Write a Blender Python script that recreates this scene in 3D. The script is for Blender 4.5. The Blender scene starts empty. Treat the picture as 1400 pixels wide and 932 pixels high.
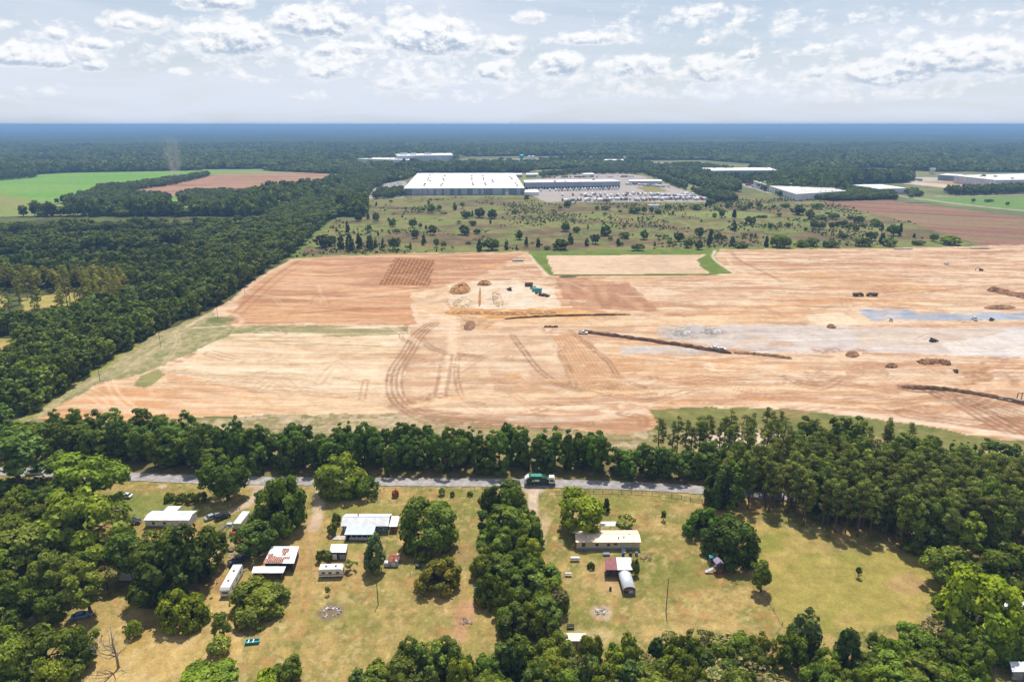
import bpy, math, random
import numpy as np
from mathutils import Vector, Matrix
R = math.radians
scene = bpy.context.scene
COL = scene.collection
rng = np.random.default_rng(7)
random.seed(7)

# ------------------------------------------------------------------ camera
# a drone about 118 m above flat farmland, looking 17.7 degrees below the horizon
FPX, CX, CY, CAM_H = 933.0, 700.0, 466.0, 118.0
PITCH = math.atan((CY - 170.5) / FPX)
cam_d = bpy.data.cameras.new('camera')
cam_d.sensor_width = 36.0
cam_d.lens = 36.0 * FPX / 1400.0
cam_d.clip_start = 1.0
cam_d.clip_end = 80000.0
cam = bpy.data.objects.new('camera', cam_d)
cam.location = (0, 0, CAM_H)
cam.rotation_euler = (R(90) - PITCH, 0, 0)
COL.objects.link(cam)
scene.camera = cam

# ------------------------------------------------------------------ sun + exposure
SUN_EL, SUN_AZ = R(66), R(8)          # azimuth measured from +Y (view direction) towards +X
sun_d = bpy.data.lights.new('sun', 'SUN')
sun_d.energy = 5.0
sun_d.angle = R(0.53)
sun_d.color = (1.0, 0.945, 0.86)
sun = bpy.data.objects.new('sun', sun_d)
sv = Vector((math.sin(SUN_AZ) * math.cos(SUN_EL), math.cos(SUN_AZ) * math.cos(SUN_EL), math.sin(SUN_EL)))
sun.rotation_euler = sv.to_track_quat('Z', 'Y').to_euler()
sun.location = (0, 0, 400)
COL.objects.link(sun)
scene.view_settings.view_transform = 'Standard'
scene.view_settings.look = 'None'
scene.view_settings.exposure = 0.22
scene.view_settings.gamma = 1.0
scene.view_settings.use_curve_mapping = False
scene.render.engine = 'CYCLES'
cy = scene.cycles
cy.max_bounces = 5; cy.diffuse_bounces = 2; cy.glossy_bounces = 2
cy.transmission_bounces = 4; cy.transparent_max_bounces = 8; cy.volume_bounces = 0
cy.use_denoising = True
cy.denoiser = 'OPENIMAGEDENOISE'
cy.denoising_input_passes = 'RGB_ALBEDO_NORMAL'
cy.denoising_prefilter = 'ACCURATE'
cy.caustics_reflective = False; cy.caustics_refractive = False
cy.sample_clamp_indirect = 4.0

# ------------------------------------------------------------------ node helpers
def N(nt, typ, **kw):
    n = nt.nodes.new(typ)
    for k, v in kw.items():
        if k == 'ins':
            for i, val in v.items():
                s = n.inputs[i]
                if hasattr(val, 'is_output') or isinstance(val, bpy.types.NodeSocket):
                    nt.links.new(val, s)
                else:
                    s.default_value = val
        else:
            setattr(n, k, v)
    return n

def M(nt, op, a, b=None, c=None, clamp=False):
    ins = {0: a}
    if b is not None: ins[1] = b
    if c is not None: ins[2] = c
    return N(nt, 'ShaderNodeMath', operation=op, use_clamp=clamp, ins=ins).outputs[0]

def sstep(nt, v, lo, hi):
    n = N(nt, 'ShaderNodeMapRange', interpolation_type='SMOOTHSTEP', ins={0: v, 1: lo, 2: hi, 3: 0.0, 4: 1.0})
    return n.outputs[0]

def mixc(nt, f, a, b, blend='MIX'):
    n = nt.nodes.new('ShaderNodeMix'); n.data_type = 'RGBA'; n.blend_type = blend
    for idx, val in ((0, f), (6, a), (7, b)):
        s = n.inputs[idx]
        if isinstance(val, bpy.types.NodeSocket): nt.links.new(val, s)
        elif idx == 0: s.default_value = val
        else: s.default_value = (*val[:3], 1.0)
    return n.outputs[2]

# ------------------------------------------------------------------ pixel <-> place
SP, CP = math.sin(PITCH), math.cos(PITCH)
def ray(px, py):
    a, b = px - CX, CY - py
    return a, FPX * CP + b * SP, -FPX * SP + b * CP
def G(px, py, z=0.0):
    a, b, c = ray(px, py)
    t = (z - CAM_H) / c
    return (a * t, b * t)
def pix(x, y, z=0.0):
    dz = z - CAM_H
    d = y * CP - dz * SP
    return CX + FPX * x / d, CY - FPX * (y * SP + dz * CP) / d
def hgt(px, py, top):
    x, y = G(px, py)
    a, b, c = ray(px, top)
    return CAM_H + c * (y / b)
def mpp(py):
    """metres per photo pixel, across, at the ground point of row py"""
    x, y = G(CX, py)
    return (y * CP + CAM_H * SP) / FPX

# ------------------------------------------------------------------ world: hazy summer sky
SKY_K = 0.085
def sky_nodes(nt, vec, fine):
    """clear-sky radiance with a thin high veil; the same for the world and for the band of cumulus near the horizon"""
    sk = N(nt, 'ShaderNodeTexSky', sky_type='NISHITA', sun_disc=False, sun_elevation=SUN_EL, sun_rotation=SUN_AZ,
           altitude=100.0, air_density=1.0, dust_density=0.8, ozone_density=1.5, ins={'Vector': vec})
    dx, dy, dz = N(nt, 'ShaderNodeSeparateXYZ', ins={0: vec}).outputs
    el = M(nt, 'ARCSINE', dz)
    skyc = N(nt, 'ShaderNodeVectorMath', operation='SCALE', ins={0: sk.outputs[0], 3: SKY_K}).outputs[0]
    veil = M(nt, 'MULTIPLY_ADD', sstep(nt, el, 0.22, -0.005), 0.42, 0.52)
    az = M(nt, 'ARCTAN2', dx, dy)
    if fine:
        cv = N(nt, 'ShaderNodeCombineXYZ', ins={0: M(nt, 'MULTIPLY', az, 0.6), 1: M(nt, 'MULTIPLY', el, 4.0), 2: 2.0}).outputs[0]
        ns = N(nt, 'ShaderNodeTexNoise', noise_dimensions='2D', ins={'Vector': cv, 'Scale': 4.5, 'Detail': 5.0, 'Roughness': 0.6, 'Distortion': 0.5}).outputs[0]
        veil = M(nt, 'ADD', veil, M(nt, 'MULTIPLY', M(nt, 'ADD', ns, -0.5), 1.3), clamp=True)
    return mixc(nt, veil, skyc, (0.645, 0.695, 0.79)), az, el
world = bpy.data.worlds.new('World'); scene.world = world; world.use_nodes = True
nt = world.node_tree; nt.nodes.clear()
out = N(nt, 'ShaderNodeOutputWorld')
tc = N(nt, 'ShaderNodeTexCoord')
cw, _, _ = sky_nodes(nt, tc.outputs['Generated'], False)
bg = N(nt, 'ShaderNodeBackground', ins={0: cw, 1: 1.0})
nt.links.new(bg.outputs[0], out.inputs[0])
world.cycles.sampling_method = 'MANUAL'; world.cycles.sample_map_resolution = 256

# ------------------------------------------------------------------ numpy noise
class VN:
    def __init__(s, seed):
        s.t = np.random.default_rng(seed).random((256, 256)).astype(np.float32)
    def __call__(s, x, y):
        xi = np.floor(x).astype(np.int64); yi = np.floor(y).astype(np.int64)
        fx = (x - xi).astype(np.float32); fy = (y - yi).astype(np.float32)
        fx = fx * fx * (3 - 2 * fx); fy = fy * fy * (3 - 2 * fy)
        a = s.t[xi & 255, yi & 255]; b = s.t[(xi + 1) & 255, yi & 255]
        c = s.t[xi & 255, (yi + 1) & 255]; d = s.t[(xi + 1) & 255, (yi + 1) & 255]
        return (a * (1 - fx) + b * fx) * (1 - fy) + (c * (1 - fx) + d * fx) * fy
_vn = [VN(100 + i) for i in range(6)]
def fbm(x, y, sx, sy=None, oct=4, k=0):
    sy = sy or sx
    v = 0; a = 1.0; tot = 0
    for o in range(oct):
        v = v + a * _vn[(k + o) % 6](x / sx * 2 ** o + 17.3 * k, y / sy * 2 ** o + 5.1 * k)
        tot += a; a *= 0.55
    return v / tot
def inpoly(px, py, poly):
    c = np.zeros(np.shape(px), bool)
    n = len(poly)
    for i in range(n):
        x1, y1 = poly[i]; x2, y2 = poly[(i + 1) % n]
        if y1 == y2: continue
        c ^= ((y1 > py) != (y2 > py)) & (px < (x2 - x1) * (py - y1) / (y2 - y1) + x1)
    return c

# ------------------------------------------------------------------ mesh + object helpers
def mesh_np(name, V, F, mats=(), midx=None, attrs=None, smooth=False):
    """V (n,3); F: array (m,k) or list of such arrays"""
    me = bpy.data.meshes.new(name)
    Fs = F if isinstance(F, list) else [F]
    V = np.asarray(V, np.float32)
    loops = np.concatenate([f.ravel() for f in Fs]).astype(np.int32)
    tot = np.concatenate([np.full(len(f), f.shape[1]) for f in Fs]).astype(np.int32)
    st = np.concatenate([[0], np.cumsum(tot)[:-1]]).astype(np.int32)
    me.vertices.add(len(V)); me.vertices.foreach_set('co', V.ravel())
    me.loops.add(len(loops)); me.loops.foreach_set('vertex_index', loops)
    me.polygons.add(len(tot)); me.polygons.foreach_set('loop_start', st); me.polygons.foreach_set('loop_total', tot)
    for m in mats: me.materials.append(m)
    if midx is not None: me.polygons.foreach_set('material_index', np.asarray(midx, np.int32))
    if smooth: me.polygons.foreach_set('use_smooth', np.ones(len(tot), bool))
    for k, (typ, dat) in (attrs or {}).items():
        at = me.attributes.new(k, typ, 'POINT')
        at.data.foreach_set({'FLOAT': 'value', 'INT': 'value', 'FLOAT_COLOR': 'color'}[typ], np.asarray(dat, np.int32 if typ == 'INT' else np.float32).ravel())
    me.update(calc_edges=True); me.validate()
    return me
def link(name, data, parent=None, loc=None, rz=0.0, sc=None):
    o = bpy.data.objects.new(name, data); COL.objects.link(o)
    if parent is not None: o.parent = parent
    if loc is not None: o.location = loc
    if rz: o.rotation_euler = (0, 0, rz)
    if sc is not None: o.scale = (sc, sc, sc) if isinstance(sc, (int, float)) else sc
    return o
def tag(o, label=None, cat=None, group=None, kind=None):
    if label: o['label'] = label
    if cat: o['category'] = cat
    if group: o['group'] = group
    if kind: o['kind'] = kind
    return o
def thing(name, label, cat, loc=(0, 0, 0), rz=0.0, group=None, sc=None):
    return tag(link(name, None, None, loc, rz, sc), label, cat, group)
def copy_tree(o, parent=None):
    c = o.copy(); COL.objects.link(c); c.parent = parent
    for ch in o.children: copy_tree(ch, c)
    return c

# ------------------------------------------------------------------ materials
MATS = {}
def mat(name, col, rough=0.8, metal=0.0, var=0.12, nscale=1.5, bump=0.0, spec=0.3, obcol=False):
    """principled with a little procedural wear / dirt"""
    if name in MATS: return MATS[name]
    m = bpy.data.materials.new(name); m.use_nodes = True; t = m.node_tree
    b = t.nodes['Principled BSDF']
    co = N(t, 'ShaderNodeTexCoord').outputs['Object']
    n1 = N(t, 'ShaderNodeTexNoise', ins={'Vector': co, 'Scale': nscale, 'Detail': 6.0, 'Roughness': 0.65}).outputs[0]
    f = sstep(t, n1, 0.38, 0.66)
    lo = tuple(c * (1 - var * 1.6) for c in col); hi = tuple(min(1, c * (1 + var)) for c in col)
    c = mixc(t, f, lo, hi)
    if obcol:
        oi = N(t, 'ShaderNodeObjectInfo')
        c = mixc(t, 1.0, c, oi.outputs['Color'], 'MULTIPLY')
    t.links.new(c, b.inputs['Base Color'])
    b.inputs['Roughness'].default_value = rough; b.inputs['Metallic'].default_value = metal
    b.inputs['Specular IOR Level'].default_value = spec
    if bump:
        bp = N(t, 'ShaderNodeBump', ins={'Height': n1, 'Strength': bump, 'Distance': 0.05})
        t.links.new(bp.outputs[0], b.inputs['Normal'])
    MATS[name] = m
    return m
def ground_mat(name, det=0.35, scales=((0.35, 8), (2.2, 6)), rough=0.95, bump=0.4, bdist=0.15, bscale=0.8, speck=0.0, streak=0.0):
    """vertex colour 'col' broken up by world-space grain"""
    m = bpy.data.materials.new(name); m.use_nodes = True; t = m.node_tree
    b = t.nodes['Principled BSDF']; b.inputs['Roughness'].default_value = rough; b.inputs['Specular IOR Level'].default_value = 0.1
    at = N(t, 'ShaderNodeAttribute', attribute_name='col').outputs[0]
    geo = N(t, 'ShaderNodeNewGeometry').outputs['Position']
    k = None
    for (s, d) in scales:
        n = N(t, 'ShaderNodeTexNoise', noise_dimensions='2D', ins={'Vector': geo, 'Scale': s, 'Detail': float(d), 'Roughness': 0.7}).outputs[0]
        e = M(t, 'MULTIPLY_ADD', M(t, 'ADD', n, -0.5), det * 2.6, 1.0)
        k = e if k is None else M(t, 'MULTIPLY', k, e)
    if streak:
        mp_ = N(t, 'ShaderNodeMapping', ins={'Vector': geo, 'Scale': (0.022, 0.30, 1.0), 'Rotation': (0, 0, 0.03)}).outputs[0]
        n = N(t, 'ShaderNodeTexNoise', noise_dimensions='2D', ins={'Vector': mp_, 'Scale': 1.0, 'Detail': 5.0, 'Roughness': 0.72, 'Distortion': 0.9}).outputs[0]
        k = M(t, 'MULTIPLY', k, M(t, 'MULTIPLY_ADD', M(t, 'ADD', n, -0.5), streak * 2.6, 1.0))
    if speck:
        v = N(t, 'ShaderNodeTexNoise', noise_dimensions='2D', ins={'Vector': geo, 'Scale': 1.1, 'Detail': 3.0}).outputs[0]
        k = M(t, 'MULTIPLY', k, M(t, 'SUBTRACT', 1.0, M(t, 'MULTIPLY', sstep(t, v, 0.60, 0.68), speck)))
    c = N(t, 'ShaderNodeVectorMath', operation='SCALE', ins={0: at, 3: k}).outputs[0]
    t.links.new(c, b.inputs['Base Color'])
    nb = N(t, 'ShaderNodeTexNoise', noise_dimensions='2D', ins={'Vector': geo, 'Scale': bscale, 'Detail': 4.0, 'Roughness': 0.7}).outputs[0]
    bp = N(t, 'ShaderNodeBump', ins={'Height': nb, 'Strength': bump, 'Distance': bdist})
    t.links.new(bp.outputs[0], b.inputs['Normal'])
    return m
def leaf_mat(name, dark, light, trans=0.35, hv=0.035, vv=0.35):
    m = bpy.data.materials.new(name); m.use_nodes = True; t = m.node_tree; t.nodes.clear()
    o = N(t, 'ShaderNodeOutputMaterial')
    tint = N(t, 'ShaderNodeAttribute', attribute_name='tint').outputs['Fac']
    oi = N(t, 'ShaderNodeObjectInfo')
    c = mixc(t, tint, dark, light)
    c = mixc(t, 1.0, c, oi.outputs['Color'], 'MULTIPLY')
    rnd = oi.outputs['Random']
    h = M(t, 'MULTIPLY_ADD', M(t, 'ADD', rnd, -0.5), hv, 0.5)
    r2 = M(t, 'FRACT', M(t, 'MULTIPLY', rnd, 37.7))
    v = M(t, 'MULTIPLY_ADD', M(t, 'ADD', r2, -0.5), vv * 2, 1.0)
    hs = N(t, 'ShaderNodeHueSaturation', ins={'Hue': h, 'Saturation': 1.0, 'Value': v, 'Color': c}).outputs[0]
    d = N(t, 'ShaderNodeBsdfDiffuse', ins={0: hs})
    tcol = mixc(t, 1.0, hs, (1.25, 1.35, 0.45), 'MULTIPLY')
    tr = N(t, 'ShaderNodeBsdfTranslucent', ins={0: tcol})
    gl = N(t, 'ShaderNodeBsdfGlossy', ins={0: (0.9, 0.95, 1.0, 1), 1: 0.45})
    mx = N(t, 'ShaderNodeMixShader', ins={0: trans, 1: d.outputs[0], 2: tr.outputs[0]})
    mg = N(t, 'ShaderNodeMixShader', ins={0: 0.006, 1: mx.outputs[0], 2: gl.outputs[0]})
    t.links.new(mg.outputs[0], o.inputs[0])
    return m

class MB:
    """collects boxes, prisms, tubes into one mesh"""
    def __init__(s): s.v = []; s.f = []
    def add(s, vs, fs):
        b = len(s.v); s.v += [tuple(p) for p in vs]; s.f += [tuple(i + b for i in q) for q in fs]; return s
    def box(s, x0, x1, y0, y1, z0, z1):
        return s.add([(x0, y0, z0), (x1, y0, z0), (x1, y1, z0), (x0, y1, z0), (x0, y0, z1), (x1, y0, z1), (x1, y1, z1), (x0, y1, z1)],
                     [(3, 2, 1, 0), (4, 5, 6, 7), (0, 1, 5, 4), (1, 2, 6, 5), (2, 3, 7, 6), (3, 0, 4, 7)])
    def prism(s, prof, a0, a1, axis='x'):
        """profile of (u,w) extruded along an axis: x -> (a,u,w), y -> (u,a,w)"""
        n = len(prof)
        mk = (lambda a, u, w: (a, u, w)) if axis == 'x' else (lambda a, u, w: (u, a, w)) if axis == 'y' else (lambda a, u, w: (u, w, a))
        vs = [mk(a0, *p) for p in prof] + [mk(a1, *p) for p in prof]
        fs = [tuple(range(n))[::-1], tuple(range(n, 2 * n))] + [(i, (i + 1) % n, n + (i + 1) % n, n + i) for i in range(n)]
        return s.add(vs, fs)
    def tube(s, pts, rad, n=6, cap=True):
        pts = [Vector(p) for p in pts]
        rad = rad if isinstance(rad, (list, tuple)) else [rad] * len(pts)
        rings = []
        for i, p in enumerate(pts):
            d = (pts[min(i + 1, len(pts) - 1)] - pts[max(i - 1, 0)]).normalized()
            a = d.cross(Vector((0, 0, 1)) if abs(d.z) < 0.9 else Vector((1, 0, 0))).normalized(); b = d.cross(a)
            rings.append([p + (a * math.cos(2 * math.pi * k / n) + b * math.sin(2 * math.pi * k / n)) * rad[i] for k in range(n)])
        vs = [q for r in rings for q in r]; fs = []
        for i in range(len(pts) - 1):
            for k in range(n):
                fs.append((i * n + k, i * n + (k + 1) % n, (i + 1) * n + (k + 1) % n, (i + 1) * n + k))
        if cap: fs += [tuple(range(n))[::-1], tuple(range((len(pts) - 1) * n, len(pts) * n))]
        return s.add(vs, fs)
    def quad(s, a, b, c, d, th=0.06):
        """thin slab on four corners"""
        n = (Vector(b) - Vector(a)).cross(Vector(d) - Vector(a)).normalized() * th
        vs = [Vector(p) for p in (a, b, c, d)]
        return s.add([v for v in vs] + [v + n for v in vs], [(3, 2, 1, 0), (4, 5, 6, 7), (0, 1, 5, 4), (1, 2, 6, 5), (2, 3, 7, 6), (3, 0, 4, 7)])
    def mesh(s, name, m, smooth=False):
        me = bpy.data.meshes.new(name); me.from_pydata(s.v, [], s.f)
        if m is not None: me.materials.append(m)
        if smooth: me.polygons.foreach_set('use_smooth', [True] * len(me.polygons))
        me.update(); return me
    def obj(s, name, m, parent=None, smooth=False, **kw): return link(name, s.mesh(name, m, smooth), parent, **kw)

# ================================================================== GROUND
def lin(r, g, b, k=1.0):
    f = lambda c: ((c / 255 + 0.055) / 1.055) ** 2.4 if c > 10 else c / 255 / 12.92
    return np.array([f(r), f(g), f(b)], np.float32) * k
KA = 0.56                                    # sunlit sRGB -> albedo
def A(r, g, b):
    c = lin(r, g, b, KA); l = float(c @ np.array([.3, .59, .11], np.float32)); c = c * .97 + l * .03; c[2] *= .99; c[1] *= .985; return c

rows = 92.0 * np.exp(np.arange(0, 768) * 0.0045)
cols = np.arange(-410, 411) * 0.0025
Yg, Sg = np.meshgrid(rows, cols, indexing='ij')
gx = (Yg * Sg).astype(np.float64); gy = Yg.astype(np.float64)
d_ = gy * CP + CAM_H * SP
PX = CX + FPX * gx / d_; PY = CY - FPX * (gy * SP - CAM_H * CP) / d_
mp = d_ / FPX                                 # metres per photo pixel across
# ragged outlines: wobble the look-up by about a metre
wob1 = (fbm(gx, gy, 9, oct=3, k=1) - 0.5) * 5.0; wob2 = (fbm(gx, gy, 9, oct=3, k=2) - 0.5) * 5.0
QX = PX + wob1 / mp; QY = PY + wob2 / mp * 0.35
col = np.zeros(gx.shape + (3,), np.float32)
reg = np.zeros(gx.shape, np.int8)
zed = np.zeros(gx.shape, np.float32)
def blend(mask, c, a=1.0):
    """mask: bool array, or float weights"""
    w = (mask.astype(np.float32) * a)[..., None]
    col[...] = col * (1 - w) + np.asarray(c, np.float32) * w
def blend2(mask, c1, c2, f):
    w = mask.astype(np.float32)[..., None]; f = np.clip(f, 0, 1)[..., None]
    col[...] = col * (1 - w) + (np.asarray(c1) * (1 - f) + np.asarray(c2) * f) * w
def ss(x, a, b):
    t = np.clip((x - a) / (b - a), 0, 1); return t * t * (3 - 2 * t)
P = lambda poly: inpoly(QX, QY, poly)
def stroke(pts, w, c, a=1.0, soft=0.5, lanes=1, gap=0.0, rough=0.3, bump=0.0):
    """a track on the ground: photo points, width in metres; lanes = parallel ruts"""
    g = np.array([G(*p) for p in smooth_line(pts)])
    half = w / 2 + (lanes - 1) * gap / 2
    x0, y0 = g.min(0) - half - 2; x1, y1 = g.max(0) + half + 2
    i0, i1 = np.searchsorted(rows, [y0, y1]); i0 = max(i0 - 1, 0)
    if i1 <= i0: return
    X = gx[i0:i1]; Y = gy[i0:i1]
    s0 = min(x0 / y0, x0 / y1); s1 = max(x1 / y0, x1 / y1)
    j0, j1 = np.searchsorted(cols, [s0, s1]); j0 = max(j0 - 1, 0); j1 = min(j1 + 1, len(cols))
    X = X[:, j0:j1]; Y = Y[:, j0:j1]
    if X.size == 0: return
    best = np.full(X.shape, 1e9); side = np.zeros(X.shape)
    for (ax, ay), (bx, by) in zip(g[:-1], g[1:]):
        ex, ey = bx - ax, by - ay; L2 = ex * ex + ey * ey + 1e-9; L = math.sqrt(L2)
        t = np.clip(((X - ax) * ex + (Y - ay) * ey) / L2, 0, 1)
        d = np.hypot(X - ax - t * ex, Y - ay - t * ey)
        m = d < best
        best[m] = d[m]; sd = ((X - ax) * ey - (Y - ay) * ex) / L
        side[m] = np.sign(sd[m]) * d[m]
    wgt = np.zeros(X.shape)
    for l in range(lanes):
        o = (l - (lanes - 1) / 2) * gap
        wgt = np.maximum(wgt, 1 - ss(np.abs(side - o), w / 2 * (1 - soft), w / 2 * (1 + soft)))
    # never let a track fall between two vertices far away
    wgt *= 1 - rough * fbm(X, Y, 6, oct=2, k=3) * 1.4
    wgt = np.clip(wgt * a, 0, 1)[..., None]
    col[i0:i1, j0:j1] = col[i0:i1, j0:j1] * (1 - wgt) + np.asarray(c, np.float32) * wgt
    if bump: zed[i0:i1, j0:j1] += wgt[..., 0] * bump
def smooth_line(pts, sub=6):
    if len(pts) < 3: return pts
    p = [pts[0]] + list(pts) + [pts[-1]]; o = []
    for i in range(1, len(p) - 2):
        a, b, c, d = (np.array(q, float) for q in p[i - 1:i + 3])
        for k in range(sub):
            t = k / sub
            o.append(tuple(0.5 * (2 * b + (c - a) * t + (2 * a - 5 * b + 4 * c - d) * t * t + (3 * b - a - 3 * c + d) * t ** 3)))
    o.append(tuple(pts[-1])); return o
f1 = fbm(gx, gy, 30, oct=5, k=0); f2 = fbm(gx, gy, 8, oct=4, k=2); f3 = fbm(gx, gy, 2.2, oct=3, k=4)
fbig = fbm(gx, gy, 90, oct=4, k=3)

# ---- forest floor everywhere first
FLOOR, LAWN, VERGE, SITE, SCRUB, CROP, PLOUGH, PAVE, MEADOW, PASTURE = range(10)
blend2(np.ones(gx.shape, bool), A(92, 88, 48), A(112, 122, 62), ss(f1, .35, .65))
clear_n = lambda x, y: (fbm(x, y, 420, 170, oct=3, k=5) > .64) & (y > 1000)
blend(clear_n(gx, gy), A(168, 166, 104), .9)

# ---- yards (everything on the near side of the road)
ROAD_PX = [(-420, 634), (-150, 638), (30, 645), (110, 648), (200, 652), (300, 656), (450, 658), (600, 659), (720, 660), (850, 663.5), (950, 669), (1050, 677), (1200, 692), (1500, 724), (1900, 770)]
lawn = P([(-900, 600), (-150, 638), (30, 645), (200, 652), (450, 658), (720, 660), (950, 669), (1200, 692), (1500, 724), (2300, 800), (2300, 1400), (-900, 1400)])
blend2(lawn, A(194, 167, 100), A(160, 150, 80), ss(f1 * .5 + f2 * .5, .42, .60))
blend(lawn * ss(f2 * .5 + fbig * .5, .50, .60), A(136, 138, 62), 0.68)
blend(lawn * ss(fbm(gx, gy, 1.3, oct=2, k=1), .55, .75), A(120, 118, 58), 0.4); blend(lawn * ss(fbm(gx, gy, 1.0, oct=2, k=3), .60, .78), A(232, 206, 150), 0.35)
blend(lawn * ss(f2 * .5 + f3 * .5, .58, .70), A(221, 194, 132), 0.55)
blend(lawn * ss(fbm(gx, gy, 5, oct=3, k=5), .62, .75), A(198, 146, 92), 0.5)
reg[lawn] = LAWN
# right-hand field is a little greener, left foot of the yard is browner
rf = P([(1000, 700), (1060, 720), (1180, 742), (1290, 770), (1260, 850), (1080, 870), (1040, 800), (1010, 770)])
blend2(rf, A(178, 164, 84), A(156, 154, 70), ss(f1, .4, .6)); blend(rf * ss(f2, .55, .68), A(206, 176, 104), .6)
lf = P([(60, 900), (200, 830), (340, 800), (330, 900), (260, 960), (40, 960)])
blend2(lf, A(186, 158, 84), A(210, 178, 108), ss(f2, .4, .6)); blend(lf * ss(f3, .5, .62), A(230, 204, 146), .4)
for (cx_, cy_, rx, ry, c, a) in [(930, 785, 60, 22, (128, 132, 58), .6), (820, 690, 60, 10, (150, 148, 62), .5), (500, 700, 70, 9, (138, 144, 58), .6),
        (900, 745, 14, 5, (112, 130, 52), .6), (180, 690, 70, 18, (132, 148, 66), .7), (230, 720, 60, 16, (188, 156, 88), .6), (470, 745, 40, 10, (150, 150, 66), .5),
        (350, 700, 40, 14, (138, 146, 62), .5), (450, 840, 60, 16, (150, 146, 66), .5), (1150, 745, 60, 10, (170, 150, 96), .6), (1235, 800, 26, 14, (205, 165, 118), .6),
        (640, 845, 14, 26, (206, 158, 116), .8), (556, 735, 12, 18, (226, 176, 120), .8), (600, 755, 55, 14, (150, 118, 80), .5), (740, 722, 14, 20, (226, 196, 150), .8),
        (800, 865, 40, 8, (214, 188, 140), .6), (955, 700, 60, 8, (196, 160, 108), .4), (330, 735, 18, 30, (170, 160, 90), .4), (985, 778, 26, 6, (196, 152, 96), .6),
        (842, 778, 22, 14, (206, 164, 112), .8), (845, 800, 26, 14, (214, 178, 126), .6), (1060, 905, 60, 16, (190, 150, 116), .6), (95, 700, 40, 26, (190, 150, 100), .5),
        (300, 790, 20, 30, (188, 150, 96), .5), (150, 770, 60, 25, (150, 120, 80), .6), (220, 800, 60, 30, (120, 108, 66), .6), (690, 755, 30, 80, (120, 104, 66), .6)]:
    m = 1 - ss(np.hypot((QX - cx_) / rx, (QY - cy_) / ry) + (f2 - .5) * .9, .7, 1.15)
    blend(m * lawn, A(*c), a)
# mowing / tyre lines
stroke([(432, 700), (424, 735), (420, 780), (415, 830), (400, 870)], 1.0, A(206, 158, 102), .5, lanes=2, gap=2.0)
stroke([(395, 780), (380, 830), (345, 900)], 3.2, A(206, 168, 104), .4)
stroke([(1000, 770), (1045, 815), (1075, 862)], 1.4, A(150, 130, 70), .5)
stroke([(745, 900), (800, 880), (900, 862), (1040, 858)], 4, A(220, 188, 128), .35)
rk = random.Random(5)
for i in range(70):
    x = rk.uniform(150, 1250); y = rk.uniform(672, 905); L_ = rk.uniform(20, 90); vert = rk.random() < .45
    pts = [(x, y), (x + rk.uniform(-8, 8), y + L_ * .5), (x + rk.uniform(-14, 14), y + L_)] if vert else [(x, y), (x + L_ * .6, y + rk.uniform(-3, 4)), (x + L_ * 1.2, y + rk.uniform(-6, 8))]
    stroke(pts, rk.uniform(.5, 1.3), A(*rk.choice([(214, 176, 112), (222, 190, 130), (134, 134, 60), (150, 144, 70), (200, 152, 100)])), rk.uniform(.15, .4), lanes=rk.choice([1, 2, 3, 4]), gap=rk.uniform(1.3, 2.4), rough=.8)
# sandy drives
SAND = A(228, 200, 172)
stroke([(441, 662), (437, 680), (434, 705), (428, 722)], 3.4, SAND, 1.0, rough=.25)
stroke([(428, 722), (426, 742), (424, 760)], 2.4, A(208, 170, 120), .6, rough=.6)
stroke([(355, 657), (352, 672), (340, 688), (318, 697)], 3.2, SAND, 1.0, rough=.25)
stroke([(733, 664), (729, 678), (729, 700), (733, 722), (738, 742)], 3.2, A(236, 212, 186), 1.0, rough=.25)
stroke([(716, 667), (728, 672), (740, 670)], 3.2, A(226, 200, 176), .8)
stroke([(430, 660), (448, 664), (462, 661)], 4, SAND, .8); stroke([(340, 660), (356, 663), (372, 661)], 4, SAND, .7)
stroke([(-40, 676), (20, 668), (70, 660), (110, 654)], 6, A(214, 176, 132), .9); stroke([(-60, 690), (10, 676), (45, 672)], 4, A(176, 168, 158), .8)
stroke([(460, 733), (475, 734)], 2.2, A(222, 196, 150), .7)
# fire rings and bare spots
for (x, y, r_, c) in [(452, 836, 3.6, (150, 128, 104)), (822, 836, 3.0, (214, 186, 152)), (224, 664, 1.6, (226, 204, 180)), (690, 674, 3, (220, 190, 160))]:
    wx, wy = G(x, y); m = 1 - ss(np.hypot(gx - wx, gy - wy) + (f3 - .5) * 2, r_ * .7, r_ * 1.2); blend(m, A(*c), .85)

# ---- roadside / strip between tree line and site: dry grass over sand
verge = P([(-900, 560), (-300, 566), (30, 569), (50, 572), (150, 576), (400, 566), (560, 566), (760, 588), (893, 588), (960, 556), (1120, 562), (1250, 580), (1400, 603), (2300, 700), (2300, 800), (1500, 724),
          (1200, 692), (950, 669), (720, 660), (450, 658), (200, 652), (30, 645), (-150, 638), (-900, 600)])
blend2(verge, A(168, 152, 104), A(140, 140, 84), ss(f2 * .6 + f1 * .4, .4, .6)); blend(verge * ss(f3 * .5 + f2 * .5, .55, .68), A(216, 188, 150), .6)
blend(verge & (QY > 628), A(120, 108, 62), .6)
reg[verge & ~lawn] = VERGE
sandy_v = P([(380, 566), (560, 566), (700, 578), (890, 590), (880, 612), (560, 600), (120, 600), (110, 585)])
blend(sandy_v * ss(f2 * .5 + f3 * .5, .42, .6), A(214, 190, 154), .75)
gg = P([(885, 560), (960, 556), (1050, 557.5), (1120, 562), (1250, 580), (1400, 603), (1900, 660), (1900, 690), (1400, 620), (1290, 612), (1190, 596), (1080, 585), (930, 590), (900, 580)])
blend2(gg, A(140, 138, 76), A(120, 126, 66), ss(f1, .4, .6)); blend(gg * ss(f2, .55, .7), A(176, 156, 104), .5)
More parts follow.
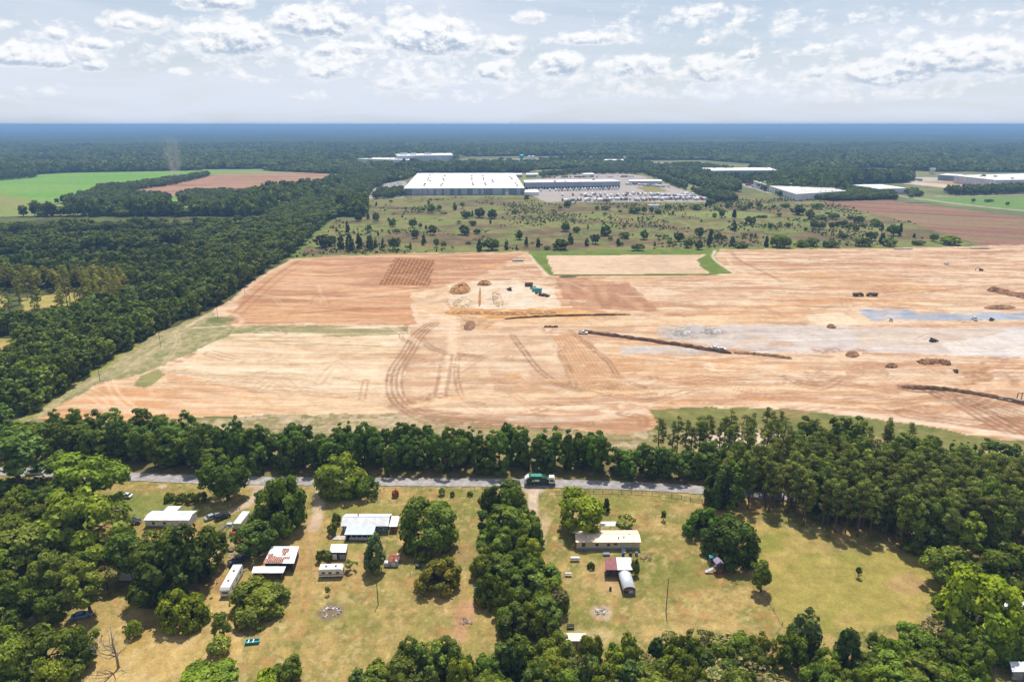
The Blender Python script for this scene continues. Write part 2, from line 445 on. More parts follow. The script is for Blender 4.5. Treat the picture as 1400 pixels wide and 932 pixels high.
for pl_ in ([(930, 598), (985, 590), (1080, 592), (1075, 606), (1000, 612)], [(1225, 606), (1270, 604), (1300, 620), (1230, 626)], [(1330, 612), (1420, 622), (1400, 640), (1320, 630)]):
    blend(P(pl_), A(242, 220, 190), .9)
stroke([(60, 586), (300, 589), (560, 596), (760, 601), (880, 601)], 1.6, A(110, 92, 62), .6)
stroke([(120, 588), (300, 583), (450, 584), (560, 590)], 2.0, A(214, 186, 150), .5)

# ---- far meadows and industry land
openland = P([(500, 292), (552, 268), (545, 242), (600, 224), (640, 214.5), (760, 212), (850, 212), (945, 214), (1000, 221), (1190, 228), (1280, 232), (1300, 236), (2600, 236), (2600, 345), (1250, 305), (1000, 290)])
blend2(openland, A(150, 150, 92), A(122, 132, 78), ss(fbig, .4, .6)); reg[openland] = MEADOW
blend(P([(560, 268), (1000, 262), (1010, 252), (960, 240), (880, 240), (800, 236), (560, 240)]), A(160, 160, 92))
scrub = P([(398, 354), (430, 320), (470, 292), (500, 272), (552, 266), (720, 266), (745, 274), (965, 275), (1000, 262), (1090, 266), (1150, 275), (1250, 300), (1345, 335), (1290, 337.5), (990, 341), (985, 352), (722, 346), (450, 350.5)])
sc_n = fbm(gx, gy, 60, 40, oct=5, k=1)
blend2(scrub, A(148, 146, 84), A(128, 112, 78), ss(sc_n, .40, .60)); blend(scrub * ss(f1, .52, .64), A(132, 150, 72), .7)
blend(scrub * ss(f2, .56, .7), A(96, 96, 54), .6); blend(scrub * ss(fbm(gx, gy, 14, oct=3, k=4), .6, .72), A(168, 132, 98), .5)
reg[scrub] = SCRUB
for pts in ([(398, 354), (425, 322), (470, 290), (505, 272)], [(398, 352), (560, 345), (722, 344), (850, 343), (985, 340)], [(985, 339), (1120, 339), (1300, 335)]):
    stroke(pts, 11, A(128, 150, 66), .85, rough=.2)
stroke([(505, 272), (560, 270), (640, 269), (720, 270), (760, 278)], 16, A(150, 162, 82), .8)
stroke([(700, 305), (780, 304), (815, 301), (840, 291)], 5, A(158, 160, 86), .7); stroke([(905, 294), (930, 302), (952, 315)], 4, A(168, 160, 100), .7)
blend(P([(925, 290), (990, 288), (1060, 292), (1050, 298), (960, 299)]), A(150, 168, 84), .7)
stroke([(552, 268.5), (640, 268), (720, 268)], 3, A(206, 190, 160), .6)
# brown ploughed land right
pr = P([(1112, 276), (1200, 271.5), (1300, 284), (1400, 297), (2600, 420), (2600, 420), (1400, 334), (1345, 335.5), (1240, 303), (1170, 287)])
ang = R(-28); u_ = gx * math.cos(ang) + gy * math.sin(ang); v_ = -gx * math.sin(ang) + gy * math.cos(ang)
st_ = fbm(u_, v_, 160, 7, oct=3, k=2)
blend2(pr, A(150, 108, 86), A(178, 136, 110), ss(st_, .35, .65)); blend(pr * ss(fbm(u_, v_, 200, 12, oct=2, k=5), .56, .66), A(150, 142, 92), .6)
reg[pr] = PLOUGH
gr = P([(1240, 273), (1330, 268.5), (2600, 268), (2600, 330), (1420, 289), (1330, 281)]); blend2(gr, A(120, 158, 74), A(134, 164, 82), f1); reg[gr] = CROP
for pts, w in (([(1190, 262), (1260, 272), (1330, 281), (1400, 288), (1600, 306)], 12), ([(1280, 268.5), (1400, 266.5), (1700, 262)], 9), ([(1150, 234), (1210, 241), (1270, 247), (1330, 252), (1380, 255)], 16),
               ([(945, 235), (970, 240), (1000, 246)], 9), ([(860, 238), (890, 249), (930, 262), (968, 272)], 12)):
    stroke(pts, w, A(206, 196, 184), .85, rough=.1)
blend(P([(1225, 250), (1280, 247), (1400, 249), (2200, 252), (2200, 262), (1400, 258), (1300, 258)]), A(206, 168, 124)); blend(P([(1225, 250), (1260, 249), (1335, 256), (1310, 258)]), A(228, 214, 196))
blend(P([(1210, 243), (1280, 242), (1290, 247), (1240, 249)]), A(214, 204, 190)); blend(P([(620, 220), (700, 217), (860, 215), (860, 219), (700, 222)]), A(190, 178, 160), .7)
# pavements of the depots
for pl_ in ([(716, 261), (722, 246), (800, 237), (850, 237), (880, 241), (905, 250), (967, 270), (966, 276), (745, 276)], [(497, 272), (512, 254), (548, 247), (556, 249), (552, 270)],
            [(1010, 252), (1030, 250), (1130, 266), (1110, 272), (1050, 264)], [(488, 219), (540, 213), (620, 213), (620, 224), (500, 222)], [(850, 222), (960, 222), (965, 228), (860, 227)]):
    m = P(pl_); blend2(m, A(206, 194, 182), A(186, 178, 170), f1); reg[m] = PAVE
blend(P([(868, 256), (895, 254), (915, 262), (885, 263)]), A(160, 152, 84)); 

# ---- left fields
fields = P([(-900, 256), (0, 240), (100, 235), (300, 232), (350, 233), (466, 237), (470, 246), (440, 259), (380, 262), (345, 270), (345, 290), (250, 291), (100, 294), (0, 296), (-900, 330)])
blend2(fields, A(124, 178, 62), A(142, 182, 78), ss(fbm(gx, gy, 200, 40, oct=3, k=2), .35, .65)); reg[fields] = CROP
blend(fields * (1 - ss(QX + (280 - QY) * 5 + f1 * 40, 60, 130)) * ss(QY, 258, 268), A(166, 158, 92), .85)
blend(fields * ss(QY, 276, 284), A(150, 164, 84), .8); blend(fields & (QX > 290), A(156, 170, 96), .7)
br = P([(180, 260), (225, 250), (262, 243), (300, 238.5), (420, 235.8), (464, 240), (466, 245), (440, 255), (415, 258), (360, 259), (300, 264), (240, 268)])
ub = fbm(gx * .98 + gy * .2, gy - gx * .12, 120, 9, oct=3, k=1)
blend2(br, A(176, 132, 100), A(204, 160, 126), ss(ub, .35, .65)); reg[br] = PLOUGH
stroke([(340, 236), (400, 235), (460, 238), (470, 241)], 10, A(214, 206, 190), .7); stroke([(70, 279.5), (160, 281), (230, 276), (245, 271)], 6, A(206, 196, 150), .5)
clear = P([(-900, 480), (0, 462), (24, 462), (26, 484), (0, 492), (-900, 520)]) | P([(30, 408), (70, 402), (112, 400), (112, 416), (60, 420), (30, 425)]) | P([(-60, 400), (10, 405), (10, 420), (-60, 420)])
blend2(clear, A(206, 176, 108), A(176, 176, 84), ss(f2, .4, .6))

# ---- the construction site
site = P([(50, 572), (95, 548), (135, 524), (180, 513), (225, 498), (262, 482), (295, 466), (318, 447), (300, 436), (290, 424), (318, 408), (345, 386), (372, 368), (398, 354), (450, 350.5), (540, 346.5),
          (640, 345), (722, 344), (735, 360), (752, 376), (760, 377.5), (968, 376.5), (1003, 373), (985, 362), (976, 351), (981, 341), (1085, 340.5), (1180, 339.5), (1290, 337.5), (1400, 334), (2600, 318),
          (2600, 800), (1400, 603), (1320, 592), (1250, 580), (1180, 570), (1120, 562), (1050, 557.5), (960, 556), (885, 560), (897, 574), (893, 588), (850, 592), (760, 585), (640, 576), (560, 566), (400, 566),
          (280, 570), (150, 576)])
warp = (fbm(gx, gy, 130, 80, oct=3, k=2) - .5) * 46
sn = fbm(gx + gy * .15, gy - gx * .02 + warp, 60, 6.5, oct=5, k=1)      # long grading streaks
sn2 = fbm(gx - gy * .1, gy + gx * .05 + warp * .7, 34, 2.6, oct=4, k=4)
sbig = fbm(gx, gy, 110, 35, oct=4, k=5)
blend2(site, A(240, 208, 172), A(212, 166, 128), ss(sn * .7 + f2 * .3, .36, .64))
blend(site * ss(sn2 * .7 + f3 * .3, .54, .68), A(246, 222, 188), .85); blend(site * ss(1 - sn2, .57, .74), A(178, 124, 84), .6)
blend(site * ss(sbig, .54, .68), A(222, 170, 114), .45)
reg[site] = SITE
def zone(poly, c1, c2, a=1.0, n=None, lo=.36, hi=.64):
    m = (P(poly) & site).astype(np.float32) * a
    blend2(m, A(*c1), A(*c2), ss(sn if n is None else n, lo, hi))
# lower left: pale graded sand
zone([(300, 448), (560, 446), (548, 520), (545, 570), (300, 572), (150, 574), (180, 530), (260, 490)], (250, 226, 192), (236, 204, 164))
zone([(50, 572), (95, 545), (150, 522), (230, 510), (340, 530), (420, 560), (280, 570), (150, 576)], (226, 172, 122), (238, 202, 162))
zone([(330, 532), (480, 540), (540, 560), (400, 566), (290, 566)], (222, 168, 110), (240, 206, 164), .7)
blend((P([(330, 446), (560, 444), (556, 456), (480, 460), (340, 455)]) & site) * ss(sn, .42, .56), A(150, 148, 92), .8)
blend((P([(300, 455), (420, 462), (540, 470), (500, 478), (300, 470)]) & site) * ss(sn2, .5, .62), A(176, 166, 116), .6)
blend((P([(240, 505), (420, 510), (420, 540), (220, 530)]) & site) * ss(sn2, .52, .62), A(186, 170, 124), .5)
# upper left
zone([(310, 442), (345, 386), (398, 354), (520, 348), (720, 345), (640, 385), (600, 440)], (230, 182, 138), (198, 146, 108))
zone([(330, 440), (345, 415), (560, 405), (590, 428), (560, 442)], (204, 146, 102), (224, 176, 130))
for pts, w, c, a in (([(330, 400), (420, 408), (500, 405), (600, 390), (720, 374)], 5, (240, 204, 164), .8), ([(320, 426), (420, 420), (560, 416), (600, 405)], 3, (238, 200, 160), .7), ([(300, 430), (350, 384), (400, 356)], 5, (240, 206, 168), .9),
                     ([(314, 432), (372, 380), (410, 356)], 2.5, (176, 118, 76), .7), ([(322, 436), (380, 384), (415, 360)], 2, (176, 118, 76), .5), ([(400, 354), (480, 352), (560, 350), (690, 347)], 4, (240, 212, 176), .8),
                     ([(380, 430), (480, 423), (580, 420)], 2.5, (170, 116, 80), .8), ([(345, 405), (460, 400), (520, 398)], 2.5, (176, 124, 88), .7), ([(385, 390), (470, 386), (530, 386)], 3, (186, 180, 186), .6),
                     ([(420, 372), (480, 366), (540, 356)], 2, (184, 132, 94), .7), ([(600, 352), (660, 358), (720, 372)], 2.5, (180, 130, 96), .6), ([(690, 372), (640, 380), (600, 395)], 3, (238, 200, 160), .8), ([(560, 436), (440, 440), (330, 442)], 2, (170, 120, 84), .6)):
    stroke(pts, w, A(*c), a)
# dark ploughed block
pb = P([(541, 353), (594, 355), (587, 391), (517, 389)]) & site
gu = (PX - 540) + (PY - 355) * 0.55
blend2(pb, A(150, 98, 62), A(206, 152, 104), ss(np.sin(gu * 1.15) * .5 + .5 + (f3 - .5) * .8, .45, .9))
stroke([(535, 391), (560, 394), (588, 392)], 6, A(188, 132, 88), .8)
# white excavated pad with orange rims
zone([(612, 388), (660, 384), (720, 386), (755, 392), (760, 410), (770, 420), (700, 427), (615, 424)], (246, 226, 200), (236, 208, 174), 1, f2)
zone([(606, 420), (700, 423), (775, 421), (860, 428), (860, 434), (700, 436), (640, 434), (608, 430)], (222, 162, 92), (238, 192, 132), 1, f2)
zone([(560, 400), (612, 392), (612, 440), (600, 460), (570, 440)], (244, 216, 182), (236, 200, 156), .9, f2)
zone([(630, 430), (680, 440), (660, 455), (632, 452)], (200, 156, 112), (222, 186, 146), 1, f3)
zone([(757, 378), (860, 386), (900, 425), (790, 422), (770, 410)], (186, 136, 100), (208, 158, 120), .9, fbm(gx, gy, 5, 20, oct=3, k=2))
# pale flat strip
zone([(700, 436), (860, 432), (1030, 431), (1045, 438), (1030, 443), (820, 446), (690, 444)], (240, 208, 168), (230, 190, 146), 1, f1)
stroke([(690, 448), (850, 446), (1040, 445)], 3, A(190, 140, 100), .8); stroke([(860, 429), (760, 432), (690, 435)], 2.5, A(110, 76, 54), .9, rough=.8)
stroke([(850, 405), (960, 405), (1100, 408), (1400, 404)], 3.5, A(242, 206, 164), .8); stroke([(900, 405), (1150, 412), (1400, 410)], 2, A(186, 136, 98), .6)
stroke([(755, 378), (900, 377), (1000, 378), (1200, 372), (1400, 366)], 4, A(232, 186, 142), .8); stroke([(750, 381), (860, 380), (960, 384)], 3, A(160, 112, 78), .7)
for pts, w, c, a in (([(1000, 345), (1010, 355), (1030, 365), (1070, 385)], 4, (168, 112, 80), .7), ([(995, 350), (1000, 362), (1020, 374)], 3, (240, 210, 176), .8), ([(1070, 350), (1200, 349), (1400, 343)], 3, (170, 112, 80), .8),
                     ([(1060, 362), (1200, 360), (1300, 364), (1400, 362)], 3, (184, 128, 88), .7), ([(1110, 370), (1250, 368), (1400, 372)], 6, (242, 208, 170), .8), ([(1080, 378), (1200, 380), (1400, 388)], 2.5, (180, 132, 100), .7),
                     ([(1050, 398), (1200, 404), (1330, 392), (1400, 389)], 2.2, (150, 104, 78), .7), ([(1050, 420), (1180, 411), (1260, 418)], 6, (226, 164, 98), .8), ([(1060, 412), (1150, 408), (1240, 416)], 2, (176, 116, 72), .6),
                     ([(960, 390), (1040, 372), (1080, 366)], 3, (238, 200, 160), .6), ([(1240, 422), (1400, 414)], 4, (218, 170, 122), .7), ([(900, 395), (990, 392), (1100, 396)], 2, (172, 120, 86), .6),
                     ([(940, 428), (1040, 415), (1060, 408)], 3, (236, 196, 150), .7), ([(1180, 345), (1400, 340)], 5, (242, 206, 170), .7)):
    stroke(pts, w, A(*c), a)
zone([(1100, 430), (1150, 427), (1178, 441), (1160, 445), (1115, 444)], (246, 224, 190), (240, 212, 176), 1, f1)
# grey stone pads
gs = f1 * .5 + f2 * .5
zone([(900, 446), (1000, 443), (1180, 446), (1280, 448), (1700, 440), (1700, 500), (1400, 489), (1280, 484), (1180, 480), (1060, 482), (1010, 478), (900, 460)], (226, 214, 204), (212, 200, 190), .95, gs)
zone([(1160, 446), (1280, 449), (1370, 447), (1380, 470), (1300, 478), (1180, 470)], (218, 196, 174), (230, 212, 194), .8, gs)
zone([(1290, 470), (1390, 452), (1700, 448), (1700, 500), (1400, 489), (1300, 484)], (240, 230, 220), (226, 216, 208), .9, gs)
zone([(845, 478), (880, 471), (935, 474), (985, 481), (940, 484), (850, 483)], (206, 192, 184), (216, 204, 194), 1, gs)
zone([(905, 450), (945, 444), (990, 448), (1000, 458), (940, 466), (915, 462)], (206, 196, 188), (188, 178, 172), .9, f3)
zone([(1170, 424), (1242, 422.2), (1258, 428), (1420, 427), (1700, 424), (1700, 434), (1420, 436.2), (1190, 438.2), (1180, 430)], (168, 178, 194), (188, 194, 206), 1, gs)
stroke([(1050, 466), (1180, 463), (1300, 468), (1400, 474)], 3, A(246, 236, 224), .6)
# lower middle: pinkish brown, fan of plough lines, paths
zone([(560, 452), (700, 448), (790, 455), (850, 520), (830, 548), (600, 560), (548, 540)], (238, 208, 172), (212, 172, 134), 1, f1 * .5 + sn * .5)
zone([(600, 470), (660, 470), (680, 540), (600, 550)], (236, 204, 168), (220, 182, 142), .8, f2)
fan = P([(752, 460), (790, 455), (812, 472), (850, 522), (905, 540), (800, 544), (772, 500)]) & site
gf = (PX - 770) - (PY - 455) * 0.62
blend2(fan, A(204, 156, 112), A(226, 182, 138), ss(np.sin(gf * 1.2) * .5 + .5 + (f3 - .5), .3, .9))
for pts, w, c, a in (([(592, 442), (572, 458), (556, 484), (541, 508), (540, 536), (556, 556), (590, 572), (680, 580), (800, 577)], 13, (196, 150, 112), .55), ([(600, 470), (640, 486), (720, 494), (800, 500)], 9, (200, 156, 120), .5), ([(700, 458), (740, 508), (830, 540)], 9, (236, 204, 168), .5),
        ([(780, 452), (848, 516), (880, 528), (1000, 534)], 8, (236, 204, 166), .5), ([(560, 556), (760, 541), (1050, 531), (1400, 545)], 9, (240, 206, 164), .55), ([(590, 430), (700, 390), (800, 384), (1000, 380)], 8, (238, 202, 160), .5), ([(330, 425), (600, 412)], 8, (190, 136, 96), .45), ([(600, 440), (620, 470), (616, 540)], 14, (240, 210, 176), .5)):
    stroke(pts, w, A(*c), a, rough=.8, soft=.8)
for pts, w, c, a, ln, gp in (([(592, 442), (572, 458), (556, 484), (541, 508), (540, 536), (556, 556), (590, 572), (680, 580), (800, 577)], 1.0, (166, 122, 90), .8, 4, 2.4), ([(556, 444), (548, 460), (560, 468)], 1.0, (176, 132, 98), .7, 2, 1.8),
        ([(575, 462), (590, 475), (615, 482), (660, 488), (720, 493)], 2.2, (176, 130, 98), .7, 2, 3), ([(617, 432), (618, 470), (614, 515), (600, 545)], 5, (244, 214, 178), .9, 1, 0), ([(612, 486), (606, 520), (602, 540)], 1.6, (168, 124, 90), .7, 2, 5),
        ([(626, 488), (624, 515), (634, 545), (660, 552)], 1.0, (168, 124, 90), .7, 2, 2), ([(700, 458), (715, 478), (740, 508), (775, 528), (830, 540)], 1.1, (150, 106, 78), .8, 2, 2.4), ([(640, 470), (690, 496), (730, 520), (790, 540)], 5, (236, 206, 172), .6, 1, 0),
        ([(780, 452), (800, 468), (830, 492), (848, 516), (880, 528)], 1.0, (150, 104, 74), .8, 2, 2.2), ([(830, 482), (900, 490), (1000, 498), (1100, 503)], 3, (242, 210, 172), .8, 1, 0), ([(760, 470), (775, 500), (785, 528)], 1.2, (176, 132, 98), .6, 2, 2.5),
        ([(560, 556), (640, 542), (760, 540), (900, 533), (1050, 530), (1200, 534)], 4, (242, 206, 158), .8, 1, 0), ([(740, 545), (860, 544), (1000, 548)], 2.4, (186, 132, 98), .7, 1, 0), ([(800, 548), (900, 546), (920, 552)], 2, (190, 140, 106), .6, 1, 0),
        ([(540, 556), (600, 566), (720, 574), (870, 583)], 2.5, (184, 142, 110), .7, 2, 4), ([(700, 572), (800, 572), (880, 562)], 5, (240, 214, 184), .8, 1, 0), ([(850, 565), (876, 570), (880, 580)], 2.0, (180, 130, 100), .7, 2, 3),
        ([(1000, 500), (1150, 510), (1280, 526), (1400, 532)], 3, (240, 206, 168), .8, 1, 0), ([(1180, 506), (1300, 510), (1400, 516)], 4, (206, 176, 150), .6, 1, 0), ([(900, 520), (1000, 526), (1150, 520)], 2, (196, 140, 100), .6, 1, 0),
        ([(1230, 527), (1300, 532), (1380, 547), (1450, 560)], 3.0, (118, 82, 60), .9, 1, 0), ([(1230, 530), (1260, 536), (1290, 534)], 2.0, (120, 84, 62), .9, 1, 0), ([(1280, 534), (1320, 552), (1360, 575), (1400, 596)], 1.6, (140, 98, 72), .8, 4, 3.6),
        ([(1330, 548), (1370, 562), (1430, 580)], 1.6, (146, 104, 78), .8, 5, 3.4), ([(900, 548), (1050, 545), (1200, 552), (1300, 556)], 3, (226, 164, 96), .7, 1, 0), ([(1000, 552), (1120, 550), (1200, 560)], 2, (206, 140, 84), .6, 1, 0),
        ([(1100, 558), (1250, 575), (1400, 598)], 4.5, (244, 216, 186), .9, 1, 0), ([(1240, 565), (1330, 578), (1400, 588)], 2, (178, 126, 92), .7, 3, 4), ([(690, 540), (620, 548), (590, 552)], 2.6, (240, 208, 172), .8, 1, 0),
        ([(575, 470), (535, 446)], 1.2, (242, 220, 190), .7, 2, 2.5), ([(500, 520), (495, 545)], 1.0, (190, 140, 100), .6, 2, 2.5), ([(110, 530), (140, 545), (160, 565)], 1.2, (240, 206, 166), .7, 3, 3), ([(150, 520), (160, 540), (190, 565)], 1.2, (244, 212, 174), .7, 2, 3),
        ([(225, 498), (222, 520), (240, 530)], 1.2, (240, 216, 180), .6, 2, 2.6), ([(600, 374), (700, 366), (740, 372), (800, 395)], 2, (238, 204, 164), .6, 1, 0)):
    stroke(pts, w * (1.2 if ln > 1 else 1.1), A(*c) * (.88 if sum(c) < 560 else 1.05), min(1, a * 1.12), lanes=ln, gap=gp, rough=.4)
# the many faint wheel marks that criss-cross the dirt
rk = random.Random(21)
for i in range(260):
    x = rk.uniform(120, 1400); y = rk.choice([rk.uniform(350, 440), rk.uniform(440, 560)])
    if not inpoly(np.array([x]), np.array([y]), [(150, 560), (340, 440), (410, 358), (1400, 345), (1400, 590), (900, 550), (640, 570)])[0]: continue
    k_ = (y - 170) / 300; dx_ = rk.uniform(-1, 1) * 220 * k_ + 40; dy_ = rk.uniform(-1, 1) * 34 * k_ * rk.choice([.3, .3, 1]); bend = rk.uniform(-1, 1) * 22 * k_
    pts = [(x, y), (x + dx_ * .35, y + dy_ * .25 + bend * .6), (x + dx_ * .7, y + dy_ * .7 + bend * .5), (x + dx_, y + dy_)]
    if any(q[1] < 342 or q[1] > 590 for q in pts): continue
    stroke(pts, rk.uniform(.8, 2.2), A(*rk.choice([(244, 220, 188), (240, 208, 168), (176, 128, 92), (190, 146, 108), (170, 126, 94), (228, 178, 124)])), rk.uniform(.4, .85), lanes=rk.choice([1, 2, 2, 3]), gap=rk.uniform(2.2, 4), rough=.7)
for i in range(60):           # trampled turning places
    x = rk.uniform(560, 1400); y = rk.uniform(352, 548); m = 1 - ss(np.hypot((QX - x) / rk.uniform(8, 30), (QY - y) / rk.uniform(2, 7)) + (f2 - .5) * 1.6, .6, 1.2)
    blend(m * site * ss(f3, .35, .6), A(*rk.choice([(180, 132, 98), (244, 222, 192), (206, 160, 118), (222, 166, 104)])), rk.uniform(.4, .75))
zone([(1150, 500), (1210, 494), (1215, 512), (1160, 515)], (190, 144, 108), (214, 170, 132), .7, f3)
zone([(1310, 505), (1345, 495), (1360, 520), (1320, 526)], (176, 130, 92), (212, 168, 122), .8, f3)
# green-grey strip between forest and site, with its own tracks
strip = P([(20, 578), (48, 566), (100, 528), (150, 495), (190, 470), (240, 445), (300, 420), (290, 424), (300, 436), (318, 447), (400, 444), (420, 450), (318, 456), (295, 466), (262, 482), (225, 498), (180, 513), (135, 524), (95, 548), (50, 572)])
blend2(strip, A(176, 166, 116), A(150, 152, 96), ss(f2 * .6 + f1 * .4, .38, .62)); blend(strip * ss(f3, .5, .66), A(220, 196, 156), .5); reg[strip & ~site] = VERGE
blend(P([(190, 512), (215, 505), (225, 512), (200, 530), (182, 526)]), A(150, 152, 90), .9); blend(P([(20, 578), (100, 524), (190, 466), (190, 472), (100, 532), (50, 568)]), A(170, 172, 84), .7)
for pts in ([(60, 560), (140, 510), (230, 458), (290, 432)], [(90, 555), (160, 512), (225, 470), (240, 452)], [(240, 452), (243, 470), (225, 495)], [(120, 525), (190, 490), (250, 455)]):
    stroke(pts, .9, A(226, 200, 164), .7, lanes=2, gap=2.0)
blend(1 - ss(np.hypot((QX - 302) / 19, (QY - 437) / 4.0), .8, 1.1), A(124, 132, 78), .9); stroke([(256, 446), (290, 428), (320, 430), (330, 441), (300, 446), (262, 448)], 3, A(240, 214, 180), .8)
# grassed rim and sandy bottom of the retention basin
rim = P([(722, 343.5), (985, 340), (977, 351), (986, 362), (1003, 373), (968, 376.5), (760, 377), (750, 376), (735, 361)])
blend2(rim, A(112, 136, 50), A(128, 146, 60), ss(f2, .4, .6)); reg[rim] = PASTURE
pond = inpoly(PX + wob1 * .2 / mp, PY, [(747, 349.3), (966, 347.8), (953, 355), (958, 364), (971, 373.9), (757, 375.2), (751, 362)])
blend2(pond, A(238, 206, 172), A(228, 196, 162), ss(f1, .4, .6)); reg[pond] = SITE
stroke([(757, 376), (860, 375.8), (972, 374.6)], 1.6, A(70, 66, 40), .9, rough=.2); stroke([(724, 348), (735, 362), (750, 377)], 2.5, A(244, 220, 190), .9, rough=.1)
stroke([(978, 342), (975, 351), (985, 361), (1004, 373)], 3, A(244, 220, 190), .9, rough=.1)

# relief: the dirt is lumpy, ruts are low
zed += np.where(site, (fbm(gx, gy, 12, oct=4, k=3) - .5) * .5 + (sn2 - .5) * .35, 0).astype(np.float32)
zed += np.where(lawn, (f2 - .5) * .10, 0).astype(np.float32)
zed -= 0.1

nr, nc = gx.shape
idx = np.arange(nr * nc).reshape(nr, nc)
quads = np.stack([idx[:-1, :-1], idx[:-1, 1:], idx[1:, 1:], idx[1:, :-1]], -1).reshape(-1, 4)
freg = reg[:-1, :-1].ravel()
Vall = np.stack([gx, gy, zed], -1).reshape(-1, 3); Call = np.concatenate([np.clip(col, .005, .85), np.ones(col.shape[:2] + (1,))], -1).reshape(-1, 4)
m_soil = ground_mat('site_soil', det=.2, streak=.34, scales=((.5, 5), (.12, 4)), bump=.55, bdist=.25, bscale=.5)
m_turf = ground_mat('turf', det=.34, scales=((1.6, 5), (.25, 3)), bump=.6, bdist=.18, bscale=1.6)
m_rough = ground_mat('rough_grass', det=.3, scales=((.35, 5), (.09, 3)), bump=.6, bdist=.4, bscale=.6)
m_pave = ground_mat('old_paving', det=.14, scales=((.1, 6), (.6, 5)), bump=.1)
GM = {FLOOR: ('forest_floor', m_rough), LAWN: ('lawn', m_turf), VERGE: ('road_verge', m_turf), SITE: ('construction_site_ground', m_soil), SCRUB: ('scrub_field', m_rough), CROP: ('crop_field', m_rough),
      PLOUGH: ('ploughed_field', m_soil), PAVE: ('paved_yard', m_pave), MEADOW: ('meadow', m_rough), PASTURE: ('basin_bank', m_turf)}
for k_, (nm, m_) in GM.items():
    q = quads[freg == k_]
    u, inv = np.unique(q, return_inverse=True)
    me = mesh_np(nm, Vall[u], inv.reshape(-1, 4), [m_], attrs={'col': ('FLOAT_COLOR', Call[u])}, smooth=True)
    tag(link(nm, me), kind='structure')
# the land beyond and behind, one sheet to the horizon, a little lower
gm = mat('distant_land', (0.075, 0.085, 0.045), .95, var=.3, nscale=.002)
g_ = MB().add([(-30000, -3000, -.9), (30000, -3000, -.9), (30000, 26000, -.9), (-30000, 26000, -.9)], [(0, 1, 2, 3)])
tag(g_.obj('ground', gm), kind='structure')

# ================================================================== SKY BAND with cumulus, 60 km out, all the way round
CLOUDS = [  # (photo x, y of the middle, half width, half height, strength)
 (288, 6, 52, 12, 1.0), (318, 58, 62, 28, 1.15), (432, 36, 64, 24, 1.15), (476, 74, 58, 13, .95), (445, 98, 44, 20, .85),
 (588, 56, 70, 29, 1.25), (190, 36, 48, 15, .85), (126, 63, 24, 9, .9), (126, 91, 18, 9, 1.0), (44, 80, 68, 17, 1.1),
 (74, 50, 18, 11, .7), (248, 99, 18, 7, .8), (8, 33, 16, 7, .8), (75, 126, 22, 8, .55), (690, 66, 30, 16, .95),
 (678, 100, 36, 18, .9), (560, 112, 70, 30, .62), (764, 93, 38, 20, 1.15), (808, 55, 62, 11, .95), (725, 26, 30, 11, .7),
 (958, 17, 34, 12, .75), (1012, 20, 16, 9, .6), (868, 96, 62, 19, .95), (975, 100, 48, 22, .95), (1022, 78, 14, 8, .8),
 (1113, 70, 15, 9, .85), (1114, 102, 18, 10, .8), (1218, 105, 80, 24, .95), (1300, 84, 78, 23, 1.2), (1394, 88, 52, 22, 1.0),
 (960, 58, 12, 6, .6), (420, 132, 30, 9, .5), (330, 105, 20, 11, .5), (367, 112, 15, 7, .5), (1380, 20, 26, 5, .7),
 (1060, 45, 20, 14, .45), (1100, 118, 260, 30, .42), (1250, 60, 190, 46, .30), (760, 118, 220, 26, .42), (980, 40, 220, 34, .30), (520, 30, 120, 26, .34), (300, 80, 150, 34, .34), (100, 70, 130, 34, .32), (640, 84, 130, 28, .36), (1180, 132, 120, 12, .5), (930, 128, 150, 14, .45), (620, 135, 80, 10, .4), (30, 132, 30, 9, .5)]
cl = []
for (px, py, hw, hh, st) in CLOUDS:
    d = Vector(ray(px, py)).normalized()
    cl.append((math.atan2(d.x, d.y), math.asin(d.z), hw / FPX * 1.15, hh / FPX * 1.25, st * 1.3))
rc = np.random.default_rng(5)
for i in range(150):                       # the same weather outside the frame
    a_ = rc.uniform(-math.pi, math.pi); e_ = rc.uniform(.03, .27)
    if abs(a_) < .70 and e_ < .16: continue
    w_ = rc.uniform(.015, .07); cl.append((a_, e_, w_, w_ * rc.uniform(.22, .45), rc.uniform(.6, 1.2)))
azs = np.concatenate([np.arange(-math.pi, -.85, .02), np.arange(-.85, .85, .004), np.arange(.85, math.pi + .02, .02)])
els = np.concatenate([np.arange(-.022, .17, .004), np.arange(.17, .32, .01)])
AZ, EL = np.meshgrid(azs, els, indexing='ij')
cm = np.zeros(AZ.shape); cb = np.zeros(AZ.shape)
for (a0, e0, A_, E_, st) in cl:
    u = (AZ - a0) / A_; v = (EL - e0) / E_; vv = np.maximum(v, -1.7 * v)
    m = np.maximum(0, (1 - u * u - vv * vv) * st)
    b = m > cm; cb[b] = v[b]; cm = np.maximum(cm, m)
top_fade = 1 - ss(EL, .27, .315); cm *= top_fade
RAD = 60000.0
Vs = np.stack([np.sin(AZ) * np.cos(EL) * RAD, np.cos(AZ) * np.cos(EL) * RAD, np.sin(EL) * RAD + CAM_H], -1).reshape(-1, 3)
na, ne = AZ.shape; ix = np.arange(na * ne).reshape(na, ne)
Fq = np.stack([ix[:-1, :-1], ix[:-1, 1:], ix[1:, 1:], ix[1:, :-1]], -1).reshape(-1, 4)
ms = bpy.data.materials.new('sky_with_cumulus'); ms.use_nodes = True; t = ms.node_tree; t.nodes.clear()
po = N(t, 'ShaderNodeNewGeometry').outputs['Position']
vec = N(t, 'ShaderNodeVectorMath', operation='NORMALIZE', ins={0: N(t, 'ShaderNodeVectorMath', operation='SUBTRACT', ins={0: po, 1: (0, 0, CAM_H)}).outputs[0]}).outputs[0]
c1, az, el = sky_nodes(t, vec, True)
